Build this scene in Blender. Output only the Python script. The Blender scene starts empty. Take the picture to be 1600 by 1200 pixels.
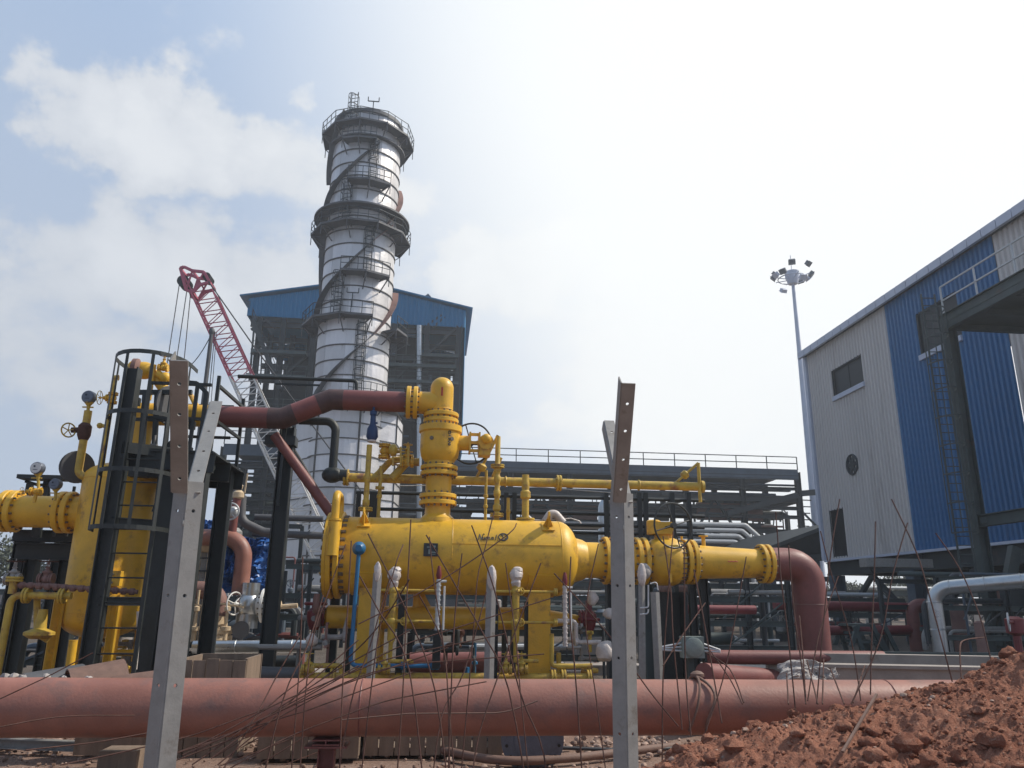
import bpy, math, random
from mathutils import Vector, Matrix, noise as mnoise
R = math.radians
random.seed(7)
scene = bpy.context.scene
COL = scene.collection
V = Vector
# ------------------------------------------------------------------ camera
CAM = V((0, 0, 1.65)); PITCH = R(15.9); ROLL = R(0.68); FPX = 1200.0
FW = V((0, math.cos(PITCH), math.sin(PITCH)))
R0 = V((1, 0, 0)); U0 = V((0, -math.sin(PITCH), math.cos(PITCH)))
CR = (R0 * math.cos(ROLL) + U0 * math.sin(ROLL)).normalized()
CU = (U0 * math.cos(ROLL) - R0 * math.sin(ROLL)).normalized()
cd = bpy.data.cameras.new('camera'); cam = bpy.data.objects.new('camera', cd); COL.objects.link(cam)
cd.sensor_width = 36; cd.lens = 36 * FPX / 1600; cd.clip_start = .1; cd.clip_end = 3000
mw = Matrix((CR, CU, -FW)).transposed().to_4x4(); mw.translation = CAM; cam.matrix_world = mw
scene.camera = cam
# ------------------------------------------------------------------ light and sky
SUN_AZ = R(80)        # clockwise from +Y (the view direction) towards +X
SUN_EL = R(47)
SUND = V((math.sin(SUN_AZ) * math.cos(SUN_EL), math.cos(SUN_AZ) * math.cos(SUN_EL), math.sin(SUN_EL)))
sl = bpy.data.lights.new('sun', 'SUN'); sl.energy = 3.4; sl.angle = R(1.0); sl.color = (1.0, .93, .82)
so = bpy.data.objects.new('sun', sl); COL.objects.link(so); so.rotation_euler = SUND.to_track_quat('Z', 'Y').to_euler()
so.location = (20, 0, 60)
scene.view_settings.view_transform = 'Standard'; scene.view_settings.look = 'None'
scene.view_settings.exposure = 0.36; scene.view_settings.gamma = 1.0

def ray(px, py):
    return FW + CR * ((px - 800) / FPX) + CU * ((600 - py) / FPX)
world = bpy.data.worlds.new('World'); scene.world = world; world.use_nodes = True
def build_world():
    nt = world.node_tree; N = nt.nodes; L = nt.links; N.clear()
    out = N.new('ShaderNodeOutputWorld')
    sky = N.new('ShaderNodeTexSky'); sky.sky_type = 'NISHITA'; sky.sun_disc = False
    sky.sun_elevation = SUN_EL; sky.sun_rotation = SUN_AZ; sky.air_density = 1.2; sky.dust_density = 2.0; sky.ozone_density = 1.5
    tc = N.new('ShaderNodeTexCoord')
    nrm = N.new('ShaderNodeVectorMath'); nrm.operation = 'NORMALIZE'; L.new(tc.outputs['Generated'], nrm.inputs[0])
    D = nrm.outputs[0]
    def math_(op, a, b=None, clamp=False):
        n = N.new('ShaderNodeMath'); n.operation = op; n.use_clamp = clamp
        for i, x in enumerate((a, b)):
            if x is None: continue
            if isinstance(x, (int, float)): n.inputs[i].default_value = x
            else: L.new(x, n.inputs[i])
        return n.outputs[0]
    def noise(scale, det, rough, off=(0, 0, 0)):
        n = N.new('ShaderNodeTexNoise'); n.inputs['Scale'].default_value = scale; n.inputs['Detail'].default_value = det
        n.inputs['Roughness'].default_value = rough
        m = N.new('ShaderNodeMapping'); m.inputs['Scale'].default_value = (1, 1, 1.6); m.inputs['Location'].default_value = off
        L.new(D, m.inputs[0]); L.new(m.outputs[0], n.inputs['Vector']); return n.outputs['Fac']
    n1 = noise(8, 10, .6); n2 = noise(2.2, 4, .5, (3, 1, 0))
    blobs = [(140, 170, 105, 1.2), (240, 205, 125, 1.35), (330, 230, 105, 1.2), (395, 250, 80, .9), (470, 145, 42, .75), (460, 290, 110, .75),
             (640, 300, 80, .7), (70, 380, 90, .8), (170, 400, 120, 1.2), (300, 430, 140, 1.15), (420, 440, 120, .9), (120, 520, 190, .8),
             (745, 430, 90, 1.15), (850, 420, 110, 1.0), (260, 10, 90, .55), (560, 430, 200, .6), (1050, 560, 330, .9), (330, 600, 260, .6), (20, 210, 120, .3)]
    wn = N.new('ShaderNodeTexNoise'); wn.inputs['Scale'].default_value = 9; wn.inputs['Detail'].default_value = 6; wn.inputs['Roughness'].default_value = .6; L.new(D, wn.inputs['Vector'])
    w0 = N.new('ShaderNodeVectorMath'); w0.operation = 'SUBTRACT'; L.new(wn.outputs['Color'], w0.inputs[0]); w0.inputs[1].default_value = (.5, .5, .5)
    w1 = N.new('ShaderNodeVectorMath'); w1.operation = 'SCALE'; w1.inputs['Scale'].default_value = .16; L.new(w0.outputs[0], w1.inputs[0])
    w2 = N.new('ShaderNodeVectorMath'); w2.operation = 'ADD'; L.new(D, w2.inputs[0]); L.new(w1.outputs[0], w2.inputs[1]); DW = w2.outputs[0]
    tot = None
    for (bx, by, br, st) in blobs:
        c = ray(bx, by); k = c.length; c = c.normalized()
        dd = N.new('ShaderNodeVectorMath'); dd.operation = 'DISTANCE'; L.new(DW, dd.inputs[0]); dd.inputs[1].default_value = c
        r = br / FPX / k * 1.25
        m = N.new('ShaderNodeMapRange'); m.interpolation_type = 'SMOOTHSTEP'
        m.inputs['From Min'].default_value = r * 1.15; m.inputs['From Max'].default_value = r * .15
        m.inputs['To Min'].default_value = 0; m.inputs['To Max'].default_value = st
        L.new(dd.outputs['Value'], m.inputs['Value'])
        tot = m.outputs[0] if tot is None else math_('MAXIMUM', tot, m.outputs[0])
    a = math_('ADD', math_('MULTIPLY', math_('SUBTRACT', n1, .5), 1.7), tot)
    a = math_('ADD', a, math_('MULTIPLY', math_('SUBTRACT', n2, .5), 1.1))
    mr = N.new('ShaderNodeMapRange'); mr.interpolation_type = 'SMOOTHSTEP'
    mr.inputs['From Min'].default_value = .36; mr.inputs['From Max'].default_value = .80; L.new(a, mr.inputs['Value'])
    cloud = mr.outputs[0]
    # glow round the sun (hazy air scatters forward) and towards the horizon
    g0 = ray(1500, 60).normalized()
    dt = N.new('ShaderNodeVectorMath'); dt.operation = 'DOT_PRODUCT'; L.new(D, dt.inputs[0]); dt.inputs[1].default_value = g0
    gl = N.new('ShaderNodeMapRange'); gl.interpolation_type = 'SMOOTHERSTEP'
    gl.inputs['From Min'].default_value = .56; gl.inputs['From Max'].default_value = .97; L.new(dt.outputs['Value'], gl.inputs['Value'])
    sp = N.new('ShaderNodeSeparateXYZ'); L.new(D, sp.inputs[0])
    hz = N.new('ShaderNodeMapRange'); hz.inputs['From Min'].default_value = .62; hz.inputs['From Max'].default_value = .0
    hz.inputs['To Max'].default_value = .55
    L.new(sp.outputs['Z'], hz.inputs['Value'])
    def mix(f, a, b):
        m = N.new('ShaderNodeMix'); m.data_type = 'RGBA'; L.new(f, m.inputs['Factor'])
        for i, x in ((6, a), (7, b)):
            if isinstance(x, tuple): m.inputs[i].default_value = x
            else: L.new(x, m.inputs[i])
        return m.outputs[2]
    sc = N.new('ShaderNodeVectorMath'); sc.operation = 'SCALE'; sc.inputs['Scale'].default_value = .10; L.new(sky.outputs[0], sc.inputs[0])
    # thin high veil over the clear sky
    lum = math_('MULTIPLY', n2, 1.0)
    veil = N.new('ShaderNodeMix'); veil.data_type = 'RGBA'; veil.inputs['Factor'].default_value = .75
    L.new(sc.outputs[0], veil.inputs[6]); veil.inputs[7].default_value = (.35, .49, .72, 1)
    c1 = mix(hz.outputs[0], veil.outputs[2], (.55, .61, .71, 1))
    cm = N.new('ShaderNodeMapRange'); cm.interpolation_type = 'SMOOTHSTEP'; cm.inputs['From Min'].default_value = .5; cm.inputs['From Max'].default_value = 1.5; L.new(a, cm.inputs['Value'])
    cc = mix(cm.outputs[0], (.64, .66, .69, 1), (.86, .865, .86, 1))
    c2 = mix(cloud, c1, cc)
    c3 = mix(gl.outputs[0], c2, (.80, .82, .825, 1))
    # the far left of the sky is duller, away from the sun
    g1 = ray(-250, 800).normalized()
    d2 = N.new('ShaderNodeVectorMath'); d2.operation = 'DOT_PRODUCT'; L.new(D, d2.inputs[0]); d2.inputs[1].default_value = g1
    dk = N.new('ShaderNodeMapRange'); dk.interpolation_type = 'SMOOTHSTEP'
    dk.inputs['From Min'].default_value = .62; dk.inputs['From Max'].default_value = 1.0; dk.inputs['To Max'].default_value = .6
    L.new(d2.outputs['Value'], dk.inputs['Value'])
    c4 = mix(dk.outputs[0], c3, (.36, .41, .49, 1))
    # the sky behind the viewer, opposite the sun, is a deeper blue
    d3 = N.new('ShaderNodeVectorMath'); d3.operation = 'DOT_PRODUCT'; L.new(D, d3.inputs[0]); d3.inputs[1].default_value = V((-.35, -.93, .1)).normalized()
    bk_ = N.new('ShaderNodeMapRange'); bk_.interpolation_type = 'SMOOTHSTEP'
    bk_.inputs['From Min'].default_value = -.35; bk_.inputs['From Max'].default_value = .45; bk_.inputs['To Max'].default_value = .5
    L.new(d3.outputs['Value'], bk_.inputs['Value'])
    c5 = mix(bk_.outputs[0], c4, (.13, .17, .24, 1))
    bg = N.new('ShaderNodeBackground'); L.new(c5, bg.inputs[0]); bg.inputs[1].default_value = 1.0
    L.new(bg.outputs[0], out.inputs[0])
build_world()

# ------------------------------------------------------------------ where things stand
GA = R(5.5); GK = math.tan(GA)
GX = V((math.cos(GA), math.sin(GA), 0)); GY = V((-math.sin(GA), math.cos(GA), 0)); GZ = V((0, 0, 1))
def at(px, py, D):
    """a point of the place: on the plane parallel to the plant's rows, D metres ahead"""
    r = ray(px, py); t = D / (r.y - GK * r.x); return CAM + r * t
def gz(px, py, z):
    r = ray(px, py); return CAM + r * ((z - CAM.z) / r.z)
def az(px, z, D):
    lo, hi = -3000.0, 3000.0
    for _ in range(50):
        m = (lo + hi) / 2
        if at(px, m, D).z > z: lo = m
        else: hi = m
    return at(px, m, D)
def proj(p):
    d = V(p) - CAM; w = d.dot(FW); return 800 + FPX * d.dot(CR) / w, 600 - FPX * d.dot(CU) / w
def ln(px, D): return px * D * 1.0 / FPX      # length of so many pixels at that distance
def xy(p, z=0.0): return V((p.x, p.y, z))

# ------------------------------------------------------------------ mesh builder
def basis(d, up=None):
    d = V(d).normalized()
    u = V(up) if up is not None else GZ
    if abs(d.dot(u)) > .98: u = GY if abs(d.dot(GY)) < .9 else GX
    s = d.cross(u).normalized(); return d, s, s.cross(d).normalized()
class MB:
    def __init__(s): s.v = []; s.f = []; s.m = []; s.k = 0
    def add(s, vs, fs):
        b = len(s.v); s.v += [tuple(x) for x in vs]
        for f in fs: s.f.append(tuple(b + i for i in f)); s.m.append(s.k)
        return s
    def mat(s, k): s.k = k; return s
    def box(s, c, sz, ax=None):
        X, Y, Z = ax or (GX, GY, GZ); c = V(c); hx, hy, hz = sz[0] / 2, sz[1] / 2, sz[2] / 2
        vs = [c + X * (hx * i) + Y * (hy * j) + Z * (hz * k) for k in (-1, 1) for j in (-1, 1) for i in (-1, 1)]
        return s.add(vs, [(0, 2, 3, 1), (4, 5, 7, 6), (0, 1, 5, 4), (2, 6, 7, 3), (0, 4, 6, 2), (1, 3, 7, 5)])
    def beam(s, a, b, w, h=None, up=None):
        a, b = V(a), V(b); d, x, y = basis(b - a, up); h = h or w
        return s.box((a + b) / 2, (w, (b - a).length, h), (x, d, y))
    def ibeam(s, a, b, w, h, t=.02, up=None):
        a, b = V(a), V(b); d, x, y = basis(b - a, up); L = (b - a).length; c = (a + b) / 2
        s.box(c + y * (h / 2 - t / 2), (w, L, t), (x, d, y)); s.box(c - y * (h / 2 - t / 2), (w, L, t), (x, d, y))
        return s.box(c, (t, L, h - 2 * t), (x, d, y))
    def tube(s, pts, r, seg=10, cap=True):
        pts = [V(p) for p in pts]; n = len(pts); rs = r if isinstance(r, (list, tuple)) else [r] * n
        t0 = (pts[1] - pts[0]).normalized(); _, x, y = basis(t0); vs = []
        for i, p in enumerate(pts):
            if i == 0: t = t0
            elif i == n - 1: t = (pts[-1] - pts[-2]).normalized()
            else: t = ((pts[i] - pts[i - 1]).normalized() + (pts[i + 1] - pts[i]).normalized()).normalized()
            x = (x - t * x.dot(t)).normalized(); y = t.cross(x)
            m = 1.0
            if 0 < i < n - 1:
                cs = t.dot((pts[i + 1] - pts[i]).normalized()); m = 1 / max(cs, .5)
            for j in range(seg):
                a = 2 * math.pi * j / seg; vs.append(p + (x * math.cos(a) + y * math.sin(a)) * rs[i])
        fs = [(i * seg + j, i * seg + (j + 1) % seg, (i + 1) * seg + (j + 1) % seg, (i + 1) * seg + j) for i in range(n - 1) for j in range(seg)]
        if cap: fs += [tuple(reversed(range(seg))), tuple((n - 1) * seg + j for j in range(seg))]
        return s.add(vs, fs)
    def cyl(s, a, b, r, seg=16, r1=None): return s.tube([a, b], [r, r if r1 is None else r1], seg)
    def lathe(s, p, axis, prof, seg=24):
        """prof: (distance along axis, radius)"""
        p = V(p); d, x, y = basis(axis); vs = []; n = len(prof)
        for (t, r) in prof:
            for j in range(seg):
                a = 2 * math.pi * j / seg; vs.append(p + d * t + (x * math.cos(a) + y * math.sin(a)) * max(r, 1e-4))
        fs = [(i * seg + j, i * seg + (j + 1) % seg, (i + 1) * seg + (j + 1) % seg, (i + 1) * seg + j) for i in range(n - 1) for j in range(seg)]
        fs += [tuple(reversed(range(seg))), tuple((n - 1) * seg + j for j in range(seg))]
        return s.add(vs, fs)
    def torus(s, c, axis, R_, r, seg=28, k=8, a0=0, a1=2 * math.pi):
        c = V(c); d, x, y = basis(axis); full = abs(a1 - a0 - 2 * math.pi) < 1e-6; n = seg if full else seg + 1; vs = []
        for i in range(n):
            a = a0 + (a1 - a0) * i / seg; e = x * math.cos(a) + y * math.sin(a)
            for j in range(k):
                b = 2 * math.pi * j / k; vs.append(c + e * (R_ + r * math.cos(b)) + d * (r * math.sin(b)))
        fs = [(i * k + j, i * k + (j + 1) % k, ((i + 1) % n) * k + (j + 1) % k, ((i + 1) % n) * k + j) for i in range(seg) for j in range(k)]
        return s.add(vs, fs)
    def ball(s, c, r, seg=14, sq=(1, 1, 1)):
        c = V(c); n = seg // 2; vs = []; fs = []
        for i in range(n + 1):
            a = math.pi * i / n
            for j in range(seg):
                b = 2 * math.pi * j / seg
                vs.append(c + V((r * sq[0] * math.sin(a) * math.cos(b), r * sq[1] * math.sin(a) * math.sin(b), r * sq[2] * math.cos(a))))
        fs = [(i * seg + j, (i + 1) * seg + j, (i + 1) * seg + (j + 1) % seg, i * seg + (j + 1) % seg) for i in range(n) for j in range(seg)]
        return s.add(vs, fs)
    def ext(s, pts, d):
        """outline (3D points) pushed along d"""
        n = len(pts); a = [V(p) for p in pts]; d = V(d)
        return s.add(a + [p + d for p in a], [tuple(range(n)), tuple(reversed(range(n, 2 * n)))] + [(i, i + n, (i + 1) % n + n, (i + 1) % n) for i in range(n)])
    def bolts(s, c, axis, R_, n, r, L, ph=0.0):
        c = V(c); d, x, y = basis(axis)
        for i in range(n):
            a = 2 * math.pi * (i + .5) / n + ph; q = c + (x * math.cos(a) + y * math.sin(a)) * R_
            s.tube([q - d * L / 2, q + d * L / 2], r, 6)
        return s
    def flange(s, c, axis, r, th, n=12, gap=0.0, k0=0, k1=1, pair=True):
        """a bolted pair of flanges centred at c"""
        c = V(c); d = V(axis).normalized(); s.mat(k0)
        if pair:
            for sg in (-1, 1):
                s.lathe(c + d * (sg * (th / 2 + gap + .006)), d, [(-th / 2, r * .97), (-th / 2 + th * .12, r), (th / 2 - th * .12, r), (th / 2, r * .97)], 32)
            s.cyl(c - d * (gap + .01), c + d * (gap + .01), r * .86, 24)
            L = 2 * th + 2 * gap + .012 + r * .22
        else:
            s.lathe(c, d, [(-th / 2, r * .97), (-th / 2 + th * .12, r), (th / 2 - th * .12, r), (th / 2, r * .97)], 32); L = th + r * .16
        s.mat(k1).bolts(c, d, r * .86, n, r * .055, L); s.mat(k0); return s
def fillet(pts, R_, n=8):
    pts = [V(p) for p in pts]; out = [pts[0]]
    for i in range(1, len(pts) - 1):
        a, b, c = pts[i - 1], pts[i], pts[i + 1]; u = (a - b).normalized(); w = (c - b).normalized()
        ang = u.angle(w)
        if ang < .15 or ang > 3.13: out.append(b); continue
        t = min(R_ / math.tan(ang / 2), (a - b).length * .49, (c - b).length * .49); rr = t * math.tan(ang / 2)
        p0 = b + u * t; p1 = b + w * t; ce = b + (u + w).normalized() * (rr / math.sin(ang / 2))
        e0 = p0 - ce; e1 = p1 - ce; th = e0.angle(e1)
        if th < 1e-3: out.append(b); continue
        for k in range(n + 1):
            f = k / n; out.append(ce + (e0 * math.sin((1 - f) * th) + e1 * math.sin(f * th)) / math.sin(th))
    return out + [pts[-1]]

# ------------------------------------------------------------------ objects
def thing(name, label, cat, loc, group=None):
    o = bpy.data.objects.new(name, None); COL.objects.link(o); o.location = V(loc); o.empty_display_size = .2
    o['label'] = label; o['category'] = cat; o['org'] = tuple(V(loc))
    if group: o['group'] = group
    return o
def obj(name, mb, mats, parent=None, label=None, cat=None, group=None, kind=None, ang=35, loc=None):
    if parent is not None: org = V(parent['org'])
    elif loc is not None: org = V(loc)
    else:
        xs = [v[0] for v in mb.v]; ys = [v[1] for v in mb.v]; zs = [v[2] for v in mb.v]
        org = V(((min(xs) + max(xs)) / 2, (min(ys) + max(ys)) / 2, min(zs)))
    me = bpy.data.meshes.new(name)
    me.from_pydata([(v[0] - org.x, v[1] - org.y, v[2] - org.z) for v in mb.v], [], mb.f)
    mats = mats if isinstance(mats, (list, tuple)) else [mats]
    for m in mats: me.materials.append(m)
    if len(mats) > 1: me.polygons.foreach_set('material_index', [min(k, len(mats) - 1) for k in mb.m])
    me.validate(clean_customdata=False); me.update()
    me.shade_smooth(); me.set_sharp_from_angle(angle=R(ang))
    o = bpy.data.objects.new(name, me); COL.objects.link(o); o['org'] = tuple(org)
    if parent is None: o.location = org
    else: o.parent = parent
    for k, x in (('label', label), ('category', cat), ('group', group), ('kind', kind)):
        if x: o[k] = x
    return o
def copy_tree(o, parent=None):
    c = o.copy(); COL.objects.link(c)
    if parent is not None: c.parent = parent
    for ch in list(o.children): copy_tree(ch, c)
    return c

# ------------------------------------------------------------------ materials
def mat(name, col, rough=.5, metal=0.0, var=.18, scale=2.5, bump=.25, dirt=None, dirt_amt=.5, dirt_scale=1.2, streak=False, spec=.5, fine=40, detail=5, bd=.01):
    m = bpy.data.materials.new(name); m.use_nodes = True; nt = m.node_tree; N = nt.nodes; L = nt.links
    b = N['Principled BSDF']; b.inputs['Roughness'].default_value = rough; b.inputs['Metallic'].default_value = metal
    b.inputs['Specular IOR Level'].default_value = spec
    tc = N.new('ShaderNodeTexCoord'); mp = N.new('ShaderNodeMapping'); L.new(tc.outputs['Object'], mp.inputs[0])
    if streak: mp.inputs['Scale'].default_value = (1, 1, .18)
    n = N.new('ShaderNodeTexNoise'); n.inputs['Scale'].default_value = scale; n.inputs['Detail'].default_value = detail; n.inputs['Roughness'].default_value = .62
    L.new(mp.outputs[0], n.inputs['Vector'])
    r = N.new('ShaderNodeMapRange'); r.inputs['From Min'].default_value = .3; r.inputs['From Max'].default_value = .7
    r.inputs['To Min'].default_value = 1 - var; r.inputs['To Max'].default_value = 1 + var; L.new(n.outputs['Fac'], r.inputs['Value'])
    mx = N.new('ShaderNodeVectorMath'); mx.operation = 'SCALE'; mx.inputs[0].default_value = col[:3]; L.new(r.outputs[0], mx.inputs['Scale'])
    c = mx.outputs[0]
    if dirt:
        n2 = N.new('ShaderNodeTexNoise'); n2.inputs['Scale'].default_value = dirt_scale; n2.inputs['Detail'].default_value = 8; n2.inputs['Roughness'].default_value = .7
        L.new(mp.outputs[0], n2.inputs['Vector'])
        r2 = N.new('ShaderNodeMapRange'); r2.interpolation_type = 'SMOOTHSTEP'; r2.inputs['From Min'].default_value = .74 - dirt_amt * .35; r2.inputs['From Max'].default_value = .86 - dirt_amt * .25
        L.new(n2.outputs['Fac'], r2.inputs['Value'])
        k = N.new('ShaderNodeMix'); k.data_type = 'RGBA'; L.new(r2.outputs[0], k.inputs['Factor']); L.new(c, k.inputs[6]); k.inputs[7].default_value = (*dirt, 1)
        c = k.outputs[2]
    L.new(c, b.inputs['Base Color'])
    if bump:
        f = N.new('ShaderNodeTexNoise'); f.inputs['Scale'].default_value = fine; f.inputs['Detail'].default_value = 4; L.new(tc.outputs['Object'], f.inputs['Vector'])
        bp = N.new('ShaderNodeBump'); bp.inputs['Strength'].default_value = bump; bp.inputs['Distance'].default_value = bd
        L.new(f.outputs['Fac'], bp.inputs['Height']); L.new(bp.outputs[0], b.inputs['Normal'])
        rr = N.new('ShaderNodeMapRange'); rr.inputs['To Min'].default_value = max(rough - .12, .05); rr.inputs['To Max'].default_value = min(rough + .14, 1)
        L.new(n.outputs['Fac'], rr.inputs['Value']); L.new(rr.outputs[0], b.inputs['Roughness'])
    return m
M = dict(
    yellow=mat('yellow_paint', (.70, .40, .03), .44, var=.17, scale=2.2, dirt=(.36, .19, .04), dirt_amt=.6, dirt_scale=3.2),
    yellow_old=mat('weathered_yellow_paint', (.52, .35, .05), .5, var=.22, scale=6, dirt=(.26, .12, .06), dirt_amt=.7, dirt_scale=5),
    red=mat('red_oxide_primer', (.185, .058, .050), .5, var=.2, scale=2.5, dirt=(.16, .05, .04), dirt_amt=.5, dirt_scale=2.4),
    redpipe=mat('dusty_red_primer', (.29, .122, .088), .5, var=.22, scale=1.6, dirt=(.20, .105, .085), dirt_amt=.75, dirt_scale=2.6),
    wrap=mat('dark_brown_wrap', (.075, .04, .036), .6, var=.3, scale=6, dirt=(.12, .05, .04), dirt_amt=.5, dirt_scale=5),
    crimson=mat('crimson_paint', (.17, .02, .025), .45, var=.15, scale=5),
    black=mat('black_steel', (.022, .026, .025), .5, var=.3, scale=4, dirt=(.06, .05, .045), dirt_amt=.4),
    green=mat('grey_green_steel', (.055, .075, .075), .6, var=.25, scale=1.0, dirt=(.10, .07, .05), dirt_amt=.4, bump=0),
    steel=mat('dark_structural_steel', (.032, .040, .044), .6, var=.3, scale=.6, dirt=(.08, .05, .04), dirt_amt=.4, bump=0),
    slate=mat('blue_grey_steel', (.075, .10, .13), .55, var=.2, scale=1.0, bump=0),
    shade_dark=mat('shade_dark_steel', (.016, .018, .019), .8, var=.4, scale=.8, bump=0),  # near-black colour carries the shade of dim interiors and undersides
    galv=mat('galvanised_steel', (.275, .265, .25), .55, .25, var=.16, bump=.07, scale=14, dirt=(.17, .15, .13), dirt_amt=.6, dirt_scale=7, fine=120),
    galvlight=mat('bright_galvanised_steel', (.52, .53, .53), .5, .3, var=.1, scale=20),
    bolt=mat('dull_bolt_steel', (.16, .13, .09), .45, .4, var=.3, scale=20, bump=0),
    silver=mat('aluminium_cladding', (.50, .52, .53), .3, .92, var=.12, scale=3, bump=.15, fine=12),
    chim=mat('stack_cladding', (.60, .58, .57), .46, .5, var=.16, scale=.5, streak=True, bump=.6, fine=1.1, bd=.10, dirt=(.27, .24, .24), dirt_amt=.5, dirt_scale=.5),
    chim2=mat('stack_cladding_pale', (.70, .675, .67), .42, .5, var=.16, scale=.5, streak=True, bump=.6, fine=1.1, bd=.10, dirt=(.33, .30, .30), dirt_amt=.45, dirt_scale=.6),
    chim3=mat('stack_cladding_dull', (.50, .48, .475), .5, .5, var=.2, scale=.5, streak=True, bump=.6, fine=1.1, bd=.10, dirt=(.2, .18, .18), dirt_amt=.5, dirt_scale=.5),
    band=mat('dark_band_steel', (.09, .085, .08), .6, .3, var=.3, scale=1, bump=0),
    strake=mat('dark_plate_steel', (.10, .10, .105), .6, .2, var=.3, scale=.6, bump=0, dirt=(.14, .08, .06), dirt_amt=.4),
    rustplate=mat('rusty_plate', (.22, .12, .10), .7, var=.25, scale=1, bump=0),
    rust=mat('rusty_bar', (.095, .050, .040), .85, var=.35, scale=12, bump=.3, spec=.2),
    blue=mat('blue_sheet', (.010, .165, .34), .45, var=.10, scale=.4, streak=True, bump=0, spec=.3),
    bluewall=mat('blue_wall_sheet', (.025, .135, .31), .42, var=.12, scale=.35, streak=True, bump=0, dirt=(.03, .115, .23), dirt_amt=.5, dirt_scale=.4),
    cream=mat('cream_wall_sheet', (.58, .545, .515), .5, var=.08, scale=.35, streak=True, bump=0, dirt=(.40, .36, .33), dirt_amt=.5, dirt_scale=.5),
    eave=mat('pale_eave_sheet', (.50, .54, .64), .4, var=.08, scale=1, bump=0),
    white=mat('white_paint', (.72, .71, .68), .5, var=.06, scale=4),
    creampaint=mat('cream_pipe_paint', (.55, .42, .27), .5, var=.15, scale=6, dirt=(.30, .16, .08), dirt_amt=.5, dirt_scale=4),
    dark=mat('opening_shade', (.012, .014, .016), .35, var=.2, scale=2, bump=0),  # near-black stands in for the shade inside openings
    glass=mat('dark_window_glass', (.02, .025, .03), .5, var=.1, scale=2, bump=0),
    cranered=mat('red_crane_paint', (.46, .10, .15), .5, var=.15, scale=2, bump=0),
    cranewhite=mat('white_crane_paint', (.62, .60, .57), .5, var=.1, scale=2, bump=0),
    cable=mat('dark_cable', (.04, .04, .045), .6, var=.2, scale=8, bump=0),
    bluepaint=mat('blue_pipe_paint', (.015, .13, .28), .4, var=.15, scale=6),
    navy=mat('navy_paint', (.012, .04, .12), .4, var=.2, scale=5),
    tarp=mat('blue_tarpaulin', (.03, .12, .38), .4, var=.35, scale=3, bump=.4, fine=14),
    plastic=mat('white_wrap', (.56, .50, .46), .45, var=.2, scale=12, bump=.5, fine=30, dirt=(.30, .22, .18), dirt_amt=.5, dirt_scale=7),
    sack=mat('grey_cloth', (.36, .33, .31), .8, var=.2, scale=8, bump=.5, fine=40),
    wood=mat('weathered_boards', (.20, .145, .105), .8, var=.3, scale=7, dirt=(.13, .09, .06), dirt_amt=.6, dirt_scale=6, streak=True),
    concrete=mat('concrete', (.30, .265, .235), .85, var=.2, scale=3, dirt=(.18, .13, .10), dirt_amt=.5, dirt_scale=1.5),
    hose=mat('dusty_rubber_hose', (.17, .10, .075), .7, var=.2, scale=10),
    ink=mat('dark_marker_ink', (.02, .03, .05), .6, var=.1, bump=0),
    redmark=mat('red_mark_paint', (.5, .05, .03), .6, var=.2, bump=0),
    boxgrey=mat('grey_enclosure_paint', (.20, .24, .22), .5, var=.15, scale=6),
    gaugeface=mat('pale_gauge_face', (.62, .62, .60), .3, var=.1, scale=12, bump=0),
    gaugebody=mat('blue_grey_gauge_case', (.13, .15, .19), .4, .3, var=.2, scale=10),
    leaf=mat('dusty_leaves', (.075, .085, .05), .8, var=.4, scale=2, bump=0),
    bark=mat('grey_bark', (.12, .09, .07), .9, var=.3, scale=4),
    stone=mat('broken_stone', (.36, .25, .195), .85, var=.3, scale=6, dirt=(.32, .16, .11), dirt_amt=.6, dirt_scale=5),
)
# ------------------------------------------------------------------ ground
def soil_mat(name, c0, c1, c2, sc=1.0, bump=.8):
    m = bpy.data.materials.new(name); m.use_nodes = True; nt = m.node_tree; N = nt.nodes; L = nt.links; b = N['Principled BSDF']
    b.inputs['Roughness'].default_value = .95; b.inputs['Specular IOR Level'].default_value = .15
    tc = N.new('ShaderNodeTexCoord')
    n = N.new('ShaderNodeTexNoise'); n.inputs['Scale'].default_value = 1.3 * sc; n.inputs['Detail'].default_value = 10; n.inputs['Roughness'].default_value = .7; L.new(tc.outputs['Object'], n.inputs['Vector'])
    v = N.new('ShaderNodeTexNoise'); v.inputs['Scale'].default_value = 16 * sc; v.inputs['Detail'].default_value = 6; v.inputs['Roughness'].default_value = .75; L.new(tc.outputs['Object'], v.inputs['Vector'])
    cr = N.new('ShaderNodeValToRGB'); L.new(n.outputs['Fac'], cr.inputs[0])
    e = cr.color_ramp.elements; e[0].position = .33; e[0].color = (*c0, 1); e[1].position = .68; e[1].color = (*c1, 1)
    r2 = N.new('ShaderNodeMapRange'); r2.inputs['From Min'].default_value = .56; r2.inputs['From Max'].default_value = .72; L.new(v.outputs['Fac'], r2.inputs['Value'])
    k = N.new('ShaderNodeMix'); k.data_type = 'RGBA'; L.new(r2.outputs[0], k.inputs['Factor']); L.new(cr.outputs[0], k.inputs[6]); k.inputs[7].default_value = (*c2, 1)
    L.new(k.outputs[2], b.inputs['Base Color'])
    bp = N.new('ShaderNodeBump'); bp.inputs['Strength'].default_value = bump; bp.inputs['Distance'].default_value = .04
    ad = N.new('ShaderNodeMath'); ad.operation = 'ADD'; L.new(n.outputs['Fac'], ad.inputs[0]); L.new(v.outputs['Fac'], ad.inputs[1])
    L.new(ad.outputs[0], bp.inputs['Height']); L.new(bp.outputs[0], b.inputs['Normal']); return m
M['ground'] = soil_mat('dusty_ground', (.20, .12, .09), (.30, .21, .165), (.42, .33, .28))
M['soil'] = soil_mat('red_soil', (.24, .095, .06), (.40, .185, .12), (.52, .32, .23), 1.6, .9)
mb = MB()
n = 60; S = []
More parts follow.
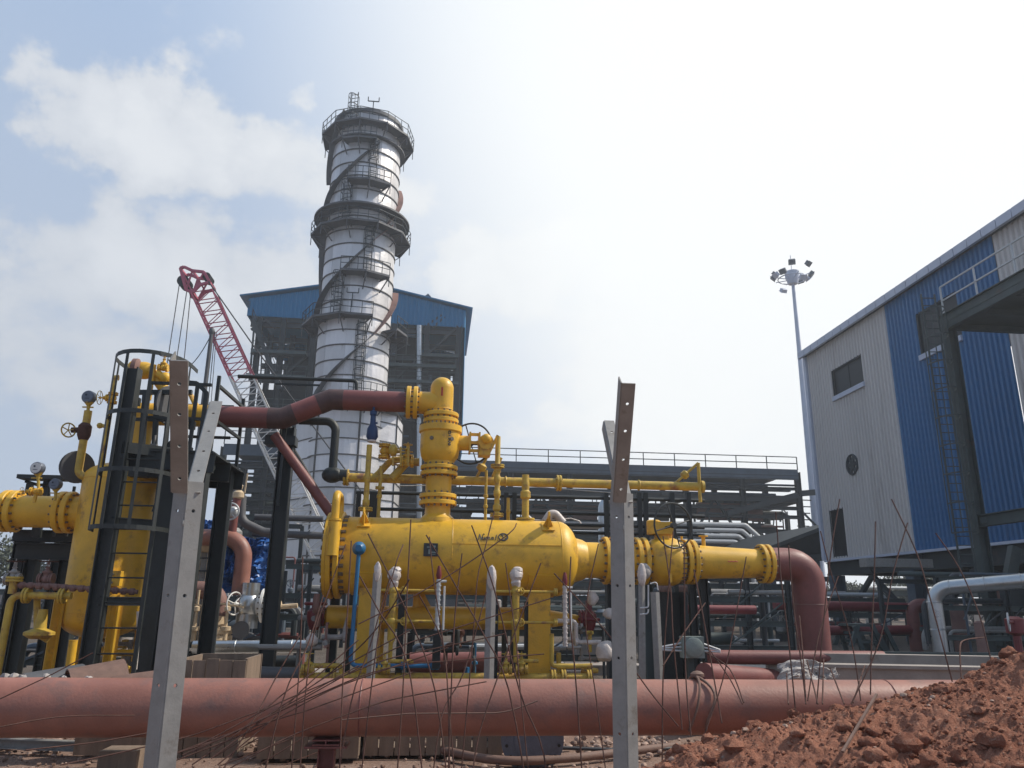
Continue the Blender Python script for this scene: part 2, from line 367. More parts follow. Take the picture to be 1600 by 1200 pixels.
for j in range(n + 1):
    for i in range(n + 1):
        u = (i / n * 2 - 1); w = j / n; x = math.copysign(abs(u) ** 2.2, u) * 700; y = -8 + w ** 2.4 * 900
        z = .05 * mnoise.noise(V((x * .9, y * .9, 0))) if y < 30 and abs(x) < 20 else 0
        if y > 60: z -= (y - 60) * .001
        S.append((x, y, z))
mb.add(S, [(j * (n + 1) + i, j * (n + 1) + i + 1, (j + 1) * (n + 1) + i + 1, (j + 1) * (n + 1) + i) for j in range(n) for i in range(n)])
obj('ground', mb, M['ground'], kind='structure', loc=(0, 0, 0))

M['gravel'] = soil_mat('grey_brown_gravel', (.075, .062, .052), (.14, .115, .095), (.20, .17, .145), 2.0)
mb = MB(); a_ = [(-60, 11.5), (60, 11.5), (90, 100), (-90, 100)]
mb.box((0, 56, .06), (170, 90, .02), (V((1, 0, 0)), V((0, 1, 0)), GZ)); obj('gravel_yard', mb, M['gravel'], kind='structure')
# ------------------------------------------------------------------ soil mound in the right foreground
RIDGE = [(-.2, .0), (.55, .05), (.95, .34), (1.25, .52), (1.62, .66), (2.02, .74), (2.25, .80), (2.52, .84), (2.85, .86), (3.1, .95), (3.4, 1.06), (3.75, 1.14), (3.95, 1.27), (4.2, 1.27), (4.45, 1.38), (5.2, 1.5), (6.5, 1.7), (8, 1.5), (10, .6), (11, 0)]
def ridge(x):
    if x <= RIDGE[0][0] or x >= RIDGE[-1][0]: return 0
    for (a, h0), (b, h1) in zip(RIDGE, RIDGE[1:]):
        if a <= x <= b: return h0 + (h1 - h0) * (x - a) / (b - a)
def mound_z(x, y):
    yr = 6.35; d = y - yr; h = ridge(x) * 1.04
    if d > 0: f = max(0, 1 - (d / 1.15) ** 1.6)
    else: f = max(0, 1 - (-d / (2.3 + h * 1.0)) ** 1.25)
    z = h * f
    if z > 0:
        e = min(1, z * 4)
        z += e * (.10 * mnoise.fractal(V((x * 1.7, y * 1.7, 3)), 1.0, 2.2, 4) + .035 * abs(mnoise.noise(V((x * 6, y * 6, 1)))) + .03 * abs(mnoise.noise(V((x * 13, y * 13, 2)))) + .03 * abs(mnoise.noise(V((x * 31, y * 31, 5)))) + .014 * mnoise.noise(V((x * 70, y * 70, 8))))
    return z - .03
mb = MB(); nx, ny = 560, 330; S = []
for j in range(ny + 1):
    for i in range(nx + 1):
        x = .2 + 7.2 * i / nx; y = 2.7 + 5.0 * j / ny; S.append((x, y, mound_z(x, y)))
mb.add(S, [(j * (nx + 1) + i, j * (nx + 1) + i + 1, (j + 1) * (nx + 1) + i + 1, (j + 1) * (nx + 1) + i) for j in range(ny) for i in range(nx)])
obj('soil_mound', mb, M['soil'], kind='structure', loc=(0, 0, 0), ang=60)
def clod(mb, c, r, seed, seg=9):
    st = len(mb.v); mb.ball(c, r, seg, (1, random.uniform(.7, 1.2), random.uniform(.55, .9)))
    for i in range(st, len(mb.v)):
        p = V(mb.v[i]); d = p - V(c); k = 1 + .5 * mnoise.noise(d.normalized() * 1.6 + V((seed, seed * .7, 0))) + (.22 * mnoise.noise(d.normalized() * 4 + V((0, seed, 0))) if seg > 8 else 0)
        mb.v[i] = tuple(V(c) + d * k)
mb = MB()
for i in range(9500):
    x = random.uniform(.9, 6.2); y = random.uniform(3.0, 7.0); z = mound_z(x, y)
    if z < .0: continue
    r = random.choice((.005, .006, .007, .008, .009, .010, .012, .015, .022)) * random.uniform(.7, 1.35)
    if random.random() < .02: r = random.uniform(.05, .085)
    mb.mat(1 if random.random() < .07 and r < .03 else 0); clod(mb, (x, y, z + r * .25), r, i * .37, 6 if r < .012 else 8 if r < .03 else 14)
for (px, py, r) in [(1577, 1026, .075), (1520, 1040, .08), (1545, 1045, .07), (1500, 1060, .06), (1425, 1082, .055), (1370, 1092, .07), (1180, 1122, .075), (1278, 1104, .03), (1240, 1100, .05), (1215, 1108, .06)]:
    q = at(px, py, 6.3 - GK * at(px, py, 6.3).x * 0); q.z = mound_z(q.x, q.y) + r * .5
    mb.mat(0); clod(mb, q, r, px * .11, 16)
obj('soil_clods', mb, [M['soil'], M['stone']], kind='stuff', label='loose clods and small stones over the red soil mound', loc=(0, 0, 0), ang=50)
# stones and broken rubble on the flat ground
mb = MB()
for i in range(1500):
    x = random.uniform(-6, 4); y = random.uniform(6.0, 10.5)
    if mound_z(x, y) > 0: continue
    r = random.choice((.01, .012, .016, .02, .03)) * random.uniform(.7, 1.4); mb.mat(random.random() < .45 and 1 or 0); clod(mb, (x, y, r * .3 + .02), r, i * .21, 8)
for (px, n_) in ((60, 240), (420, 90), (1000, 120)):
    c = gz(px, 1165, 0.02)
    for i in range(n_):
        x = random.gauss(c.x, .6); y = random.gauss(c.y, .35); r = random.uniform(.012, .045); mb.mat(i % 3 and 1 or 0); clod(mb, (x, y, r * .4 + .02), r, i * .3, 8)
obj('ground_rubble', mb, [M['ground'], M['stone']], kind='stuff', label='small stones and rubble strewn on the ground under the red pipe', loc=(0, 0, 0), ang=50)

# ------------------------------------------------------------------ stack
SD = 60.0; SR = 2.85
sb = at(541, 700, SD); SX, SY = sb.x, sb.y
def saxis_z(py):   # height of the stack's near face at that row
    lo, hi = 0, 70
    for _ in range(50):
        m = (lo + hi) / 2
        if proj((SX, SY - SR, m))[1] > py: lo = m
        else: hi = m
    return m
def cp(phi, r, z): return V((SX + math.sin(R(phi)) * r, SY - math.cos(R(phi)) * r, z))
ZT = saxis_z(172)
stack = thing('exhaust_stack', 'tall silver clad exhaust stack with dark spiral plates and ring platforms', 'chimney', (SX, SY, 0))
ZS = saxis_z(634)
mb = MB(); seg = 40; dz = 1.22; z = ZS - 14 * dz; k = 0
while z < ZT - .1:
    z1 = min(z + dz, ZT)
    for j in range(seg):
        a0, a1 = 360 * j / seg, 360 * (j + 1) / seg
        if j % 4 == 0: tone = random.choice((0, 0, 1, 1, 2))
        mb.mat(tone); jr = SR + (.012 if (j // 4 + k) % 2 else 0)
        mb.add([cp(a0, jr, z), cp(a1, jr, z), cp(a1, jr, z1), cp(a0, jr, z1)], [(0, 1, 2, 3)])
    z = z1; k += 1
obj('shell', mb, [M['chim'], M['chim2'], M['chim3']], stack)
mb = MB(); z = ZS - 14 * dz
while z < ZT:
    mb.lathe((SX, SY, z), GZ, [(-.04, SR + .02), (-.04, SR + .08), (.04, SR + .08), (.04, SR + .02)], 48); z += dz
obj('clamp_bands', mb, M['band'], stack, label='dark ring bands clamped round the cladding')
mb = MB(); mb.lathe((SX, SY, ZT - .15), GZ, [(0, SR + .04), (0, SR + .16), (.3, SR + .16), (.3, SR - .5), (-2, SR - .5)], 48)
obj('rim', mb, M['strake'], stack)
# base: many-sided casing under the round shell
mb = MB(); BR = 4.3; n = 8; BO = GY * 1.9
for i in range(n):
    a0 = 360 / n * i - 22.5; a1 = a0 + 360 / n; z = 0
    while z < ZS - .01:
        z1 = min(z + 1.5, ZS - .0)
        mb.mat(random.choice((0, 1, 1))); mb.add([cp(a0, BR, z) + BO, cp(a1, BR, z) + BO, cp(a1, BR, z1) + BO, cp(a0, BR, z1) + BO], [(0, 1, 2, 3)])
        z = z1
    mb.mat(0).add([cp(a0, BR, ZS), cp(a1, BR, ZS), cp(a1, SR, ZS + .7), cp(a0, SR, ZS + .7)], [(0, 1, 2, 3)])
obj('base_casing', mb, [M['chim'], M['chim2'], M['chim3']], stack, ang=10)
mb = MB(); z = 1.5
while z < ZS:
    for i in range(n):
        a0 = 360 / n * i - 22.5; mb.beam(cp(a0, BR + .04, z) + BO, cp(a0 + 45, BR + .04, z) + BO, .05, .07)
    z += 1.5
for i in range(n): mb.beam(cp(360 / n * i - 22.5, BR + .03, 0) + BO, cp(360 / n * i - 22.5, BR + .03, ZS) + BO, .08, .08)
for i in (-38, 30): mb.beam(cp(i, SR + .03, 0), cp(i, SR + .03, ZS), .14, .06)
obj('base_ribs', mb, M['band'], stack)
# spiral plates
def strake(ph0, z0, ph1, z1, w=.62, n_=40):
    m_ = MB(); vs = []
    for i in range(n_ + 1):
        f = i / n_; a = ph0 + (ph1 - ph0) * f; z = z0 + (z1 - z0) * f
        for (r, dzz) in ((SR + .02, 0), (SR + w, 0), (SR + w, .07), (SR + .02, .07)): vs.append(cp(a, r, z + dzz))
    fs = [(i * 4 + j, i * 4 + (j + 1) % 4, (i + 1) * 4 + (j + 1) % 4, (i + 1) * 4 + j) for i in range(n_) for j in range(4)]
    fs += [(0, 3, 2, 1), (n_ * 4, n_ * 4 + 1, n_ * 4 + 2, n_ * 4 + 3)]
    m_.add(vs, fs); return m_
zz = saxis_z
sp = [(-88, zz(325), -10, zz(262)), (-10, zz(262), 30, zz(222)), (-95, zz(505), -12, zz(425)), (-12, zz(425), 30, zz(375)), (30, zz(375), 62, zz(340)),
      (-40, zz(612), 40, zz(520)), (40, zz(520), 105, zz(430)), (50, zz(345), 120, zz(255)), (-90, zz(262), -30, zz(172)), (-100, zz(440), -70, zz(345)), (-60, zz(655), -40, zz(612))]
for q in sp: obj('spiral_plate', strake(*q, w=.46 if q[1] > ZS + 8 else .5), M['strake'] if q[2] < 60 else M['rustplate'], stack)
# ring ledges
def annulus(z, r0, r1, th=.12, h=0.0, seg=48):
    m_ = MB(); vs = []
    for j in range(seg):
        a = 360 * j / seg
        vs += [cp(a, r0, z), cp(a, r1, z - h), cp(a, r1, z - h + th), cp(a, r0, z + th)]
    m_.add(vs, [(j * 4 + k, j * 4 + (k + 1) % 4, ((j + 1) % seg) * 4 + (k + 1) % 4, ((j + 1) % seg) * 4 + k) for j in range(seg) for k in range(4)]); return m_
obj('ring_ledge', annulus(zz(326), SR, SR + 1.12, .14), M['strake'], stack)
obj('ring_ledge', annulus(zz(213), SR, SR + .4, .12), M['strake'], stack)
# platforms
def platform(z, a0, a1, w, n_, rail=True, brackets=True):
    m_ = MB(); st = (a1 - a0) / n_; ro = (SR + w)
    for i in range(n_):
        b0, b1 = a0 + st * i, a0 + st * (i + 1)
        m_.ext([cp(b0, SR + .05, z), cp(b1, SR + .05, z), cp(b1, ro, z), cp(b0, ro, z)], (0, 0, .06))
        m_.beam(cp(b0, ro, z), cp(b1, ro, z), .05, .17)
    for i in range(n_ + 1):
        b = a0 + st * i; m_.beam(cp(b, SR, z - .08), cp(b, ro, z - .08), .08, .12)
        if brackets: m_.beam(cp(b, SR + .05, z - 1.1), cp(b, ro - .05, z - .1), .07, .07); m_.beam(cp(b, ro - .05, z - .9), cp(b, ro - .05, z), .06, .06)
    pl = obj('platform', m_, M['strake'], stack)
    if rail:
        m_ = MB(); ns = n_ * 3
        for i in range(ns + 1):
            b = a0 + (a1 - a0) * i / ns; f = i / 3; j = int(min(f, n_ - 1e-6)); t = f - j
            p = cp(a0 + st * j, ro, z).lerp(cp(a0 + st * (j + 1), ro, z), t)
            m_.beam(p, p + GZ * 1.1, .05, .05)
            if i:
                for h in (.55, 1.1): m_.beam(q + GZ * h, p + GZ * h, .045, .045)
            q = p
        obj('railing', m_, M['steel'], pl)
    return pl
platform(zz(196), -100, 135, 1.1, 7); platform(zz(222), -22, 22, .9, 2)
platform(zz(289), -8, 42, 1.25, 2); platform(zz(352), -110, 135, 1.25, 7)
platform(zz(430), -8, 48, 1.25, 2); platform(zz(497), -110, 30, 1.3, 4); platform(zz(508), 60, 110, 1.5, 2)
platform(zz(620), 10, 60, 1.0, 2)
def cage_ladder(fn, z0, z1, w=.5, cage=True, parent=None, m_='steel', r0=0.0, hoop=.9, th=.05, rung=.35, depth=.75, ws=5):
    """fn(u, out, z): u sideways, out away from the wall"""
    m1 = MB()
    for s_ in (-1, 1): m1.beam(fn(s_ * w / 2, 0, z0), fn(s_ * w / 2, 0, z1), th, th)
    z = z0 + rung
    while z < z1: m1.beam(fn(-w / 2, 0, z), fn(w / 2, 0, z), th * .6, th * .6); z += rung
    lo = obj('ladder', m1, M[m_], parent)
    if cage:
        m2 = MB(); z = z0 + 2.2 if z1 - z0 > 4 else z0 + 1
        zs = []
        while z <= z1 + .01: zs.append(z); z += hoop
        for z in zs:
            pts = [fn(math.cos(R(a)) * (w / 2 + .12), math.sin(R(a)) * depth, z) for a in range(0, 181, 20)]
            for p, q in zip(pts, pts[1:]): m2.beam(p, q, th * .5, th)
        for a in [180 / (ws - 1) * i for i in range(ws)]:
            m2.beam(fn(math.cos(R(a)) * (w / 2 + .12), math.sin(R(a)) * depth, zs[0]), fn(math.cos(R(a)) * (w / 2 + .12), math.sin(R(a)) * depth, zs[-1]), th * .5, th * .6)
        obj('safety_cage', m2, M[m_], lo)
    return lo
def onst(phi):
    def fn(u, o, z): p = cp(phi, SR + .2 + o, z); return p + V((math.cos(R(phi)), math.sin(R(phi)), 0)) * u
    return fn
for (ph, y0, y1) in ((22, 290, 215), (-14, 352, 283), (24, 430, 345), (-16, 497, 425), (22, 640, 500), (-14, 200, 152)):
    cage_ladder(onst(ph), zz(y0), zz(y1) if y1 > 170 else ZT + 1.6, .6, True, stack, 'steel', th=.07)
for (ph, yy) in ((16, 168), (6, 470)):
    mb = MB(); p = cp(ph, SR + .35, zz(yy + 12)); q = p + GZ * 1.2; mb.beam(p, q, .07); mb.beam(q - GX * .45, q + GX * .45, .07); mb.beam(q - GX * .45, q - GX * .45 + GZ * .4, .07); mb.beam(q + GX * .45, q + GX * .45 + GZ * .4, .07); obj('light_bracket', mb, M['steel'], stack)

# ------------------------------------------------------------------ boiler house with the blue gable behind the stack
HD = 80.0
bh = thing('boiler_house', 'dark open steel boiler house with blue gable sheeting behind the stack', 'building', xy(at(560, 900, HD)))
P = lambda x, y, d=HD: at(x, y, d)
ztop = P(560, 443).z
zl = P(388, 493).z; zr = P(725, 512).z; zb = (zl + zr) / 2
xl = P(388, 480); xr = P(727, 500)
gl_, gr_, ga = P(388, 466), P(727, 485), P(560, 443)
DEP = 16
def corr_wall(mb, a, b, zfun0, zfun1, nrm, pitch=.35, dep=.06, holes=()):
    """ribbed sheet from a to b; heights from functions of the distance along it; holes (s0,s1,z0,z1) left open"""
    a, b = V(a), V(b); d = (b - a); Lh = d.length; d.normalize(); nn = V(nrm); n_ = int(Lh / pitch)
    for i in range(n_):
        for (f0, f1, o0, o1) in ((0, .35, 0, 0), (.35, .5, 0, 1), (.5, .85, 1, 1), (.85, 1, 1, 0)):
            s0 = (i + f0) * Lh / n_; s1 = (i + f1) * Lh / n_; sm = (s0 + s1) / 2
            p0 = a + d * s0 + nn * dep * o0; p1 = a + d * s1 + nn * dep * o1
            segs = [(zfun0, zfun1)]
            for (h0, h1, z0, z1) in holes:
                if h0 <= sm <= h1: last = segs.pop(); segs += [(last[0], lambda s, z0=z0: z0), (lambda s, z1=z1: z1, last[1])]
            for (g0, g1) in segs:
                mb.add([(p0.x, p0.y, g0(s0)), (p1.x, p1.y, g0(s1)), (p1.x, p1.y, g1(s1)), (p0.x, p0.y, g1(s0))], [(0, 1, 2, 3)])
Lg = (xr - xl).length
mb = MB(); apex_s = (ga - gl_).length
def gt(s): return gl_.z + (ga.z - gl_.z) * s / apex_s if s < apex_s else ga.z + (gr_.z - ga.z) * (s - apex_s) / (Lg - apex_s)
zbf = lambda s: zl + (zr - zl) * s / Lg
for off in (0, DEP): corr_wall(mb, xy(xl) + GY * off, xy(xr) + GY * off, zbf, gt, -GY, .45, .07)
corr_wall(mb, xy(xl) + GY * DEP, xy(xl), lambda s: zl, lambda s: gl_.z, -GX, .45, .07)
corr_wall(mb, xy(xr), xy(xr) + GY * DEP, lambda s: zr - 14, lambda s: gr_.z, GX, .45, .07)
obj('gable_sheeting', mb, M['blue'], bh, ang=20)
mb = MB()
ov = GX * .8; 
mb.ext([gl_ - ov - GY * .5 + GZ * .05, ga - GY * .5 + GZ * .12, ga - GY * .5 + GZ * .3, gl_ - ov - GY * .5 + GZ * .2], GY * (DEP + 1))
mb.ext([ga - GY * .5 + GZ * .12, gr_ + ov - GY * .5 + GZ * .05, gr_ + ov - GY * .5 + GZ * .2, ga - GY * .5 + GZ * .3], GY * (DEP + 1))
obj('roof', mb, M['blue'], bh)
mb = MB(); mb.ext([P(384, 470), P(392, 470), P(402, 500), P(396, 500)], GY * 1)
mb.box(P(661, 462) + GY * 2, (.5, .5, 1.4)); mb.beam(P(661, 460) + GY * 2, P(671, 452) + GY * 2, .7, .5); mb.box(P(455, 457) + GY, (.7, .5, .7))
obj('roof_vent', mb, M['slate'], bh)
# frame
mb = MB(); hgt = zb
cols = [392, 430, 480, 545, 610, 662, 713]
for dd in (0, 5.5, 11, DEP - .5):
    for x in cols:
        p = xy(P(x, 640)); mb.ibeam(p + GY * dd, p + GY * dd + GZ * hgt, .55, .55, .06, GX)
for yy in (512, 555, 598, 650, 720, 790, 860):
    for dd in (.3, 5.5, 11):
        a, b = P(390, yy), P(716, yy); zc = P(560, yy).z; mb.ibeam(xy(a, zc) + GY * dd, xy(b, zc) + GY * dd, .35, .6, .06)
for (x0, y0, x1, y1) in [(392, 515, 415, 500), (430, 512, 415, 498), (600, 512, 640, 540), (662, 512, 690, 492), (676, 512, 695, 495), (430, 598, 480, 555), (610, 598, 662, 555), (662, 650, 713, 598), (392, 720, 430, 650), (430, 790, 480, 720), (662, 560, 712, 512)]:
    mb.beam(P(x0, y0) + GY * .1, P(x1, y1) + GY * .1, .25, .25)
obj('steel_frame', mb, M['steel'], bh)
mb = MB()   # boiler casing inside the frame, the dim interior's shade put into its colour
for (x0, x1, y0, y1, d0, d1) in [(436, 704, 515, 640, 8, 14), (400, 700, 640, 945, 4, 13), (470, 650, 500, 540, 5, 12), (610, 700, 560, 600, 2, 6), (396, 470, 602, 640, 2, 9)]:
    a = P(x0, y0); b = P(x1, y1); mb.box(xy((a + b) / 2, (P((x0+x1)/2, y0).z + P((x0+x1)/2, y1).z) / 2) + GY * (d0 + d1) / 2, ((xy(b) - xy(a)).length, d1 - d0, abs(P((x0+x1)/2, y0).z - P((x0+x1)/2, y1).z)))
for i in range(22):
    x = 402 + i * 14; mb.beam(P(x, 900) + GY * 3.6, P(x, 600) + GY * 3.6, .25, .25)
obj('boiler_casing', mb, M['shade_dark'], bh)
mb = MB()
for i in range(46):
    x = random.uniform(398, 706); y = random.uniform(520, 900); d0 = random.uniform(-.5, 4)
    if random.random() < .6 or x > 640: mb.cyl(P(x, y) + GY * d0, P(x, y) + GY * d0 - GZ * random.uniform(2, 8), random.uniform(.08, .22), 8)
    else: mb.cyl(P(x, y) + GY * d0, P(x, y) + GY * d0 + GX * random.uniform(2, 7), random.uniform(.08, .2), 8)
obj('pipework', mb, M['slate'], bh)
mb = MB(); mb.cyl(P(655, 900) - GY * .6, P(655, 512) - GY * .6, .30, 12)
obj('drain_pipe', mb, M['silver'], bh)
def railrun(mb, a, b, h=1.1, st=1.6, w=.05):
    a, b = V(a), V(b); n_ = max(1, int((b - a).length / st))
    for i in range(n_ + 1): p = a.lerp(b, i / n_); mb.beam(p, p + GZ * h, w)
    for q in (h * .5, h): mb.beam(a + GZ * q, b + GZ * q, w)
for (x0, x1, yy) in [(388, 480, 597), (600, 716, 597), (604, 709, 648), (392, 470, 648), (392, 470, 720), (660, 716, 555), (602, 712, 572), (604, 708, 622), (396, 480, 560)]:
    mb = MB()
    a, b = P(x0, yy) - GY * 1.2, P(x1, yy) - GY * 1.2; zc = P(560, yy).z; a.z = b.z = zc
    mb.box((a + b) / 2 + GY * .6, ((b - a).length, 1.2, .12)); mb.beam(a, b, .08, .35); railrun(mb, a, b); obj('walkway', mb, M['green'], bh)
# stair climbing under the left eave
mb = MB(); a, b = P(397, 505) - GY * 1, P(440, 612) - GY * 1
for o in (0, .9): mb.beam(a + GY * o, b + GY * o, .12, .4)
for i in range(46): p = a.lerp(b, i / 45); mb.box(p + GY * .45, (.3, .9, .06))
railrun(mb, a, b, 1.2, 1.2, .07)
mb.beam(P(400, 520) - GY, P(393, 600) - GY, .18); mb.beam(P(412, 560) - GY, P(410, 605) - GY, .12)
obj('stair_flight', mb, M['steel'], bh)
# ------------------------------------------------------------------ long pipe rack behind the stack
KD = 66.0
def zcen(py, D, px=800): return at(px, py, D).z
def rack(px0, px1, name, label, KD=KD, ztop_py=726, seed=3, DEP=7.0):
    random.seed(seed)
    t = thing(name, label, 'pipe rack', xy(at((px0 + px1) / 2, 900, KD)))
    p0, p1 = xy(at(px0, 850, KD)), xy(at(px1, 850, KD)); Lr = (p1 - p0).length; d = GX
    Z = lambda py: zcen(py, KD, 1000 if px0 > 500 else 800)
    zt = Z(ztop_py); nb = max(2, round(Lr / 5.5))
    W = lambda s, o, z: p0 + d * s + GY * o + GZ * z
    mb = MB()
    for i in range(nb + 1):
        s = Lr * i / nb
        for o in (0, DEP): mb.ibeam(W(s, o, 0), W(s, o, zt - .3), .45, .45, .06, GX)
        for yy in (775, 850, 925): mb.ibeam(W(s, 0, Z(yy)), W(s, DEP, Z(yy)), .3, .45, .05)
    for yy, h in ((740, .35), (758, .25), (775, .5), (789, .3), (803, .3), (826, .35), (850, .5), (884, .3), (925, .45)):
        for o in (-.1, DEP): mb.ibeam(W(0, o, Z(yy)), W(Lr, o, Z(yy)), .3, h, .05)
    for i in range(nb):
        if i % 3 == 1:
            s0, s1 = Lr * i / nb, Lr * (i + 1) / nb
            mb.beam(W(s0, 0, Z(850)), W((s0 + s1) / 2, 0, Z(775)), .2); mb.beam(W(s1, 0, Z(850)), W((s0 + s1) / 2, 0, Z(775)), .2)
            mb.beam(W(s0, DEP, Z(925)), W(s1, DEP, Z(850)), .2)
    obj('frame', mb, M['steel'], t)
    mb = MB()      # top deck with its deep edge plates and cable trays
    mb.box(W(Lr / 2, DEP / 2, zt - .25), (Lr, DEP, .08)); 
    for o in (-.2, DEP + .2): mb.box(W(Lr / 2, o, zt - .55), (Lr, .08, .95))
    for k, o in enumerate((.6, 1.7, 2.8, 3.9, 5.0, 6.1)): mb.box(W(Lr / 2, o, zt - 1.4 - .35 * (k % 3)), (Lr, .45, .12))
    obj('cable_tray', mb, M['slate'], t, label='flat cable trays and edge plate under the top deck')
    mb = MB(); railrun(mb, W(0, -.2, zt - .1), W(Lr, -.2, zt - .1), 1.15, 2.7, .07); railrun(mb, W(0, DEP + .1, zt - .1), W(Lr, DEP + .1, zt - .1), 1.1, 3.3, .06)
    obj('railing', mb, M['steel'], t)
    for yy, no, lo, hi in ((769, 5, .12, .22), (798, 4, .10, .2), (822, 4, .12, .3), (845, 5, .12, .3), (880, 4, .14, .3), (919, 5, .14, .32)):
        for k in range(no):
            r = random.uniform(lo, hi); o = .5 + k * (DEP - 1) / no + random.uniform(0, .4); a = random.uniform(0, .12) * Lr; b = Lr * random.uniform(.85, 1)
            mb = MB(); pts = [W(a, o, Z(yy) + r), W(b, o, Z(yy) + r)]
            if random.random() < .6: pts.append(W(b, o, Z(yy) - random.uniform(1.5, 6)))
            mb.tube(fillet(pts, r * 3, 5), r, 10)
            obj('pipe', mb, M[random.choice(('slate', 'green', 'steel', 'silver', 'green', 'steel'))], t)
    for i in range(min(95, int(Lr * 2.3))):   # small clutter: droppers, hangers, trays on edge
        mb = MB(); s = random.uniform(0, Lr); o = random.uniform(-.3, DEP); z = random.choice((Z(775), Z(803), Z(850), Z(925))); q = random.random()
        if q < .5: mb.beam(W(s, o, z), W(s, o, z - random.uniform(.6, 3.2)), random.uniform(.06, .18))
        elif q < .8: mb.beam(W(s, o, z + .2), W(s + random.uniform(1, 4), o, z + .2), random.uniform(.1, .4), random.uniform(.06, .5))
        else: mb.box(W(s, o, z + .4), (random.uniform(.4, 1.6), .4, random.uniform(.4, .9)))
        obj('bracket', mb, M[random.choice(('green', 'steel', 'slate', 'steel'))], t)
    for i in range(min(95, int(Lr * 2.3))):
        mb = MB(); s = random.uniform(0, Lr); o = random.uniform(-.3, DEP); z = random.choice((Z(760), Z(790), Z(826), Z(870), Z(900))); mb.beam(W(s, o, z), W(s + random.uniform(-.5, .5) * (i % 3 == 0) * 3, o, z - random.uniform(.8, 3.5)), random.uniform(.05, .14)); obj('hanger', mb, M[random.choice(('green', 'steel', 'galv'))], t)
    for i in range(min(45, int(Lr * 1.2))):
        mb = MB(); s = random.uniform(0, Lr * .95); o = random.uniform(1.5, DEP); z = random.choice((Z(789), Z(826), Z(850), Z(884))) + .5; mb.box(W(s, o, z), (random.uniform(.8, 3), .5, random.uniform(.5, 1.1))); obj('equipment_box', mb, M[random.choice(('steel', 'rustplate', 'green', 'slate'))], t)
    for i in range(min(60, int(Lr * 1.5))):
        mb = MB(); s = random.uniform(0, Lr * .9); o = random.uniform(-.4, DEP); z = Z(random.uniform(750, 930)); mb.cyl(W(s, o, z), W(s + random.uniform(1.5, 6), o, z), random.uniform(.04, .10), 7); obj('conduit', mb, M[random.choice(('green', 'steel', 'slate', 'rustplate', 'galv'))], t)
    return t, W, Lr, Z
t, W, Lr, Z = rack(700, 1255, 'pipe_rack', 'long dark steel pipe rack with railed top behind the yellow vessel, right of the stack')
mb = MB(); mb.box(W(Lr * .31, .9, (Z(785) + Z(812)) / 2), (6.5, .3, abs(Z(785) - Z(812)))); obj('brown_panel', mb, M['rustplate'], t); mb = MB(); mb.box(W(Lr * .80, .7, Z(795)), (6.0, .3, 1.5)); obj('brown_panel', mb, M['rustplate'], t)
mb = MB(); mb.beam(W(Lr * .78, -.2, Z(800)), W(Lr * .99, -.2, Z(768)), .35, .5); mb.beam(W(Lr, 0, Z(765)), W(Lr + 1.6, 0, Z(762)), .3, .5)
for i in range(7): mb.beam(W(Lr, .2 * i, Z(775 + i * 10)), W(Lr + 1.1, .2 * i, Z(775 + i * 10)), .09)
mb.beam(W(Lr, 0, Z(790)), W(Lr + 2.2, 0, Z(832)), .15); mb.box(W(Lr + 1.2, .5, Z(834)), (1.6, 1, .8)); obj('end_bracing', mb, M['steel'], t)
mb = MB()
for k in range(4):
    r = .2; z = Z(818 + k * 9); mb.tube(fillet([W(Lr * .58, -.6 - .1 * k, z), W(Lr * (.79 + .012 * (3 - k)), -.6 - .1 * k, z), W(Lr * (.79 + .012 * (3 - k)) + 1.4, -.6 - .1 * k, z - 1.2), W(Lr * (.79 + .012 * (3 - k)) + 1.4, -.6 - .1 * k, z - 7)], .5, 5), r, 10)
obj('pipe_bundle', mb, M['galvlight'], t)
t, W, Lr, Z = rack(333, 470, 'pipe_rack', 'short section of dark railed pipe rack seen left of the stack behind the crane boom', ztop_py=706, seed=5)

# ------------------------------------------------------------------ crane
CD = 46.0
cr = thing('crawler_crane', 'lattice boom crane with red upper boom and white lower boom leaning left of the stack', 'crane', xy(at(590, 1000, CD)))
LT, LB = at(291, 441, CD), at(560, 1033, CD); RT, RB = at(324, 436, CD), at(600, 1033, CD); DEEP = 1.35
def boom(f0, f1, name, m_, n_):
    mb = MB(); A = lambda f: LT.lerp(LB, f); B = lambda f: RT.lerp(RB, f)
    for o in (0, DEEP):
        for F in (A, B): mb.tube([F(f0) + GY * o, F(f1) + GY * o], .058, 6)
    for i in range(n_):
        a = f0 + (f1 - f0) * i / n_; b = f0 + (f1 - f0) * (i + 1) / n_; m = (a + b) / 2
        for o in (0, DEEP):
            mb.tube([A(a) + GY * o, B(a) + GY * o], .035, 5)
            mb.tube([A(b) + GY * o, B(a) + GY * o], .03, 5)
        for F, s_ in ((A, 0), (B, 1)):
            mb.tube([F(a), F(b) + GY * DEEP], .03, 5); mb.tube([F(a), F(a) + GY * DEEP], .03, 5)
    return obj(name, mb, M[m_], cr)
boom(.03, .27, 'upper_boom', 'cranered', 7); boom(.27, .80, 'lower_boom', 'cranewhite', 15); boom(.80, .86, 'red_boom_section', 'cranered', 2); boom(.86, 1, 'boom_foot', 'cranewhite', 4)
mb = MB(); tip = at(286, 428, CD)
for o in (.1, DEEP - .1):
    pts = [at(281, 418, CD), at(287, 416, CD), at(300, 422, CD), at(318, 424, CD), at(327, 440, CD), at(312, 444, CD), at(300, 456, CD), at(290, 452, CD)]
    for i in range(len(pts)): mb.beam(pts[i] + GY * o, pts[(i + 1) % len(pts)] + GY * o, .16, .16)
    for a, b in ((0, 6), (2, 7), (2, 5), (3, 6)): mb.beam(pts[a] + GY * o, pts[b] + GY * o, .09)
for p in pts[::2]: mb.beam(p + GY * .1, p + GY * (DEEP - .1), .12)
obj('boom_head', mb, M['cranered'], cr)
mb = MB()
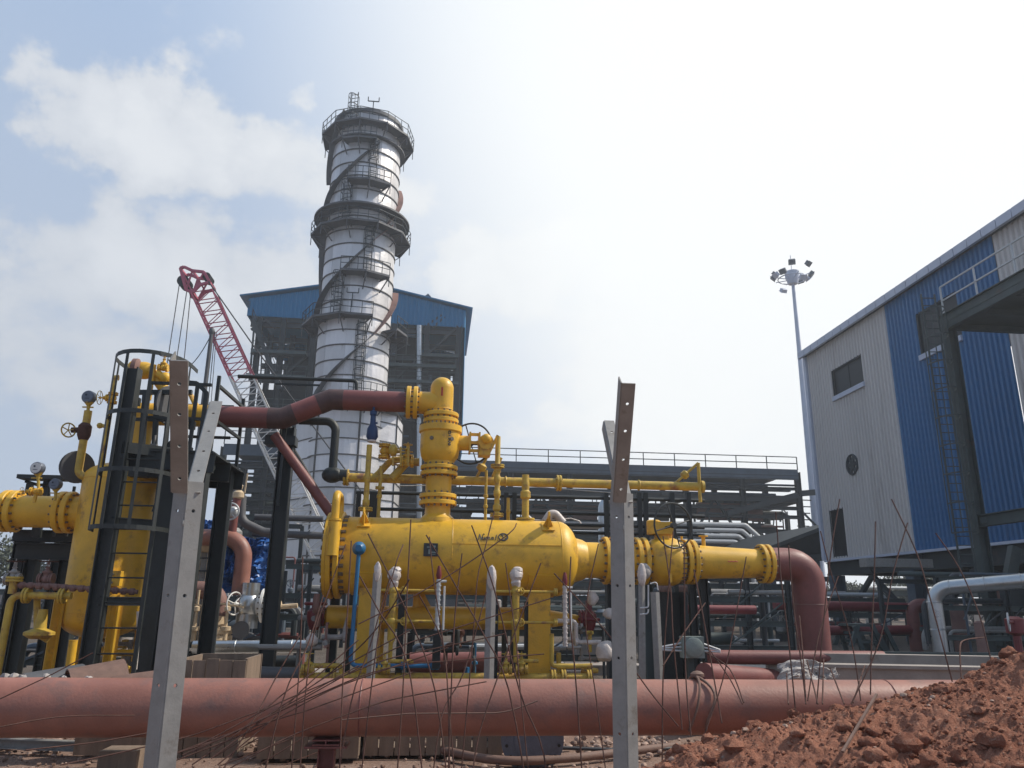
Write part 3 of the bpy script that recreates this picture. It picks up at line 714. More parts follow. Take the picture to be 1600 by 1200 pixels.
for q, rr in ((at(284, 436, CD), .36), (at(321, 429, CD), .25)):
    for k in range(4): mb.lathe(q + GY * (.2 + .25 * k), GY, [(0, rr), (.05, rr), (.07, rr * .85), (.11, rr * .85), (.13, rr), (.18, rr)], 18)
obj('sheave', mb, M['black'], cr)
mb = MB()
for (a, b, c, d_, o) in ((278, 440, 258, 570, .3), (289, 443, 270, 570, .5), (293, 446, 274, 640, .7)): mb.tube([at(a, b, CD) + GY * o, at(c, d_, CD) + GY * o], .028, 5)
mb.tube([at(328, 434, CD), at(392, 575, CD), at(480, 770, CD)], .02, 5)
for o in (0, .6): mb.tube([at(326, 440, CD) + GY * o, at(396, 540, CD) + GY * o, at(470, 640, CD) + GY * o, at(700, 950, CD) + GY * o], .045, 6)
obj('hoist_rope', mb, M['cable'], cr)
mb = MB(); b = xy(LB) + GX * 2.0 + GY * .6
mb.box(b + GZ * 1.9, (5.5, 3, 1.4)); mb.box(b + GX * 2.6 + GZ * 2.3, (1.6, 3.4, 2.2)); mb.box(b - GX * 1.2 - GY * 1.2 + GZ * 3.0, (1.6, 1.1, 1.9)); obj('upper_body', mb, M['strake'], cr)
mb = MB()
for o in (-1.9, 1.9): mb.lathe(b + GY * o - GX * 2.6 + GZ * .6 - GY * .4, GY, [(0, .6), (.8, .6)], 18); mb.lathe(b + GY * o + GX * 2.6 + GZ * .6 - GY * .4, GY, [(0, .6), (.8, .6)], 18); mb.box(b + GY * o + GZ * .6, (5.2, .8, 1.15))
obj('crawler_track', mb, M['black'], cr)

# ------------------------------------------------------------------ brown vent pole with a hanging cable, in front of the crane
VD = 30
mb = MB(); a = at(331, 518, VD); p = xy(at(318, 640, VD)); mb.tube([p, a], [.12, .08], 10); mb.ball(a, .12, 10, (1, 1, 1.4))
vp = thing('vent_pole', 'thin brown pole with cables hanging from its head, against the sky', 'pole', p)
obj('shaft', mb, M['strake'], vp)
mb = MB()
c0, c1 = a - GZ * .1, at(262, 560, VD)
mb.tube([c0.lerp(c1, f) - GZ * (.9 * 4 * f * (1 - f)) for f in [i / 12 for i in range(13)]], .018, 5)
mb.tube([a + GX * .12, xy(p, 1.0) + GX * .35], .016, 5); mb.tube([a + GX * .18, xy(p, 1.0) + GX * .6], .014, 5)
obj('cable', mb, M['cable'], vp)

# ------------------------------------------------------------------ high mast light
MD = 74
mp_ = xy(at(1277, 840, MD)); mt = at(1238, 437, MD)
ml = thing('high_mast_light', 'tall pale mast with a ring of floodlights rising behind the blue and cream building', 'light mast', mp_)
H_ = mt.z
mb = MB(); mb.tube([mp_, mp_ + GZ * H_ * .5, mp_ + GZ * H_], [.46, .32, .16], 14); obj('mast', mb, M['eave'], ml)
top = mp_ + GZ * H_
mb = MB(); mb.lathe(top, GZ, [(-.6, .3), (-.5, .5), (.3, .75), (.9, .75), (1.0, .3)], 14); mb.torus(top + GZ * .1, GZ, 1.5, .06, 24, 6)
for i in range(8): a = i * math.pi / 4; mb.beam(top, top + V((math.cos(a), math.sin(a), 0)) * 1.9 + GZ * .2, .07)
mb.beam(top + GZ, top + GZ * 2.9, .05); obj('headframe', mb, M['eave'], ml)
mb = None
for i in range(12):
    a = i * math.pi / 6 + .2; e = V((math.cos(a), math.sin(a), 0)); q = top + e * 1.9 + GZ * (.45 if i % 2 else 1.3) - GZ * (.9 if i % 3 == 0 else 0)
    dn = (e * .7 - GZ * .7).normalized(); _, x, y = basis(dn)
    mb = MB(); mb.box(q, (.62, .3, .5), (x, dn, y)); mb.box(q + dn * .18, (.72, .06, .6), (x, dn, y)); obj('floodlight', mb, M['slate'] if i % 3 else M['eave'], ml)

# ------------------------------------------------------------------ cream and blue building on the right
BD = 45.0
bb = thing('clad_building', 'tall cream and blue sheet clad building raised on steel columns at the right', 'building', xy(at(1300, 900, BD)))
K = xy(at(1265, 600, BD)); zt0 = at(1252, 556, BD).z; zb0 = at(1308, 876, BD).z
F = lambda s, z, o=0.0: K - GY * s + GX * o + GZ * z     # s metres towards the camera
def s_for(px, z):
    lo, hi = -5, 40
    for _ in range(50):
        m = (lo + hi) / 2
        if proj(F(m, z))[0] < px: lo = m
        else: hi = m
    return m
S1 = s_for(1385, zt0 - 1); S2 = s_for(1555, zt0 - 1); SL = 27.0
SLOPE = 0.0
ztf = lambda s: zt0 + SLOPE * s
zbf_ = lambda s: zb0
def hole(px0, py0, px1, py1):
    """opening given by its corners in the photograph: left top, right bottom"""
    lo, hi = 0, SL
    za_, zb_2 = 12, 12
    def zat(s, py):
        l, h = 0, 40
        for _ in range(50):
            m = (l + h) / 2
            if proj(F(s, m))[1] > py: l = m
            else: h = m
        return m
    for _ in range(6):
        zm_ = (za_ + zb_2) / 2; s0 = s_for(px0, zm_); s1 = s_for(px1, zm_); za_ = zat(s0, py0); zb_2 = zat(s1, py1)
    return s0, s1, za_, zb_2
h1 = hole(1303, 580, 1350, 596); h1 = (h1[0], h1[1], h1[3], h1[2]) if h1[3] < h1[2] else h1
h2 = hole(1437, 492, 1500, 523); h2 = (h2[0], h2[1], h2[3], h2[2]) if h2[3] < h2[2] else h2
h3 = hole(1300, 799, 1322, 868); h3 = (h3[0], h3[1], h3[3], h3[2]) if h3[3] < h3[2] else h3
mb = MB(); corr_wall(mb, F(0, 0), F(S1, 0), lambda s: zb0, lambda s: zt0, -GX, .30, .085, (h1, h3)); corr_wall(mb, F(0, 0) + GX * 14, F(0, 0), lambda s: zb0, lambda s: zt0, GY, .30, .085)
obj('cream_wall', mb, M['cream'], bb, ang=20)
mb = MB(); corr_wall(mb, F(S1 + .02, 0, -.02), F(S2, 0, -.02), lambda s: zb0, lambda s: zt0, -GX, .30, .085, ((h2[0] - S1, h2[1] - S1, h2[2], h2[3]),))
obj('blue_wall', mb, M['bluewall'], bb, ang=20)
mb = MB(); corr_wall(mb, F(S2 + .02, 0), F(SL, 0), lambda s: zb0, lambda s: zt0, -GX, .30, .085); obj('cream_wall', mb, M['cream'], bb, ang=20)
for (h, nm) in ((h1, 'window'), (h2, 'window'), (h3, 'door_shade_pane')):
    mb = MB(); c = F((h[0] + h[1]) / 2, (h[2] + h[3]) / 2, .075); mb.box(c, (.03, h[1] - h[0] + .06, h[3] - h[2] + .06)); w_ = obj(nm, mb, M['glass'] if nm == 'window' else M['dark'], bb)  # the door's solid pane is coloured as the shade within
    mb = MB(); e = .035
    for zz_ in (h[2], h[3]): mb.beam(F(h[0], zz_, -.02), F(h[1], zz_, -.02), e, .12)
    for ss in (h[0], h[1]): mb.beam(F(ss, h[2], -.02), F(ss, h[3], -.02), e, .12)
    if nm == 'window': mb.beam(F((h[0] + h[1]) / 2, h[2], .05), F((h[0] + h[1]) / 2, h[3], .05), .04)
    obj('frame', mb, M['steel'], w_)
    if nm == 'window': mb = MB(); mb.box(F((h[0] + h[1]) / 2, h[2] - .15, -.12), (.14, h[1] - h[0] + .1, .26)); obj('sill', mb, M['eave'], w_)
# round fan
fs = s_for(1335, 9); fz = hole(1334, 726, 1340, 726)[2]
mb = MB(); fc = F(fs, fz, -.1); mb.torus(fc, GX, .55, .06, 24, 6); 
for i in range(6): a = i * math.pi / 3; mb.beam(fc, fc + GY * math.cos(a) * .5 + GZ * math.sin(a) * .5, .05, .22)
fn_ = obj('wall_fan', mb, M['steel'], bb)
mb = MB(); mb.cyl(fc + GX * .02, fc + GX * .12, .54, 24); obj('fan_shade_disc', mb, M['dark'], fn_)  # solid disc coloured as the shade behind the blades
# corner flashings, base flashing, gutter and roof
mb = MB(); mb.box(F(-.08, (zt0 + zb0) / 2, -.05), (.3, .3, zt0 - zb0)); obj('corner_flashing', mb, M['eave'], bb)
mb = MB(); mb.box(F(SL / 2, zb0 - .06, -.06), (.25, SL, .12)); obj('base_flashing', mb, M['eave'], bb)
mb = MB(); n_ = 30
for i in range(n_):
    s0 = -.4 + (SL + .4) * i / n_; s1 = -.4 + (SL + .4) * (i + 1) / n_ - .05
    mb.box(F((s0 + s1) / 2, zt0 + .08, -.36), (.16, s1 - s0, .40))
obj('gutter', mb, M['eave'], bb)
mb = MB(); mb.ext([F(-.35, zt0 + .12, -.27), F(-.35, zt0 + 1.2, 14), F(-.35, zt0 + 1.3, 14), F(-.35, zt0 + .22, -.27)], -GY * (SL + .35)); obj('roof', mb, M['slate'], bb)
mb = MB(); mb.beam(F(-.1, zt0 - .0, -.18), F(SL, zt0 - .0, -.18), .16, .2); mb.box(F(SL / 2, zb0 + .05, 7), (14, SL, .25))
for o in (0.2, 7, 13.5): mb.ibeam(F(0, zb0 - .5, o), F(SL, zb0 - .5, o), .4, .8, .05)
for i in range(7): s = SL * i / 6; mb.ibeam(F(s, zb0 - .5, 0), F(s, zb0 - .5, 14), .35, .7, .05)
obj('floor_beams', mb, M['steel'], bb)
cols_ = [(.6, .2), (8.2, .2), (17, .2), (.6, 7), (8.2, 7), (17, 7), (.6, 13.5), (8.2, 13.5), (17, 13.5)]
for (s, o) in cols_:
    mb = MB(); mb.ibeam(F(s, 0, o), F(s, zb0 - .9, o), .65, .65, .06, GX); mb.box(F(s, .15, o), (1.1, 1.1, .3)); obj('column', mb, M['slate'], bb)
mb = MB()
for (s0, s1) in ((.6, 8.2), (8.2, 17)):
    for o in (.2, 13.5): mb.beam(F(s0, .6, o), F((s0 + s1) / 2, zb0 - 1, o), .22); mb.beam(F(s1, .6, o), F((s0 + s1) / 2, zb0 - 1, o), .22)
for z in (1.4, 2.7):
    for o in (7, 13.5): mb.beam(F(0, z, o), F(SL, z, o), .2)
obj('bracing', mb, M['steel'], bb)

# low dark lean-to roof beside the building
lt = thing('lean_to_shed', 'low dark lean-to roof on thin posts beside the cream wall', 'shed', xy(at(1250, 900, 52)))
A_, B_, C_, D_ = at(1196, 862, 52), at(1303, 822, 46), at(1312, 852, 46), at(1205, 876, 52)
mb = MB(); mb.ext([A_, B_, B_ + GY * 14 + GZ * .1, A_ + GY * 14], GZ * .25); obj('roof', mb, M['steel'], lt)
mb = MB(); mb.ext([A_ + GY * .3, B_ + GY * .3, at(1312, 866, 46) + GY * .3, at(1205, 874, 52) + GY * .3], GY * .15); obj('soffit_shade', mb, M['shade_dark'], lt)  # near-black sheet painted as the shade under the sloping roof
mb = MB(); mb.beam(at(1200, 880, 51), at(1310, 868, 46), .3, .4); mb.beam(at(1196, 905, 51), at(1310, 905, 46), .2, .3); obj('beam', mb, M['steel'], lt)
for x in (1205, 1240, 1275, 1303): mb = MB(); q = at(x, 866, 50); mb.beam(xy(q), q, .28); obj('post', mb, M['slate'], lt)

# ------------------------------------------------------------------ access platform with ladder in front of the building
TD = 25.0
ap = thing('access_platform', 'grey steel access platform with handrail and caged ladder in front of the blue wall', 'platform', xy(at(1545, 1000, TD)))
base = xy(at(1520, 760, TD)); zp = at(1492, 505, TD).z
q = V((base.x, base.y, zp))
mb = MB(); mb.ibeam(base, q, .36, .36, .03, GX); mb.box(base + GZ * .1, (.6, .6, .2)); obj('column', mb, M['green'], ap)
for (a, b) in ((5.0, 0), (0, 3.5), (5, 3.5), (11, 0), (11, 3.5)):
    mb = MB(); c = base - GY * a + GX * b; mb.ibeam(c, c + GZ * (zp - .3), .3, .3, .03, GX)
    if a > 4: mb = None
    if mb: obj('column', mb, M['green'], ap)
mb = MB(); mb.box(q - GY * 5.5 + GX * 1.8 + GZ * .0, (3.9, 11.6, .05)); mb.ibeam(q - GX * .12 + GY * .3, q - GX * .12 - GY * 11.5, .2, .62, .03); mb.ibeam(q + GX * 3.6 + GY * .3, q + GX * 3.6 - GY * 11.5, .2, .6, .03)
for i in range(8): mb.ibeam(q - GY * (i * 1.6) - GZ * .1, q - GY * (i * 1.6) + GX * 3.6 - GZ * .1, .15, .35, .02)
obj('deck', mb, M['green'], ap)
mb = MB()
for yy in (815,):
    a = xy(base, at(1540, yy, TD).z); mb.ibeam(a, a - GY * 8, .25, .4, .03); mb.beam(a - GY * .2, a - GY * 6 + GX * 2, .2)
zz1 = at(1540, 940, TD).z
mb.beam(base + GZ * (zz1 - 1.4), base + GX * 1.2 + GZ * (zz1 + 1.8), .25, .35)
obj('bracing', mb, M['green'], ap)
mb = MB(); railrun(mb, q - GX * .1 + GZ * .3, q - GX * .1 - GY * 11 + GZ * .3, 1.1, 1.6, .05); obj('handrail', mb, M['galvlight'], ap)
lb = q - GX * .75 - GY * .1
def onp(u, o, z): return V((lb.x, lb.y, z)) - GX * 0 + GY * u * 0 + GX * u + GY * -o
zl0 = at(1510, 938, TD).z
cage_ladder(lambda u, o, z: V((base.x - .62 + u, base.y - .05 - o, z)), zl0, zp + 1.1, .5, True, ap, 'green', hoop=1.0, th=.05, rung=.3, depth=.7)
mb = MB(); mb.box(V((base.x - .55, base.y - .5, zl0)), (1.1, 1.2, .1)); obj('ladder_landing', mb, M['green'], ap)

# ------------------------------------------------------------------ silver insulated pipe and stair frame on the right
def pipe(name, label, pts, r, m_, bend=None, seg=14, cat='pipe', group=None, fl=(), kids=(), bands=0):
    pts = [V(p) for p in pts]; mb = MB(); path = fillet(pts, bend or r * 3, 8) if len(pts) > 2 else pts
    mb.tube(path, r, seg)
    if bands:
        for a, b in zip(pts, pts[1:]):
            n_ = int((b - a).length / bands)
            for i in range(n_): c = a.lerp(b, (i + .5) / n_); mb.torus(c, b - a, r, .012, seg, 4)
    if not fl: return obj(name, mb, M[m_], None, label, cat, group)
    t = thing(name, label, cat, min(pts, key=lambda p: p.z), group); obj('pipe_wall', mb, M[m_], t)
    for (c, ax, fr, th, n_) in fl:
        mb = MB(); mb.flange(c, ax, fr, th, n_); obj('flange', mb, [M[m_ if len(m_) else 'yellow'], M['bolt']], t)
    return t
a, b, c = at(1470, 1022, 21), at(1458, 920, 21), at(1680, 897, 16.5)
b.x = (a.x + b.x) / 2; a.x = b.x; a.y = b.y; c = at(1625, 905, 19.5)
pipe('insulated_pipe', 'shiny silver insulated pipe turning down under the blue wall at the far right', [xy(a, .0), b, c, c + (c - b) * .5], .20, 'silver', .45, 16, bands=.7)
def handwheel(mb, c, ax, Rw, r=None, spokes=5, seg=30):
    r = r or Rw * .055; mb.torus(c, ax, Rw, r, seg, 7); d, x, y = basis(ax)
    for i in range(spokes):
        a = 2 * math.pi * i / spokes + .3; mb.tube([V(c) - d * Rw * .06, V(c) + (x * math.cos(a) + y * math.sin(a)) * Rw], r * .7, 6)
    mb.lathe(V(c) - d * Rw * .12, ax, [(0, Rw * .13), (Rw * .2, Rw * .13)], 10); return mb
def gate_valve(name, label, p, pax, up, r, m_='yellow_old', wheel='galvlight', Rw=None, hgt=None, group=None, stub=2.2, spokes=5, rising=True):
    """a small flanged gate valve: body on the pipe, bonnet, yoke and wheel"""
    p = V(p); pax = V(pax).normalized(); up = V(up).normalized(); t = thing(name, label, 'valve', p, group); h = hgt or r * 7; Rw = Rw or r * 2.6
    mb = MB(); mb.lathe(p - pax * r * 1.6, pax, [(0, r), (r * .6, r * 1.05), (r * 1.2, r * 1.5), (r * 2, r * 1.5), (r * 2.6, r * 1.05), (r * 3.2, r)], 18)
    mb.lathe(p, up, [(0, r * 1.1), (r * 1.8, r * 1.05), (r * 2.0, r * 1.5), (r * 2.5, r * 1.5), (r * 2.6, r * .9), (h * .62, r * .5), (h * .64, r * .8), (h * .68, r * .8)], 16)
    obj('body', mb, M[m_], t)
    for s_ in (-1, 1):
        mb = MB(); mb.flange(p + pax * (s_ * r * 1.75), pax, r * 1.9, r * .35, 8); obj('flange', mb, [M[m_], M['bolt']], t)
    mb = MB(); s_, x, y = basis(up)
    for k in (-1, 1): mb.beam(p + up * h * .62 + x * k * r * .45, p + up * h * .9 + x * k * r * .35, r * .22)
    mb.cyl(p + up * h * .6, p + up * h * (1.15 if rising else 1.0), r * .16, 8); mb.lathe(p + up * h * .88, up, [(0, r * .5), (r * .4, r * .5)], 10); obj('yoke', mb, M[m_], t)
    mb = MB(); handwheel(mb, p + up * h, up, Rw, None, spokes); obj('handwheel', mb, M[wheel], t)
    return t
mb = MB(); c = at(1576, 972, 14); hv = thing('valve_handwheel', 'large pale spoked handwheel on a stem in the shade behind the soil mound', 'handwheel', xy(c))
handwheel(mb, c, GX * .75 - GY * .66, .16, .012, 6); obj('wheel', mb, M['galvlight'], hv)
mb = MB(); mb.cyl(c, c + GX * .35 + GY * -.0 + GY * .3, .03, 8); mb.tube([c + GX * .35 + GY * .3, xy(c) + GX * .35 + GY * .3], .07, 10); mb.lathe(c + GX * .35 + GY * .3 - GZ * .25, GZ, [(0, .07), (.05, .17), (.3, .17), (.35, .07)], 14); obj('stem', mb, M['crimson'], hv)
# short steel stair and walkway under the building
sd = thing('steel_steps', 'short grey-green steel steps with sloping side bars under the building', 'steps', xy(at(1370, 1030, 24)))
D0 = 24
for (x0, y0, x1, y1) in ((1330, 1010, 1340, 978), (1352, 1030, 1335, 978), (1362, 975, 1390, 1035), (1380, 975, 1410, 1035), (1370, 990, 1400, 1040)):
    for o in (0, 1): mb = MB(); mb.beam(at(x0, y0, D0) + GY * o, at(x1, y1, D0) + GY * o, .1, .12); obj('side_bar', mb, M['green'], sd)
for (x0, x1, yy) in ((1336, 1366, 977), (1340, 1372, 990), (1343, 1378, 1003)):
    mb = MB(); a, b = at(x0, yy, D0), at(x1, yy, D0); mb.box((a + b) / 2 + GY * .5, ((b - a).length, 1, .08)); obj('tread', mb, M['green'], sd)
# ------------------------------------------------------------------ big yellow horizontal vessel (gas scrubber)
YM = [M['yellow'], M['bolt']]
VDp = 13.0
VR = ln(56, VDp) ; VZ = (at(720, 816, VDp).z + at(720, 925, VDp).z) / 2
def vx(px, z=None, D=VDp): return az(px, VZ if z is None else z, D)
A0, A1 = vx(536), vx(870)
vs_ = thing('gas_scrubber', 'large yellow horizontal pressure vessel on two plate legs with bolted end door', 'pressure vessel', xy(vx(700)))
mb = MB(); L_ = (A1 - A0).length
prof = [(0, VR * .98), (.02, VR), (L_, VR)]
for i in range(1, 13): a = i / 12 * math.pi / 2; prof.append((L_ + VR * .60 * math.sin(a), VR * math.cos(a)))
mb.lathe(A0, GX, prof, 72)
for s_ in (L_ * .5, L_): mb.torus(A0 + GX * s_, GX, VR, .006, 64, 6)
mb.beam(A0 + GX * L_ * .5 - GY * VR * .966 + GZ * VR * .27, A0 + GX * L_ - GY * VR * .966 + GZ * VR * .27, .014)
obj('shell', mb, M['yellow'], vs_)
mb = MB(); mb.flange(A0 - GX * .10, GX, VR * 1.14, .085, 28, gap=.01); obj('end_flange', mb, YM, vs_)
mb = MB(); c0 = A0 - GX * .2
mb.lathe(c0, -GX, [(0, VR * 1.12), (.05, VR * 1.1), (.07, VR * .9), (.10, VR * .3)], 48)
mb.beam(c0 - GX * .12 - GZ * .3 - GY * .2, c0 - GX * .12 - GZ * .3 + GY * .2, .03); obj('end_door', mb, M['yellow'], vs_)
# davit arm: upright pipe with a bent top that carries the door
mb = MB(); d0 = at(519, 868, VDp - VR - .12); d1 = at(523, 770, VDp - VR - .12); d1.x = d0.x + .0
pts = [d0, V((d0.x, d0.y, d1.z)), V((d0.x, d0.y, d1.z)) + GY * .55, V((d0.x, d0.y, d1.z)) + GY * .55 - GZ * .35]
mb.tube(fillet(pts, .16, 8), .062, 14); mb.lathe(d0, GZ, [(0, .086), (.52, .086), (.53, .1), (.56, .1)], 18); mb.beam(d0 + GZ * .4, d0 + GZ * .4 + GY * .45, .05, .12); obj('davit_arm', mb, M['yellow'], vs_)
# saddles (two legs each side drawn as plate columns)
for px, w in ((574, 30), (842, 32)):
    c = vx(px, 1.2, VDp - VR * .55); wd = ln(w, VDp - VR * .5); zt_ = VZ - VR * .62
    mb = MB(); mb.box((c.x, c.y, (zt_ + .25) / 2 + .12), (wd, .03, zt_ - .25)); mb.box((c.x - wd * .4, c.y + VR * .55, (zt_ + .2) / 2 + .12), (.03, VR * 1.1, zt_ - .3)); mb.box((c.x + wd * .4, c.y + VR * .55, (zt_ + .2) / 2 + .12), (.03, VR * 1.1, zt_ - .3)); mb.box((c.x, c.y + VR * 1.1, (zt_ + .25) / 2 + .12), (wd, .03, zt_ - .25))
    mb.box((c.x, c.y + VR * .55, .12), (wd * 1.6, VR * 1.5, .05)); obj('leg', mb, M['yellow'], vs_)
    ce = az(px, VZ, VDp); mb = MB(); n_ = 12; vsx = []
    for i in range(n_ + 1):
        a = R(-62 + 124 * i / n_)
        for (o, rr) in ((-wd * .68, VR + .001), (wd * .68, VR + .001), (wd * .68, VR + .022), (-wd * .68, VR + .022)): vsx.append(ce + GX * o + GY * math.sin(a) * rr - GZ * math.cos(a) * rr)
    mb.add(vsx, [(i * 4 + k, i * 4 + (k + 1) % 4, i * 4 + 4 + (k + 1) % 4, i * 4 + 4 + k) for i in range(n_) for k in range(4)] + [(0, 1, 2, 3), (n_ * 4 + 3, n_ * 4 + 2, n_ * 4 + 1, n_ * 4)])
    obj('saddle_pad', mb, M['yellow'], vs_)
# lifting lugs
for px in (569, 851):
    ce = az(px, VZ, VDp); mb = MB(); a = R(38); nrm = (-GY * math.sin(a) + GZ * math.cos(a)); tg = (GY * math.cos(a) + GZ * math.sin(a))
    p = ce + nrm * VR; mb.box(p + nrm * .01, (.2, .24, .02), (GX, tg, nrm)); mb.ext([p - tg * .1 - GX * .012, p + tg * .1 - GX * .012, p + tg * .05 + nrm * .26 - GX * .012, p - tg * .02 + nrm * .3 - GX * .012, p - tg * .08 + nrm * .26 - GX * .012], GX * .024)
    mb.ext([p - tg * .012 - GX * .09, p - tg * .012 + GX * .09, p - tg * .012 + GX * .01 + nrm * .2, p - tg * .012 - GX * .01 + nrm * .2], tg * .02)
    obj('lifting_lug', mb, M['yellow'], vs_)
# name plate
q = at(673, 859, VDp - VR - .03); mb = MB(); mb.box(q, (.22, .02, .2)); mb.box(q + GY * .03, (.17, .05, .15)); np_ = obj('nameplate', mb, M['steel'], vs_)
mb = MB()
for (dx, dz, w, h) in ((-.03, .04, .06, .02), (.05, .05, .05, .03), (-.02, -.03, .03, .07), (.05, -.04, .07, .02), (.05, -.07, .05, .01)): mb.box(q - GY * .013 + GX * dx + GZ * dz, (w, .004, h))
obj('plate_marking', mb, M['boxgrey'], np_)
# handwritten name and logo on the shell
def onshell(u, w, off=.004):
    """u along the vessel from px 743 (metres), w metres round the shell"""
    th = TH0 + w / VR; return U0_ + GX * u + (-GY * math.cos(th) + GZ * math.sin(th)) * (VR + off)
U0_ = az(743, VZ + .35, VDp - VR * .8); U0_ = V((U0_.x, vx(743).y, VZ)); 
TH0 = math.asin(min(.99, (at(760, 844, VDp - VR * .87).z - VZ) / VR))
K_ = 13.0 / 1200
strokes = [[(0, 0), (2, 12)], [(2, 12), (4, 0)], [(4, 0), (7.2, 12.5), (9, 11.5)], [(6.3, 6), (5.6, 1), (8, .5), (9.2, 6), (9.4, 1)], [(10.5, 1), (11.5, 6), (13, 5.5), (12.6, 1)], [(12.8, 5), (14.6, 6), (14.5, 1)], [(14.6, 5), (16.5, 6), (16.6, 1.5), (17.5, 1)],
           [(22, 5.5), (20, 6), (18.8, 3), (19.8, .8), (21.6, 3), (22.2, 6), (22.2, 1)], [(27, 11), (24.8, 1), (25.4, 0)], [(27.6, -.6), (28, -.4)]]
mb = MB()
for s_ in strokes: mb.tube([onshell(x * K_, y * K_ * .82) for x, y in s_], .006, 5)
cx, cy, rx, ry = 36.5, 5.5, 6.8, 6
mb.tube([onshell((cx + rx * math.cos(a)) * K_, (cy + ry * math.sin(a)) * K_) for a in [i * math.pi / 12 for i in range(25)]], .008, 5)
for s_ in ([(36.3, 11.3), (36.3, -.4)], [(38, -.6), (36.5, 0)], [(31.5, 10.5), (34, 9), (35, 7)], [(38, 2), (40, 3.5), (41.5, 1)], [(38.5, 11), (42, 8), (42.3, 4), (39, 0)]): mb.tube([onshell(x * K_, y * K_) for x, y in s_], .0075, 5)
obj('painted_name', mb, M['ink'], vs_)
# top nozzle
TN = vx(681); r_n = ln(19.5, VDp)
zf1 = at(681, 781, VDp).z
mb = MB(); mb.lathe(V((TN.x, TN.y, VZ + VR * .9)), GZ, [(0, r_n * 1.35), (.07, r_n * 1.3), (.12, r_n * 1.05), (.14, r_n), (zf1 - .09 - VZ - VR * .9, r_n)], 32); obj('top_nozzle', mb, M['yellow'], vs_)
# right hand nozzle
N1 = vx(905); ND = ln(27, VDp)
mb = MB(); e0, e1 = az(900, VZ - .02, VDp), az(945, VZ - .02, VDp); mb.cyl(e0, e1, ND, 32); mb.lathe(e0, GX, [(-.1, ND * 1.3), (.1, ND * 1.12), (.16, ND)], 32); obj('side_nozzle', mb, M['yellow'], vs_)
# small nozzles on the crown
zc_ = VZ + VR
def crown(px, py_top, r, lab=None):
    p = az(px, zc_, VDp); z1 = at(px, py_top, VDp).z; return p, z1

# ------------------------------------------------------------------ shutdown valve standing on the nozzle
tv = thing('shutdown_valve', 'big yellow globe shaped flanged valve standing upright on the vessel nozzle', 'valve', V((TN.x, TN.y, zf1)))
rb = ln(31, VDp)
zz2 = lambda py: at(681, py, VDp).z
mb = MB(); mb.flange((TN.x, TN.y, zf1), GZ, ln(29, VDp), .07, 16, gap=.015); obj('lower_flange', mb, YM, tv)
mb = MB(); T0 = V((TN.x, TN.y, 0))
za, zb_, zc2, zd = zf1 + .09, zz2(738), zz2(727), zz2(668)
mb.lathe(T0, GZ, [(za, r_n * 1.02), (zz2(745), r_n * 1.03)], 32); obj('spool', mb, M['yellow'], tv)
mb = MB(); mb.flange(T0 + GZ * zz2(736), GZ, ln(29, VDp), .065, 16, gap=.012); obj('lower_flange', mb, YM, tv)
mb = MB(); mb.lathe(T0, GZ, [(zz2(731), ln(23, VDp)), (zz2(722), ln(23, VDp)), (zz2(714), ln(29, VDp)), (zz2(704), rb), (zz2(678), rb * 1.0), (zz2(676), rb * 1.09), (zz2(667), rb * 1.09), (zz2(665), ln(26, VDp)), (zz2(660), ln(26, VDp))], 48)
mb.mat(1).bolts(T0 + GZ * zz2(667.5), GZ, rb * 1.03, 30, .013, .09).mat(0)
for a in (35, -25): e = GX * math.sin(R(a)) - GY * math.cos(R(a)); mb.mat(1).cyl(T0 + GZ * zz2(690) + e * rb * .9, T0 + GZ * zz2(690) + e * rb * 1.04, .035, 10).mat(0)
obj('valve_body', mb, YM, tv)
mb = MB(); mb.flange(T0 + GZ * zz2(654), GZ, ln(28, VDp), .07, 16, gap=.012); obj('upper_flange', mb, YM, tv)
# the number painted on its side
mb = MB()
def ons(u, w): th = R(27) + (w * .0112) / rb; return T0 + (GX * math.sin(th) - GY * math.cos(th)) * (rb + .006) + GZ * (zz2(687) + u * .0115)
for s_ in ([(4, -1.6), (8, -1.6), (8, 1), (6, 1.8), (4, 1), (4, -1.6)], [(1.5, -1.5), (1.5, 1.5)], [(-3, 1.5), (-2, -1), (-3.8, -1.5), (-5, 1.2), (-6.2, -.6)], [(-7, -2), (-9.4, 1.8)], [(-10.5, -1.5), (-12.5, -1.5), (-13, 1), (-11, 1.6), (-10.5, -1.5)]): mb.tube([ons(*p) for p in s_], .008, 5)
obj('painted_number', mb, M['ink'], tv)
# gearbox and handwheel on the right
gb = T0 + GZ * zz2(691)
mb = MB(); mb.cyl(gb + GX * rb * .9, gb + GX * (rb + .17), .13, 20); 
for dz in (-.14, 0, .14): mb.beam(gb + GX * (rb + .17) + GZ * dz - GY * .07, gb + GX * (rb + .33) + GZ * dz - GY * .07, .03, .05)
mb.box(gb + GX * (rb + .17), (.03, .3, .34)); mb.box(gb + GX * (rb + .33), (.03, .3, .34)); mb.lathe(gb + GX * (rb + .44) - GY * .17, GY, [(0, .13), (.34, .13)], 20); mb.box(gb + GX * (rb + .42) - GZ * .12, (.2, .3, .2)); mb.ball(gb + GX * (rb + .44) - GY * .2 + GZ * .05, .085, 14); obj('gearbox', mb, M['yellow'], tv)
hc = at(736, 693, VDp + .25); mb = MB(); handwheel(mb, hc, GY * 1 + GX * .25, ln(33, VDp), .016, 4, 40); mb.cyl(hc, gb + GX * (rb + .44), .03, 8); obj('handwheel', mb, M['black'], tv)

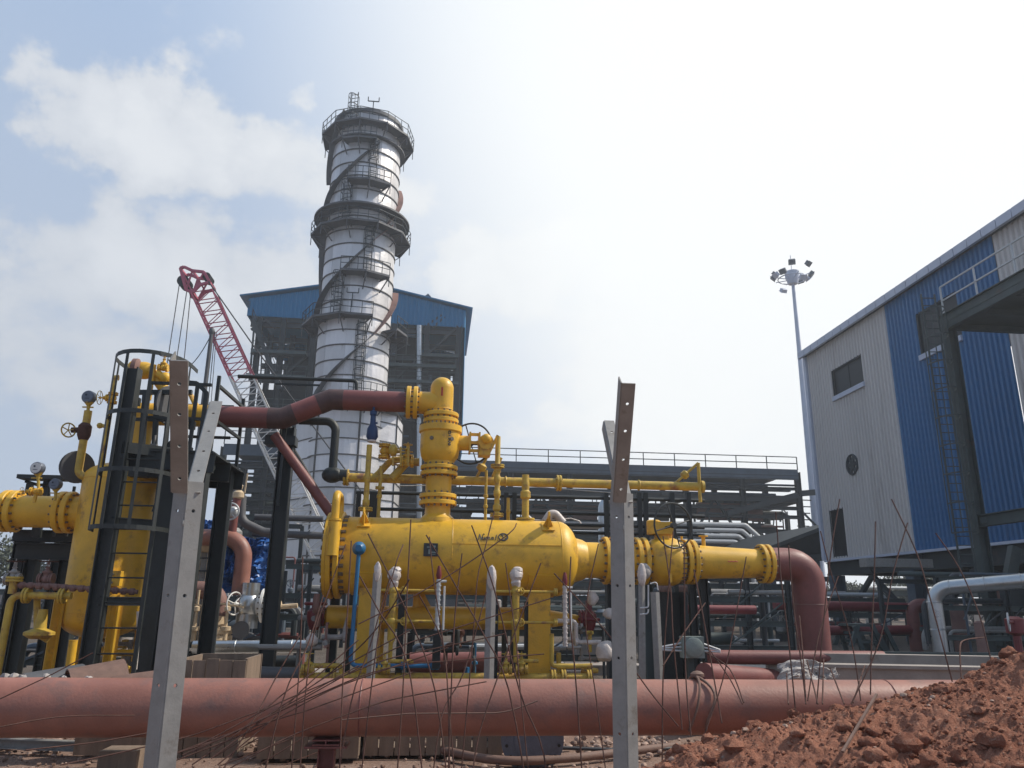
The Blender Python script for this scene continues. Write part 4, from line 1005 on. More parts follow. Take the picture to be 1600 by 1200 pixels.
# ------------------------------------------------------------------ tall yellow bend on top and the long red header
el = thing('yellow_bend', 'yellow elbow with rounded top and red stripe joining globe valve to red header', 'pipe bend', V((TN.x, TN.y, zz2(650))))
re = ln(18.5, VDp); ze = zz2(630)
mb = MB(); lft = az(650, ze, VDp); mb.tube([T0 + GZ * zz2(650), T0 + GZ * zz2(607)], re, 32)
prof = [(0, re)] + [(re * 1.0 * math.sin(i / 8 * math.pi / 2), re * math.cos(i / 8 * math.pi / 2)) for i in range(1, 9)]
mb.lathe(T0 + GZ * zz2(607), GZ, prof, 32); mb.cyl(V((lft.x - .05, lft.y, ze)), T0 + GZ * ze, re * .97, 32); mb.torus(T0 + GZ * zz2(641), GZ, re, .008, 32, 6)
mb.mat(1).box(T0 + GZ * zz2(616) - GY * (re + .002) , (.03, .008, .15)).mat(0)
obj('bend', mb, [M['yellow'], M['redmark']], el)
mb = MB(); fc_ = az(644, ze, VDp); fc_.z = ze; mb.flange(fc_, GX, ln(26, VDp), .075, 16, gap=.015); obj('flange', mb, YM, el)
# red header: right run, sloping run, left run (dark tape at the two joints), yellow end on the left tower
zr_ = ze
h0 = az(636, zr_, VDp); h1_ = az(517, zr_, VDp); h2_ = at(441, 654, VDp); h3_ = az(332, h2_.z, VDp)
h1_.z = zr_; rr_ = ln(16.5, VDp)
hd = thing('red_header_pipe', 'long dusky red overhead pipe with a sloping middle run and black joint wraps', 'pipe', xy(h2_))
mb = MB(); mb.tube([h0, h1_, h2_, h3_], rr_, 28); obj('pipe_wall', mb, M['red'], hd)
for c, a, b in ((h1_, h0, h2_), (h2_, h1_, h3_)):
    u = (a - c).normalized(); w = (b - c).normalized(); mb = MB(); mb.tube([c + u * .22, c, c + w * .22], rr_ * 1.012, 28); obj('joint_wrap', mb, M['wrap'], hd)
mb = MB(); mb.cyl(h0, h0 + GX * .12, rr_ * 1.02, 28); obj('joint_wrap', mb, M['black'], hd)
ye = thing('yellow_header_pipe', 'yellow overhead pipe stub between the caged tower and the red header', 'pipe', V((h3_.x, h3_.y, h2_.z)))
h4 = az(212, h2_.z, VDp); mb = MB(); mb.cyl(h3_, h4, rr_ * 1.03, 28); obj('pipe_wall', mb, M['yellow'], ye)
# thin bracing off the yellow pipe
mb = MB(); mb.cyl(at(296, 612, VDp), at(312, 640, VDp), .03, 8); obj('vent_stub', mb, M['yellow'], ye)

# black bent pipe under the header, with dark capped end
hp = [at(468, 652, 13.3), at(526, 652, 13.3), at(517, 742, 13.3)]
hp[1].z = hp[0].z = at(500, 658, 13.3).z; hp[2].x = hp[1].x; hp[2].y = hp[1].y
bp_ = thing('dark_drop_pipe', 'dark brown pipe bending down below the red header to a black capped end', 'pipe', hp[2])
mb = MB(); mb.tube(fillet(hp, .18, 8), .072, 16); obj('pipe_wall', mb, M['black'], bp_)
mb = MB(); mb.ball(hp[2], .14, 16, (1.3, 1, 1)); mb.cyl(hp[2], hp[2] + GX * .25, .1, 14); obj('wrapped_end', mb, M['black'], bp_)
# sloping red strut pipe crossing in front of the stack, and its dark column
s0, s1 = at(436, 690, 13.2), at(512, 795, 13.2)
pipe('sloping_red_pipe', 'dusky red pipe sloping down to the right in front of the silver stack base', [s0 + (s0 - s1) * .1, s1 + (s1 - s0) * .25], .085, 'red', seg=16)
dc = thing('dark_support_column', 'black steel support column left of the yellow vessel with brace up to the red header', 'column', xy(at(427, 1050, 13.4)))
b_ = xy(at(433, 860, 13.4)); zt_ = at(440, 668, 13.4).z
mb = MB(); mb.ibeam(b_, b_ + GZ * zt_, .22, .24, .02, GX); mb.box(b_ + GZ * .02, (.5, .5, .04)); mb.ext([b_ - GX * .3, b_ + GX * .3, b_ + GX * .05 + GZ * .35, b_ - GX * .05 + GZ * .35], GY * .02); obj('post', mb, M['black'], dc)
mb = MB(); mb.beam(at(446, 668, 13.2), at(434, 790, 13.2), .05, .05); mb.box(at(440, 690, 13.35), (.5, .3, .16)); mb.tube([at(448, 640, 13.5), at(455, 700, 13.5), at(500, 775, 13.5)], .055, 8); mb.beam(at(430, 600, 13.5), at(500, 602, 13.5), .03); obj('bracket', mb, M['black'], dc)
pipe('black_hooked_pipe', 'thin black pipe hooked over above the red header in front of the stack', [at(372, 588, 14), at(557, 595, 14), at(557, 612, 14)], .035, 'black', .06, 10)
# blue valve in front of the stack, hanging above the vessel
bv = thing('blue_instrument_valve', 'dark blue pointed valve on a thin stem in front of the bright stack', 'valve', at(581, 690, 12.9))
q0 = at(581, 688, 12.9); mb = MB(); mb.lathe(q0, GZ, [(0, .07), (.06, .10), (.2, .09), (.28, .05), (.42, .045), (.44, .06), (.5, .06), (.52, .02), (.85, .016)], 14); mb.beam(q0 + GZ * .3, q0 + GZ * .3 + GX * .08, .03); obj('body', mb, M['navy'], bv)
mb = MB(); mb.cyl(q0 - GZ * .03, q0, .075, 14); obj('seat_ring', mb, M['plastic'], bv)

# ------------------------------------------------------------------ long yellow upper line with its small valves
zu = at(800, 748, VDp).z
u0, u1 = az(536, zu, VDp + .35), az(1095, zu, VDp + .35)
ul = thing('yellow_upper_line', 'long thin yellow pipe running right of the globe valve above the vessel', 'pipe', V((u0.x, u0.y, zu)))
mb = MB(); mb.cyl(u0, u1, .078, 16); mb.cyl(u1, u1 + GX * .05, .11, 16); obj('pipe_wall', mb, M['yellow_old'], ul)
for px in (541, 873): mb = MB(); mb.flange(az(px, zu, VDp + .35), GX, .14, .035, 8); obj('flange', mb, [M['yellow_old'], M['bolt']], ul)
for px in (790, 998): mb = MB(); mb.torus(az(px, zu, VDp + .35), GX, .085, .014, 18, 6); obj('clamp', mb, M['yellow_old'], ul)
mb = MB(); e_ = az(1093, zu, VDp + .3); mb.cyl(e_ + GZ * .42, e_ - GZ * .28, .032, 10); mb.cyl(az(1050, zu, VDp + .35), e_ + GZ * .42, .024, 8); mb.lathe(az(1070, zu, VDp + .35) + GZ * .2, (e_ + GZ * .42) - az(1050, zu, VDp + .35), [(-.05, .05), (-.02, .075), (.05, .075), (.07, .05)], 12); obj('vent_loop', mb, M['yellow_old'], ul)
mb = MB(); v0 = az(742, zu, VDp + .35); mb.cyl(v0, at(778, 680, VDp + .2), .026, 8); mb.lathe(v0.lerp(at(778, 680, VDp + .2), .28), at(778, 680, VDp + .2) - v0, [(-.06, .04), (-.03, .085), (.05, .085), (.08, .04)], 12); obj('vent_loop', mb, M['yellow_old'], ul)
mb = MB(); mb.cyl(az(767, zu, VDp + .35), at(783, 715, VDp + .3), .03, 8); obj('vent_loop', mb, M['yellow_old'], ul)
# swept branch left of the valve
mb = MB(); mb.tube(fillet([az(560, zu, VDp + .35), az(585, zu, VDp + .35), at(610, 720, VDp + .35), at(646, 715, VDp + .3)], .2, 5), .06, 12); mb.tube(fillet([at(612, 748, VDp + .2), at(636, 722, VDp + .2), at(655, 722, VDp + .2)], .1, 5), .07, 12); obj('branch', mb, M['yellow_old'], ul)
# vertical instrument stacks rising from the crown of the vessel
def riser(name, label, px, py_top, py_bot, D, r, beads, m_='yellow_old', fl=None, cat='pipe', group=None):
    z1, z0 = at(px, py_top, D).z, at(px, py_bot, D).z; p = xy(at(px, (py_top + py_bot) / 2, D)); t = thing(name, label, cat, p + GZ * z0, group)
    mb = MB(); prof = [(z0, r)]
    for (f, k) in beads:
        z = z0 + (z1 - z0) * f; prof += [(z - r * 1.3, r), (z - r * .8, r * k), (z + r * .8, r * k), (z + r * 1.3, r)]
    prof.append((z1, r)); mb.lathe(p, GZ, prof, 14); obj('pipe_wall', mb, M[m_], t)
    if fl: 
        for f in fl: mb = MB(); mb.flange(p + GZ * (z0 + (z1 - z0) * f), GZ, r * 2.6, r * .5, 8); obj('flange', mb, [M[m_], M['bolt']], t)
    return t
riser('instrument_riser', 'tall thin yellow riser from the vessel crown with a brown tip left of the name', 777, 682, 822, VDp, .045, [(.2, 1.5), (.36, 1.3), (.52, 1.3), (.62, 1.35)], fl=[.12, .66])
riser('instrument_riser', 'stout yellow riser with stepped neck on the vessel crown beside the lifting lug', 821, 742, 825, VDp, .06, [(.3, 1.0), (.62, 1.45), (.8, 1.1)], fl=[.14])
riser('instrument_riser', 'yellow riser standing on the vessel crown near its bolted end, in front of the stack', 573, 695, 836, VDp - .1, .045, [(.35, 1.3), (.62, 1.3)], fl=[.28])
riser('instrument_riser', 'short yellow riser with two little gauges behind the vessel crown', 759, 735, 816, VDp + .2, .025, [(.3, 1.5), (.5, 1.6)], fl=[])
riser('instrument_riser', 'little yellow capped stub behind the vessel crown between the two risers', 794, 778, 820, VDp + .4, .03, [(.5, 1.25)])
riser('instrument_riser', 'thin yellow riser beside the one nearest the stack, ending at a cross pipe', 593, 728, 815, VDp + .1, .03, [(.45, 1.5)], fl=[.6])
# blackened clutter of small relief valves left of the globe valve
gate_valve('relief_valve', 'small yellow relief valve lying on its side left of the globe valve', at(601, 705, VDp + .15), GZ, GX, .055, 'yellow', 'yellow', .09, .42)
gate_valve('relief_valve', 'small yellow wheel valve on the upper line just left of the globe valve', at(636, 722, VDp + .1), GX, GZ, .05, 'yellow', 'yellow', .08, .3)
mb = MB(); c = at(640, 690, VDp)
cg = thing('actuator_cage', 'little orange stained actuator cage beside the globe valve', 'valve', at(620, 716, VDp))
for i in range(6): mb.cyl(at(612, 700 + i * 5, VDp) + GY * .05, at(640, 701 + i * 5, VDp) + GY * .05, .012, 6)
for x in (614, 626, 638): mb.beam(at(x, 698, VDp), at(x, 728, VDp), .03)
mb.lathe(at(608, 703, VDp), GX, [(0, .06), (.04, .1), (.1, .1), (.14, .05)], 14); obj('cage', mb, M['yellow_old'], cg)

# ------------------------------------------------------------------ right-hand line: flanges, check valve, spool, red bend
zl_ = VZ - .02
lin = thing('flanged_yellow_spool', 'short yellow flanged pipe piece between the vessel and the wheel operated valve', 'pipe', az(975, zl_, VDp))
mb = MB(); mb.cyl(az(952, zl_, VDp), az(1003, zl_, VDp), ND * .95, 32); obj('pipe_wall', mb, M['yellow'], lin)
for px in (951, 1000): mb = MB(); mb.flange(az(px, zl_, VDp), GX, ln(36, VDp), .075, 16, gap=.015); obj('flange', mb, YM, lin)
cv = thing('wheel_operated_valve', 'large yellow flanged valve with a big black handwheel right of the vessel', 'valve', az(1042, zl_ - .5, VDp))
mb = MB(); c = az(1037, zl_, VDp); mb.lathe(c, GX, [(-.33, ND), (-.28, ND * 1.0), (-.2, ln(33, VDp)), (-.1, ln(36.5, VDp)), (.15, ln(36.5, VDp)), (.22, ln(34, VDp)), (.27, ln(31, VDp)), (.30, ln(31, VDp))], 40)
mb.mat(1).bolts(c + GX * .25, GX, ln(33, VDp), 26, .012, .1).mat(0)
mb.lathe(c + GZ * .28, GZ, [(0, .16), (.22, .13), (.24, .17), (.3, .17)], 20); mb.box(c - GZ * .0 - GY * (ln(36.5, VDp) + .005), (.09, .02, .04)); mb.box(c - GZ * .28 - GY * .3, (.05, .1, .14)); obj('valve_body', mb, YM, cv)
mb = MB(); g = at(1034, 826, VDp - .05); mb.box(g, (.32, .26, .2)); mb.lathe(g - GX * .14 - GZ * .1, GZ, [(0, .12), (.22, .12), (.24, .09)], 14); mb.lathe(g + GX * .12 - GZ * .02, GZ, [(-.14, .07), (.13, .07)], 12); obj('gearbox', mb, M['yellow'], cv)
wc = at(1052, 821, VDp - .4); mb = MB(); handwheel(mb, wc, GY * .97 - GX * .3, ln(35, VDp - .4), .016, 4, 44); mb.cyl(wc, g, .022, 8); obj('handwheel', mb, M['black'], cv)
mb = MB(); mb.flange(az(1076, zl_, VDp), GX, ln(34, VDp), .075, 18, gap=.012); obj('flange', mb, YM, cv)
rs = thing('yellow_end_spool', 'yellow pipe spool with a red scribble ending at the flange of the red bend', 'pipe', az(1140, zl_ - .3, VDp))
zs2 = at(1150, 880, VDp).z; mb = MB(); s_a, s_b = az(1085, zl_, VDp), az(1190, zs2, VDp); mb.lathe(s_a, s_b - s_a, [(0, ND * .98), (.2, ND * .93), ((s_b - s_a).length, ND * .80)], 32)
mb.mat(1)
for i in range(5): mb.tube([at(1137 + i * 3, 876.5 + (i % 2), VDp - ND * .93), at(1141 + i * 3, 878 - (i % 2), VDp - ND * .93)], .006, 5)
mb.mat(0); obj('pipe_wall', mb, [M['yellow'], M['redmark']], rs)
mb = MB(); mb.flange(az(1194, zs2, VDp), GX, ln(30, VDp), .07, 16, gap=.012); obj('flange', mb, YM, rs)
mb = MB(); p = at(1100, 862, VDp); mb.cyl(p - GZ * .1, p + GZ * .25, .035, 10); mb.cyl(p + GZ * .25, p + GZ * .27, .08, 12); mb.box(p - GX * .1 + GZ * .03, (.12, .05, .05)); mb.cyl(at(1065, 855, VDp), at(1065, 838, VDp), .02, 8); obj('vent_stub', mb, M['yellow'], rs)
e0 = az(1203, zs2, VDp); e1 = az(1262, zs2, VDp); rbn = ln(25, VDp)
rbp = [e0, az(1250, zs2, VDp) + GX * .12, None]; rbp[2] = V((rbp[1].x, rbp[1].y, .35))
rb_ = thing('red_elbow_pipe', 'thick dusky red pipe bending from the yellow line down to the ground', 'pipe', xy(rbp[1]))
mb = MB(); mb.tube(fillet([rbp[0] - GX * .05, rbp[1], rbp[2]], .62, 14), rbn, 32); obj('pipe_wall', mb, M['red'], rb_, ang=60)
mb = MB()
for z in (rbp[1].z - .66,): mb.torus(V((rbp[1].x, rbp[1].y, z)), GZ, rbn, .008, 32, 6)
obj('weld_seam', mb, M['rustplate'], rb_)
# two dark red ground lines behind, right
pipe('ground_pipe', 'dark red pipe lying level behind the fence line right of the junction box', [az(1108, at(1150, 1027, 11.5).z, 11.5), az(1380, at(1150, 1027, 11.5).z, 11.5)], .10, 'red', seg=18)
pipe('ground_pipe', 'thick brown pipe sloping away behind the foreground pipe right of the post', [at(1100, 1053, 10.5), at(1240, 1063, 12.0)], .14, 'red', seg=20)
# ------------------------------------------------------------------ lower yellow manifold
zm = at(760, 966, VDp + .3).z
m0, m1 = az(512, zm, VDp + .3), az(905, zm, VDp + .3)
lm = thing('lower_yellow_drum', 'thick yellow pipe slung under the vessel between its legs', 'pipe', xy(m0.lerp(m1, .5), zm - .2))
rm_ = ln(16.5, VDp); mb = MB(); mb.lathe(m0, GX, [(-.06, rm_ * .6), (0, rm_), ((m1 - m0).length * .82, rm_), ((m1 - m0).length, rm_ * .35)], 28); obj('drum_wall', mb, M['yellow'], lm)
for px in (650,): mb = MB(); p = az(px, zm, VDp + .3); mb.cyl(p, V((p.x, p.y, VZ - VR * .8)), .06, 14); mb.ext([p + GX * .0 + GZ * .05, p + GX * .25 + GZ * .15, p + GX * .05 + GZ * .5], GY * .02); obj('branch', mb, M['yellow'], lm)
# red wheels at both ends
for px, lab in ((492, 'crimson blind flange and wheel at the left end of the lower yellow drum'), (920, 'crimson valve with a broad wheel at the right end of the lower yellow drum')):
    c = az(px, zm, VDp + .2); t = thing('crimson_valve', lab, 'valve', c - GZ * .3)
    mb = MB(); mb.lathe(c - GZ * .2, GZ, [(0, .07), (.1, .11), (.2, .13), (.28, .13), (.34, .06), (.5, .05)], 16); obj('body', mb, M['crimson'], t)
    mb = MB(); handwheel(mb, c - GZ * (.0 if px > 600 else -.2), GZ, .16, .028, 5); obj('handwheel', mb, M['crimson'], t)
    mb = MB(); mb.flange(c + GX * (.12 if px < 600 else -.12), GX, .15, .03, 8); obj('flange', mb, [M['crimson'], M['bolt']], t)
# bridle columns for the level gauges, wrapped tops
for i, (px, lab) in enumerate(((614, 'level bridle column with a white wrapped head just right of the left vessel leg'), (806, 'level bridle column with a grey wrapped head just left of the right vessel leg'))):
    D = VDp - VR - .1; z1, z0 = at(px, 905, D).z, at(px, 1000, D).z; p = xy(at(px, 940, D)); t = thing('level_bridle', lab, 'pipe', p + GZ * (z0 - .3))
    mb = MB(); mb.lathe(p, GZ, [(z0 - .32, .03), (z0 - .05, .032), (z0, .058), (z1, .058)], 16); mb.cyl(p + GZ * (z0 - .3), p + GZ * (z0 - .3) + GX * .35, .03, 10); obj('standpipe', mb, M['yellow_old'], t)
    mb = MB(); q = p + GZ * (z1 + .06); mb.ball(q, .10, 14, (1.05, 1, 1.15)); mb.ball(q + GZ * .07 + GX * .02, .08, 12, (1.1, 1, .8)); mb.lathe(p, GZ, [(z1 - .12, .06), (z1 - .05, .08), (z1, .07)], 12)
    for k in range(len(mb.v)): d = V(mb.v[k]); mb.v[k] = tuple(d + V((1, 1, 1)) * .018 * mnoise.noise(d * 18))
    obj('wrapped_head', mb, M['plastic'], t, ang=25)
    for py in (923, 971):
        a_, b_2 = at(px + (-25 if i == 0 else -40), py + 2 * i, D), at(px + (70 if i == 0 else 62), py + 2 * i, D); a_.z = b_2.z
        mb = MB(); mb.cyl(a_, b_2, .022, 10); mb.flange(b_2, GX, .06, .018, 6, k1=0); mb.flange(a_.lerp(b_2, .45), GX, .05, .018, 6, k1=0); mb.ball(p + GZ * a_.z, .075, 12); obj('branch', mb, M['yellow_old'], t)
        mb = MB(); handwheel(mb, a_.lerp(b_2, .45) - GY * .12, GY, .055, .008, 4, 18); mb.cyl(a_.lerp(b_2, .45), a_.lerp(b_2, .45) - GY * .12, .012, 6); obj('small_wheel', mb, M['yellow_old'], t)
# magnetic level gauges: pale ladders of flaps
for px, D, y0, y1, lab in ((684, VDp - VR - .15, 905, 995, 'pale ribbed level gauge hanging below the nameplate'), (883, VDp - VR - .1, 915, 1010, 'pale ribbed level gauge wrapped in clear film right of the right leg')):
    z1, z0 = at(px, y0, D).z, at(px, y1, D).z; p = xy(at(px, (y0 + y1) / 2, D)); t = thing('level_gauge', lab, 'gauge', p + GZ * z0)
    mb = MB(); mb.cyl(p + GZ * z0, p + GZ * z1, .035, 12); 
    for k in range(12): z = z0 + (z1 - z0) * (k + .5) / 12; mb.cyl(p + GZ * z, p + GZ * (z + .02), .044, 12)
    obj('chamber', mb, M['plastic'] if px > 800 else M['galvlight'], t)
    mb = MB(); mb.cyl(p + GX * .09 + GZ * (z0 + .1), p + GX * .09 + GZ * (z1 - .1), .018, 8); mb.cyl(p + GZ * (z1 - .03), p + GZ * (z1 - .03) + GX * .12, .02, 8); obj('float_tube', mb, M['galvlight'], t)
    mb = MB(); mb.lathe(p, GZ, [(z1, .03), (z1 + .06, .045), (z1 + .16, .03), (z1 + .2, .02)], 12); obj('top_cap', mb, M['crimson'], t)
# bottom header and little valves
zbh = at(760, 1058, VDp - .6).z
bh0, bh1 = az(470, zbh, VDp - .6), az(925, zbh, VDp - .6)
bhd = thing('bottom_yellow_header', 'thin yellow drain header running along the ground behind the foreground pipe', 'pipe', xy(bh0, 0))
mb = MB(); mb.cyl(bh0, bh1, .06, 14); obj('pipe_wall', mb, M['yellow_old'], bhd)
for px in (472, 520, 864, 880, 920): mb = MB(); mb.flange(az(px, zbh, VDp - .6), GX, .12, .03, 8); obj('flange', mb, [M['yellow_old'], M['bolt']], bhd)
mb = MB()
for (pts) in ([(485, 1040), (533, 1040), (533, 1056)], [(870, 1042), (925, 1040)], [(862, 990), (862, 1040), (925, 1041)]): mb.tube(fillet([at(x, y, VDp - .6) for x, y in pts], .05, 4), .035, 10)
obj('branch', mb, M['yellow_old'], bhd)
for i, px in enumerate((481, 790, 815, 600)):
    gate_valve('drain_valve', ('small yellow drain valve at the left end of the bottom header', 'left one of two small yellow drain valves near the right vessel leg', 'small yellow drain valve close beside the right vessel leg', 'small yellow drain valve below the left wrapped level bridle')[i], at(px, 1046, VDp - .75), GX, GZ, .04, 'yellow_old', 'yellow_old', .07, .22)
# blue drain line with its round head
bl = thing('blue_drain_line', 'bright blue thin pipe hanging from a round blue blind beside the left vessel leg', 'pipe', at(548, 1040, 12.3))
D = VDp - VR - .12; c = at(561, 857, D); mb = MB(); mb.tube(fillet([c, V((c.x, c.y, at(545, 1040, D).z)) - GX * .02, V((c.x, c.y, at(545, 1040, D).z)) + GX * 1.25], .1, 5), .032, 12); obj('pipe_wall', mb, M['bluepaint'], bl)
mb = MB(); mb.lathe(c + GY * .03, -GY, [(0, .10), (.04, .105), (.07, .09), (.12, .05)], 20); mb.mat(1).bolts(c, GY, .08, 8, .01, .08); obj('blind_head', mb, [M['bluepaint'], M['bolt']], bl)
mb = MB()
for f in (.35, .6, .95): mb.flange(V((c.x, c.y, at(545, 1040, D).z)) + GX * 1.25 * f, GX, .06, .02, 6, k1=0)
mb.ball(V((c.x, c.y, at(545, 1040, D).z)) + GX * 1.25, .06, 10); obj('fittings', mb, M['bluepaint'], bl)
# black support frames under and behind the vessel
def frame_post(px, y0, y1, D, w, m_='black', lab='', nm='support_post', cat='post', bevel=False, group=None):
    p = xy(at(px, (y0 + y1) / 2, D)); z1 = at(px, y0, D).z; z0 = max(0, at(px, y1, D).z) if y1 < 1060 else 0
    mb = MB(); mb.ibeam(p + GZ * z0, p + GZ * z1, w, w, w * .12, GX)
    return obj(nm, mb, M[m_], None, lab, cat, group, loc=p + GZ * z0)
for (px, y0, y1, D, w, m_, lab) in [
    (625, 930, 1070, 12.4, .10, 'black', 'slim black upright right of the left wrapped bridle'),
    (682, 985, 1045, 12.2, .12, 'black', 'short black wedge upright below the left level gauge'),
    (773, 945, 1070, 12.3, .09, 'black', 'black upright just behind the grey angle post in the middle'),
    (823, 940, 1075, 12.7, .08, 'black', 'black upright beside the left edge of the right vessel leg'),
    (957, 880, 1075, 13.6, .2, 'steel', 'dark upright just left of the tall fence post in the middle'),
    (1014, 915, 1075, 13.2, .16, 'green', 'dark green upright below the wheel operated valve, left one'),
    (1045, 925, 1075, 13.4, .55, 'black', 'broad black pedestal under the wheel operated valve'),
    (1085, 905, 1075, 13.2, .12, 'black', 'thin black upright right of the broad pedestal'),
    (1103, 905, 1075, 13.2, .13, 'black', 'black upright holding the right yellow spool'),
    (520, 930, 1060, 13.6, .15, 'black', 'black upright under the bolted end of the vessel')]:
    frame_post(px, y0, y1, D, w, m_, lab)
# black pipe rack frame directly behind the vessel
bk = thing('black_pipe_rack', 'slim black steel frame of posts and rails directly behind the yellow vessel', 'frame', xy(at(800, 1000, 15)))
for px in (557, 578, 585, 790, 803, 948, 1000, 1010, 1052, 1078):
    D = 15.2; p = xy(at(px, 830, D)); mb = MB(); mb.beam(p, V((p.x, p.y, at(px, 770, D).z)), .09); obj('post', mb, M['black'], bk)
for y in (775, 800, 818, 830):
    mb = MB(); a, b = at(556, y, 15.2), at(1100, y, 15.2); z = at(800, y, 15.2).z; a.z = b.z = z; mb.cyl(a, b, .035, 8); obj('rail', mb, M['black'], bk)
mb = MB(); mb.tube([at(700, 752, 14.5), at(760, 755, 14.5), at(960, 770, 14.5), at(966, 771, 14.5)], .008, 5); mb.tube([at(620, 759, 14.5), at(770, 757, 14.5), at(960, 762, 14.5)], .008, 5); obj('strung_cable', mb, M['galvlight'], None, 'two thin pale cables strung across behind the globe valve', 'cable')
# pale insulated bend and round hoods behind the vessel
pipe('pale_bent_pipe', 'pale insulated pipe bending down behind the tall post in the middle', [at(975, 779, 18), at(940, 781, 18), at(941, 860, 18)], .09, 'silver', .25, 12)
pipe('pale_vertical_pipe', 'thin pale pipe beside the pale bent one behind the vessel', [at(945, 865, 18), at(944, 800, 18)], .035, 'silver')
mb = MB(); mb.tube(fillet([at(852, 815, 15), at(860, 803, 15), at(868, 803, 15), at(880, 817, 15)], .08, 5), .08, 12); mb.tube([at(825, 812, 15), at(850, 813, 15), at(892, 810, 15), at(905, 814, 15), at(908, 818, 15)], .012, 5)
obj('wrapped_bend', mb, M['plastic'], None, 'white wrapped pipe bend peeking over the vessel crown', 'pipe')
mb = MB(); mb.tube([at(817, 800, 15), at(826, 815, 15)], [.03, .11], 12); obj('white_funnel', mb, M['plastic'], None, 'small white funnel shape beside the stout riser', 'funnel')
mb = MB(); mb.box(at(830, 819, 16), (2.9, .5, .10)); obj('pale_beam', mb, M['galvlight'], None, 'pale level beam edge showing just above the vessel crown', 'beam')
# ------------------------------------------------------------------ thick red pipe across the foreground
FD = 7.9
zp0 = (at(800, 1068, FD).z + at(800, 1142, FD).z) / 2; rfp = .252
fp0, fp1 = az(-260, zp0, FD), az(1900, zp0, FD)
fp = thing('foreground_red_pipe', 'thick dusty red primer pipe crossing the whole foreground above the ground', 'pipe', xy(az(640, zp0, FD)))
mb = MB(); n_ = 40
mb.tube([fp0.lerp(fp1, i / n_) + GZ * .004 * mnoise.noise(V((i * .7, 0, 0))) for i in range(n_ + 1)], rfp, 48); obj('pipe_wall', mb, M['redpipe'], fp, ang=60)
for px in (-120, 565, 1385):
    mb = MB(); c = az(px, zp0, FD); mb.torus(c, GX, rfp, .007, 48, 6); obj('weld_seam', mb, M['red'], fp)
def pstand(px, lab, w=.2, m_='red'):
    c = az(px, zp0, FD); t = thing('pipe_stand', lab, 'stand', xy(c))
    zt_ = zp0 - rfp
    mb = MB(); mb.ibeam(xy(c, 0.0), xy(c, zt_ - .08), w * .75, w * .75, .012, GX); obj('post', mb, M[m_], t)
    mb = MB(); mb.box(xy(c, zt_ - .07), (w * 1.9, w * 1.6, .018)); mb.ibeam(xy(c, zt_ - .03) - GY * w * .8, xy(c, zt_ - .03) + GY * w * .8, w * 1.2, .05, .012); obj('cradle', mb, M[m_], t)
    mb = MB(); mb.box(xy(c, .01), (w * 2, w * 2, .02)); obj('base_plate', mb, M[m_], t)
pstand(516, 'red T shaped stand under the foreground pipe left of the middle'); pstand(-150, 'red stand under the left end of the foreground pipe'); pstand(1240, 'red stand under the foreground pipe behind the soil mound')
# bits under the pipe
mb = MB(); a, b = gz(-60, 1158, .12), gz(172, 1168, .1); mb.ibeam(a, b, .10, .10, .012); obj('steel_beam_offcut', mb, M['galv'], None, 'grey steel beam lying on the ground under the left end of the foreground pipe', 'beam')
mb = MB(); c = az(192, .2, FD + .3); mb.box(c, (.34, .3, .2)); obj('wooden_block', mb, M['wood'], None, 'brown wooden packing block under the foreground pipe left of the leaning post', 'block')
mb = MB(); c = az(192, .07, FD + .2); mb.box(c, (.26, .5, .08)); obj('wooden_block', mb, M['wood'], None, 'lower dark wooden block beneath the brown packing block', 'block')
def boards(name, lab, px0, px1, D, z0, z1, dep, n_, base=True):
    t = thing(name, lab, 'crate', xy(az((px0 + px1) / 2, z0, D), z0)); a, b = az(px0, z0, D), az(px1, z0, D); L_ = (b - a).length; w = L_ / n_
    for i in range(n_):
        mb = MB(); c = a + GX * (w * (i + .5)); h = (z1 - z0) * random.uniform(.96, 1.0); mb.box(c + GZ * h / 2 + GY * random.uniform(-.004, .004), (w - .012, .028, h)); obj('board', mb, M['wood'], t)
    mb = MB(); mb.box(a + GX * L_ / 2 + GY * dep + GZ * (z1 - z0) / 2, (L_, .03, (z1 - z0) * .97)); mb.box(a + GX * .02 + GY * dep / 2 + GZ * (z1 - z0) / 2, (.03, dep - .06, (z1 - z0) * .96)); mb.box(a + GX * (L_ - .02) + GY * dep / 2 + GZ * (z1 - z0) / 2, (.03, dep - .06, (z1 - z0) * .96)); mb.box(a + GX * L_ / 2 + GY * dep / 2 + GZ * .05, (L_ - .08, dep - .08, .04)); obj('crate_back', mb, M['wood'], t)
    return t
boards('wooden_crate', 'upright board crate standing behind the foreground pipe beside the leaning post', 262, 371, 9.4, 0, at(310, 1026, 9.4).z, .8, 5)
boards('wooden_crate', 'low weathered board crate under the middle of the foreground pipe', 400, 560, 9.0, .06, at(430, 1135, 9.0).z, .7, 6)
boards('wooden_crate', 'long low board crate below the foreground pipe right of the red T stand', 566, 785, 9.2, .05, .42, .7, 9)
mb = MB(); c = az(832, .25, 8.9)
bf = thing('blue_round_flange', 'grey-blue round flange plate lying upright below the foreground pipe', 'flange', xy(c)); mb.lathe(c - GY * .03, GY, [(0, .335), (.06, .335)], 40); mb.lathe(c - GY * .05, GY, [(0, .2), (.02, .2)], 30); obj('disc', mb, M['gaugebody'], bf)
mb = MB(); mb.bolts(c - GY * .035, GY, .285, 16, .018, .02); obj('hole_shade_pegs', mb, M['dark'], bf)  # dark pegs stand for the shade in the holes
def hang(name, lab, pts, r, m_, cat='hose', sag=0): return obj(name, (lambda mb: mb.tube(fillet(pts, .8, 10), r, 12) and mb)(MB()), M[m_], None, lab, cat)
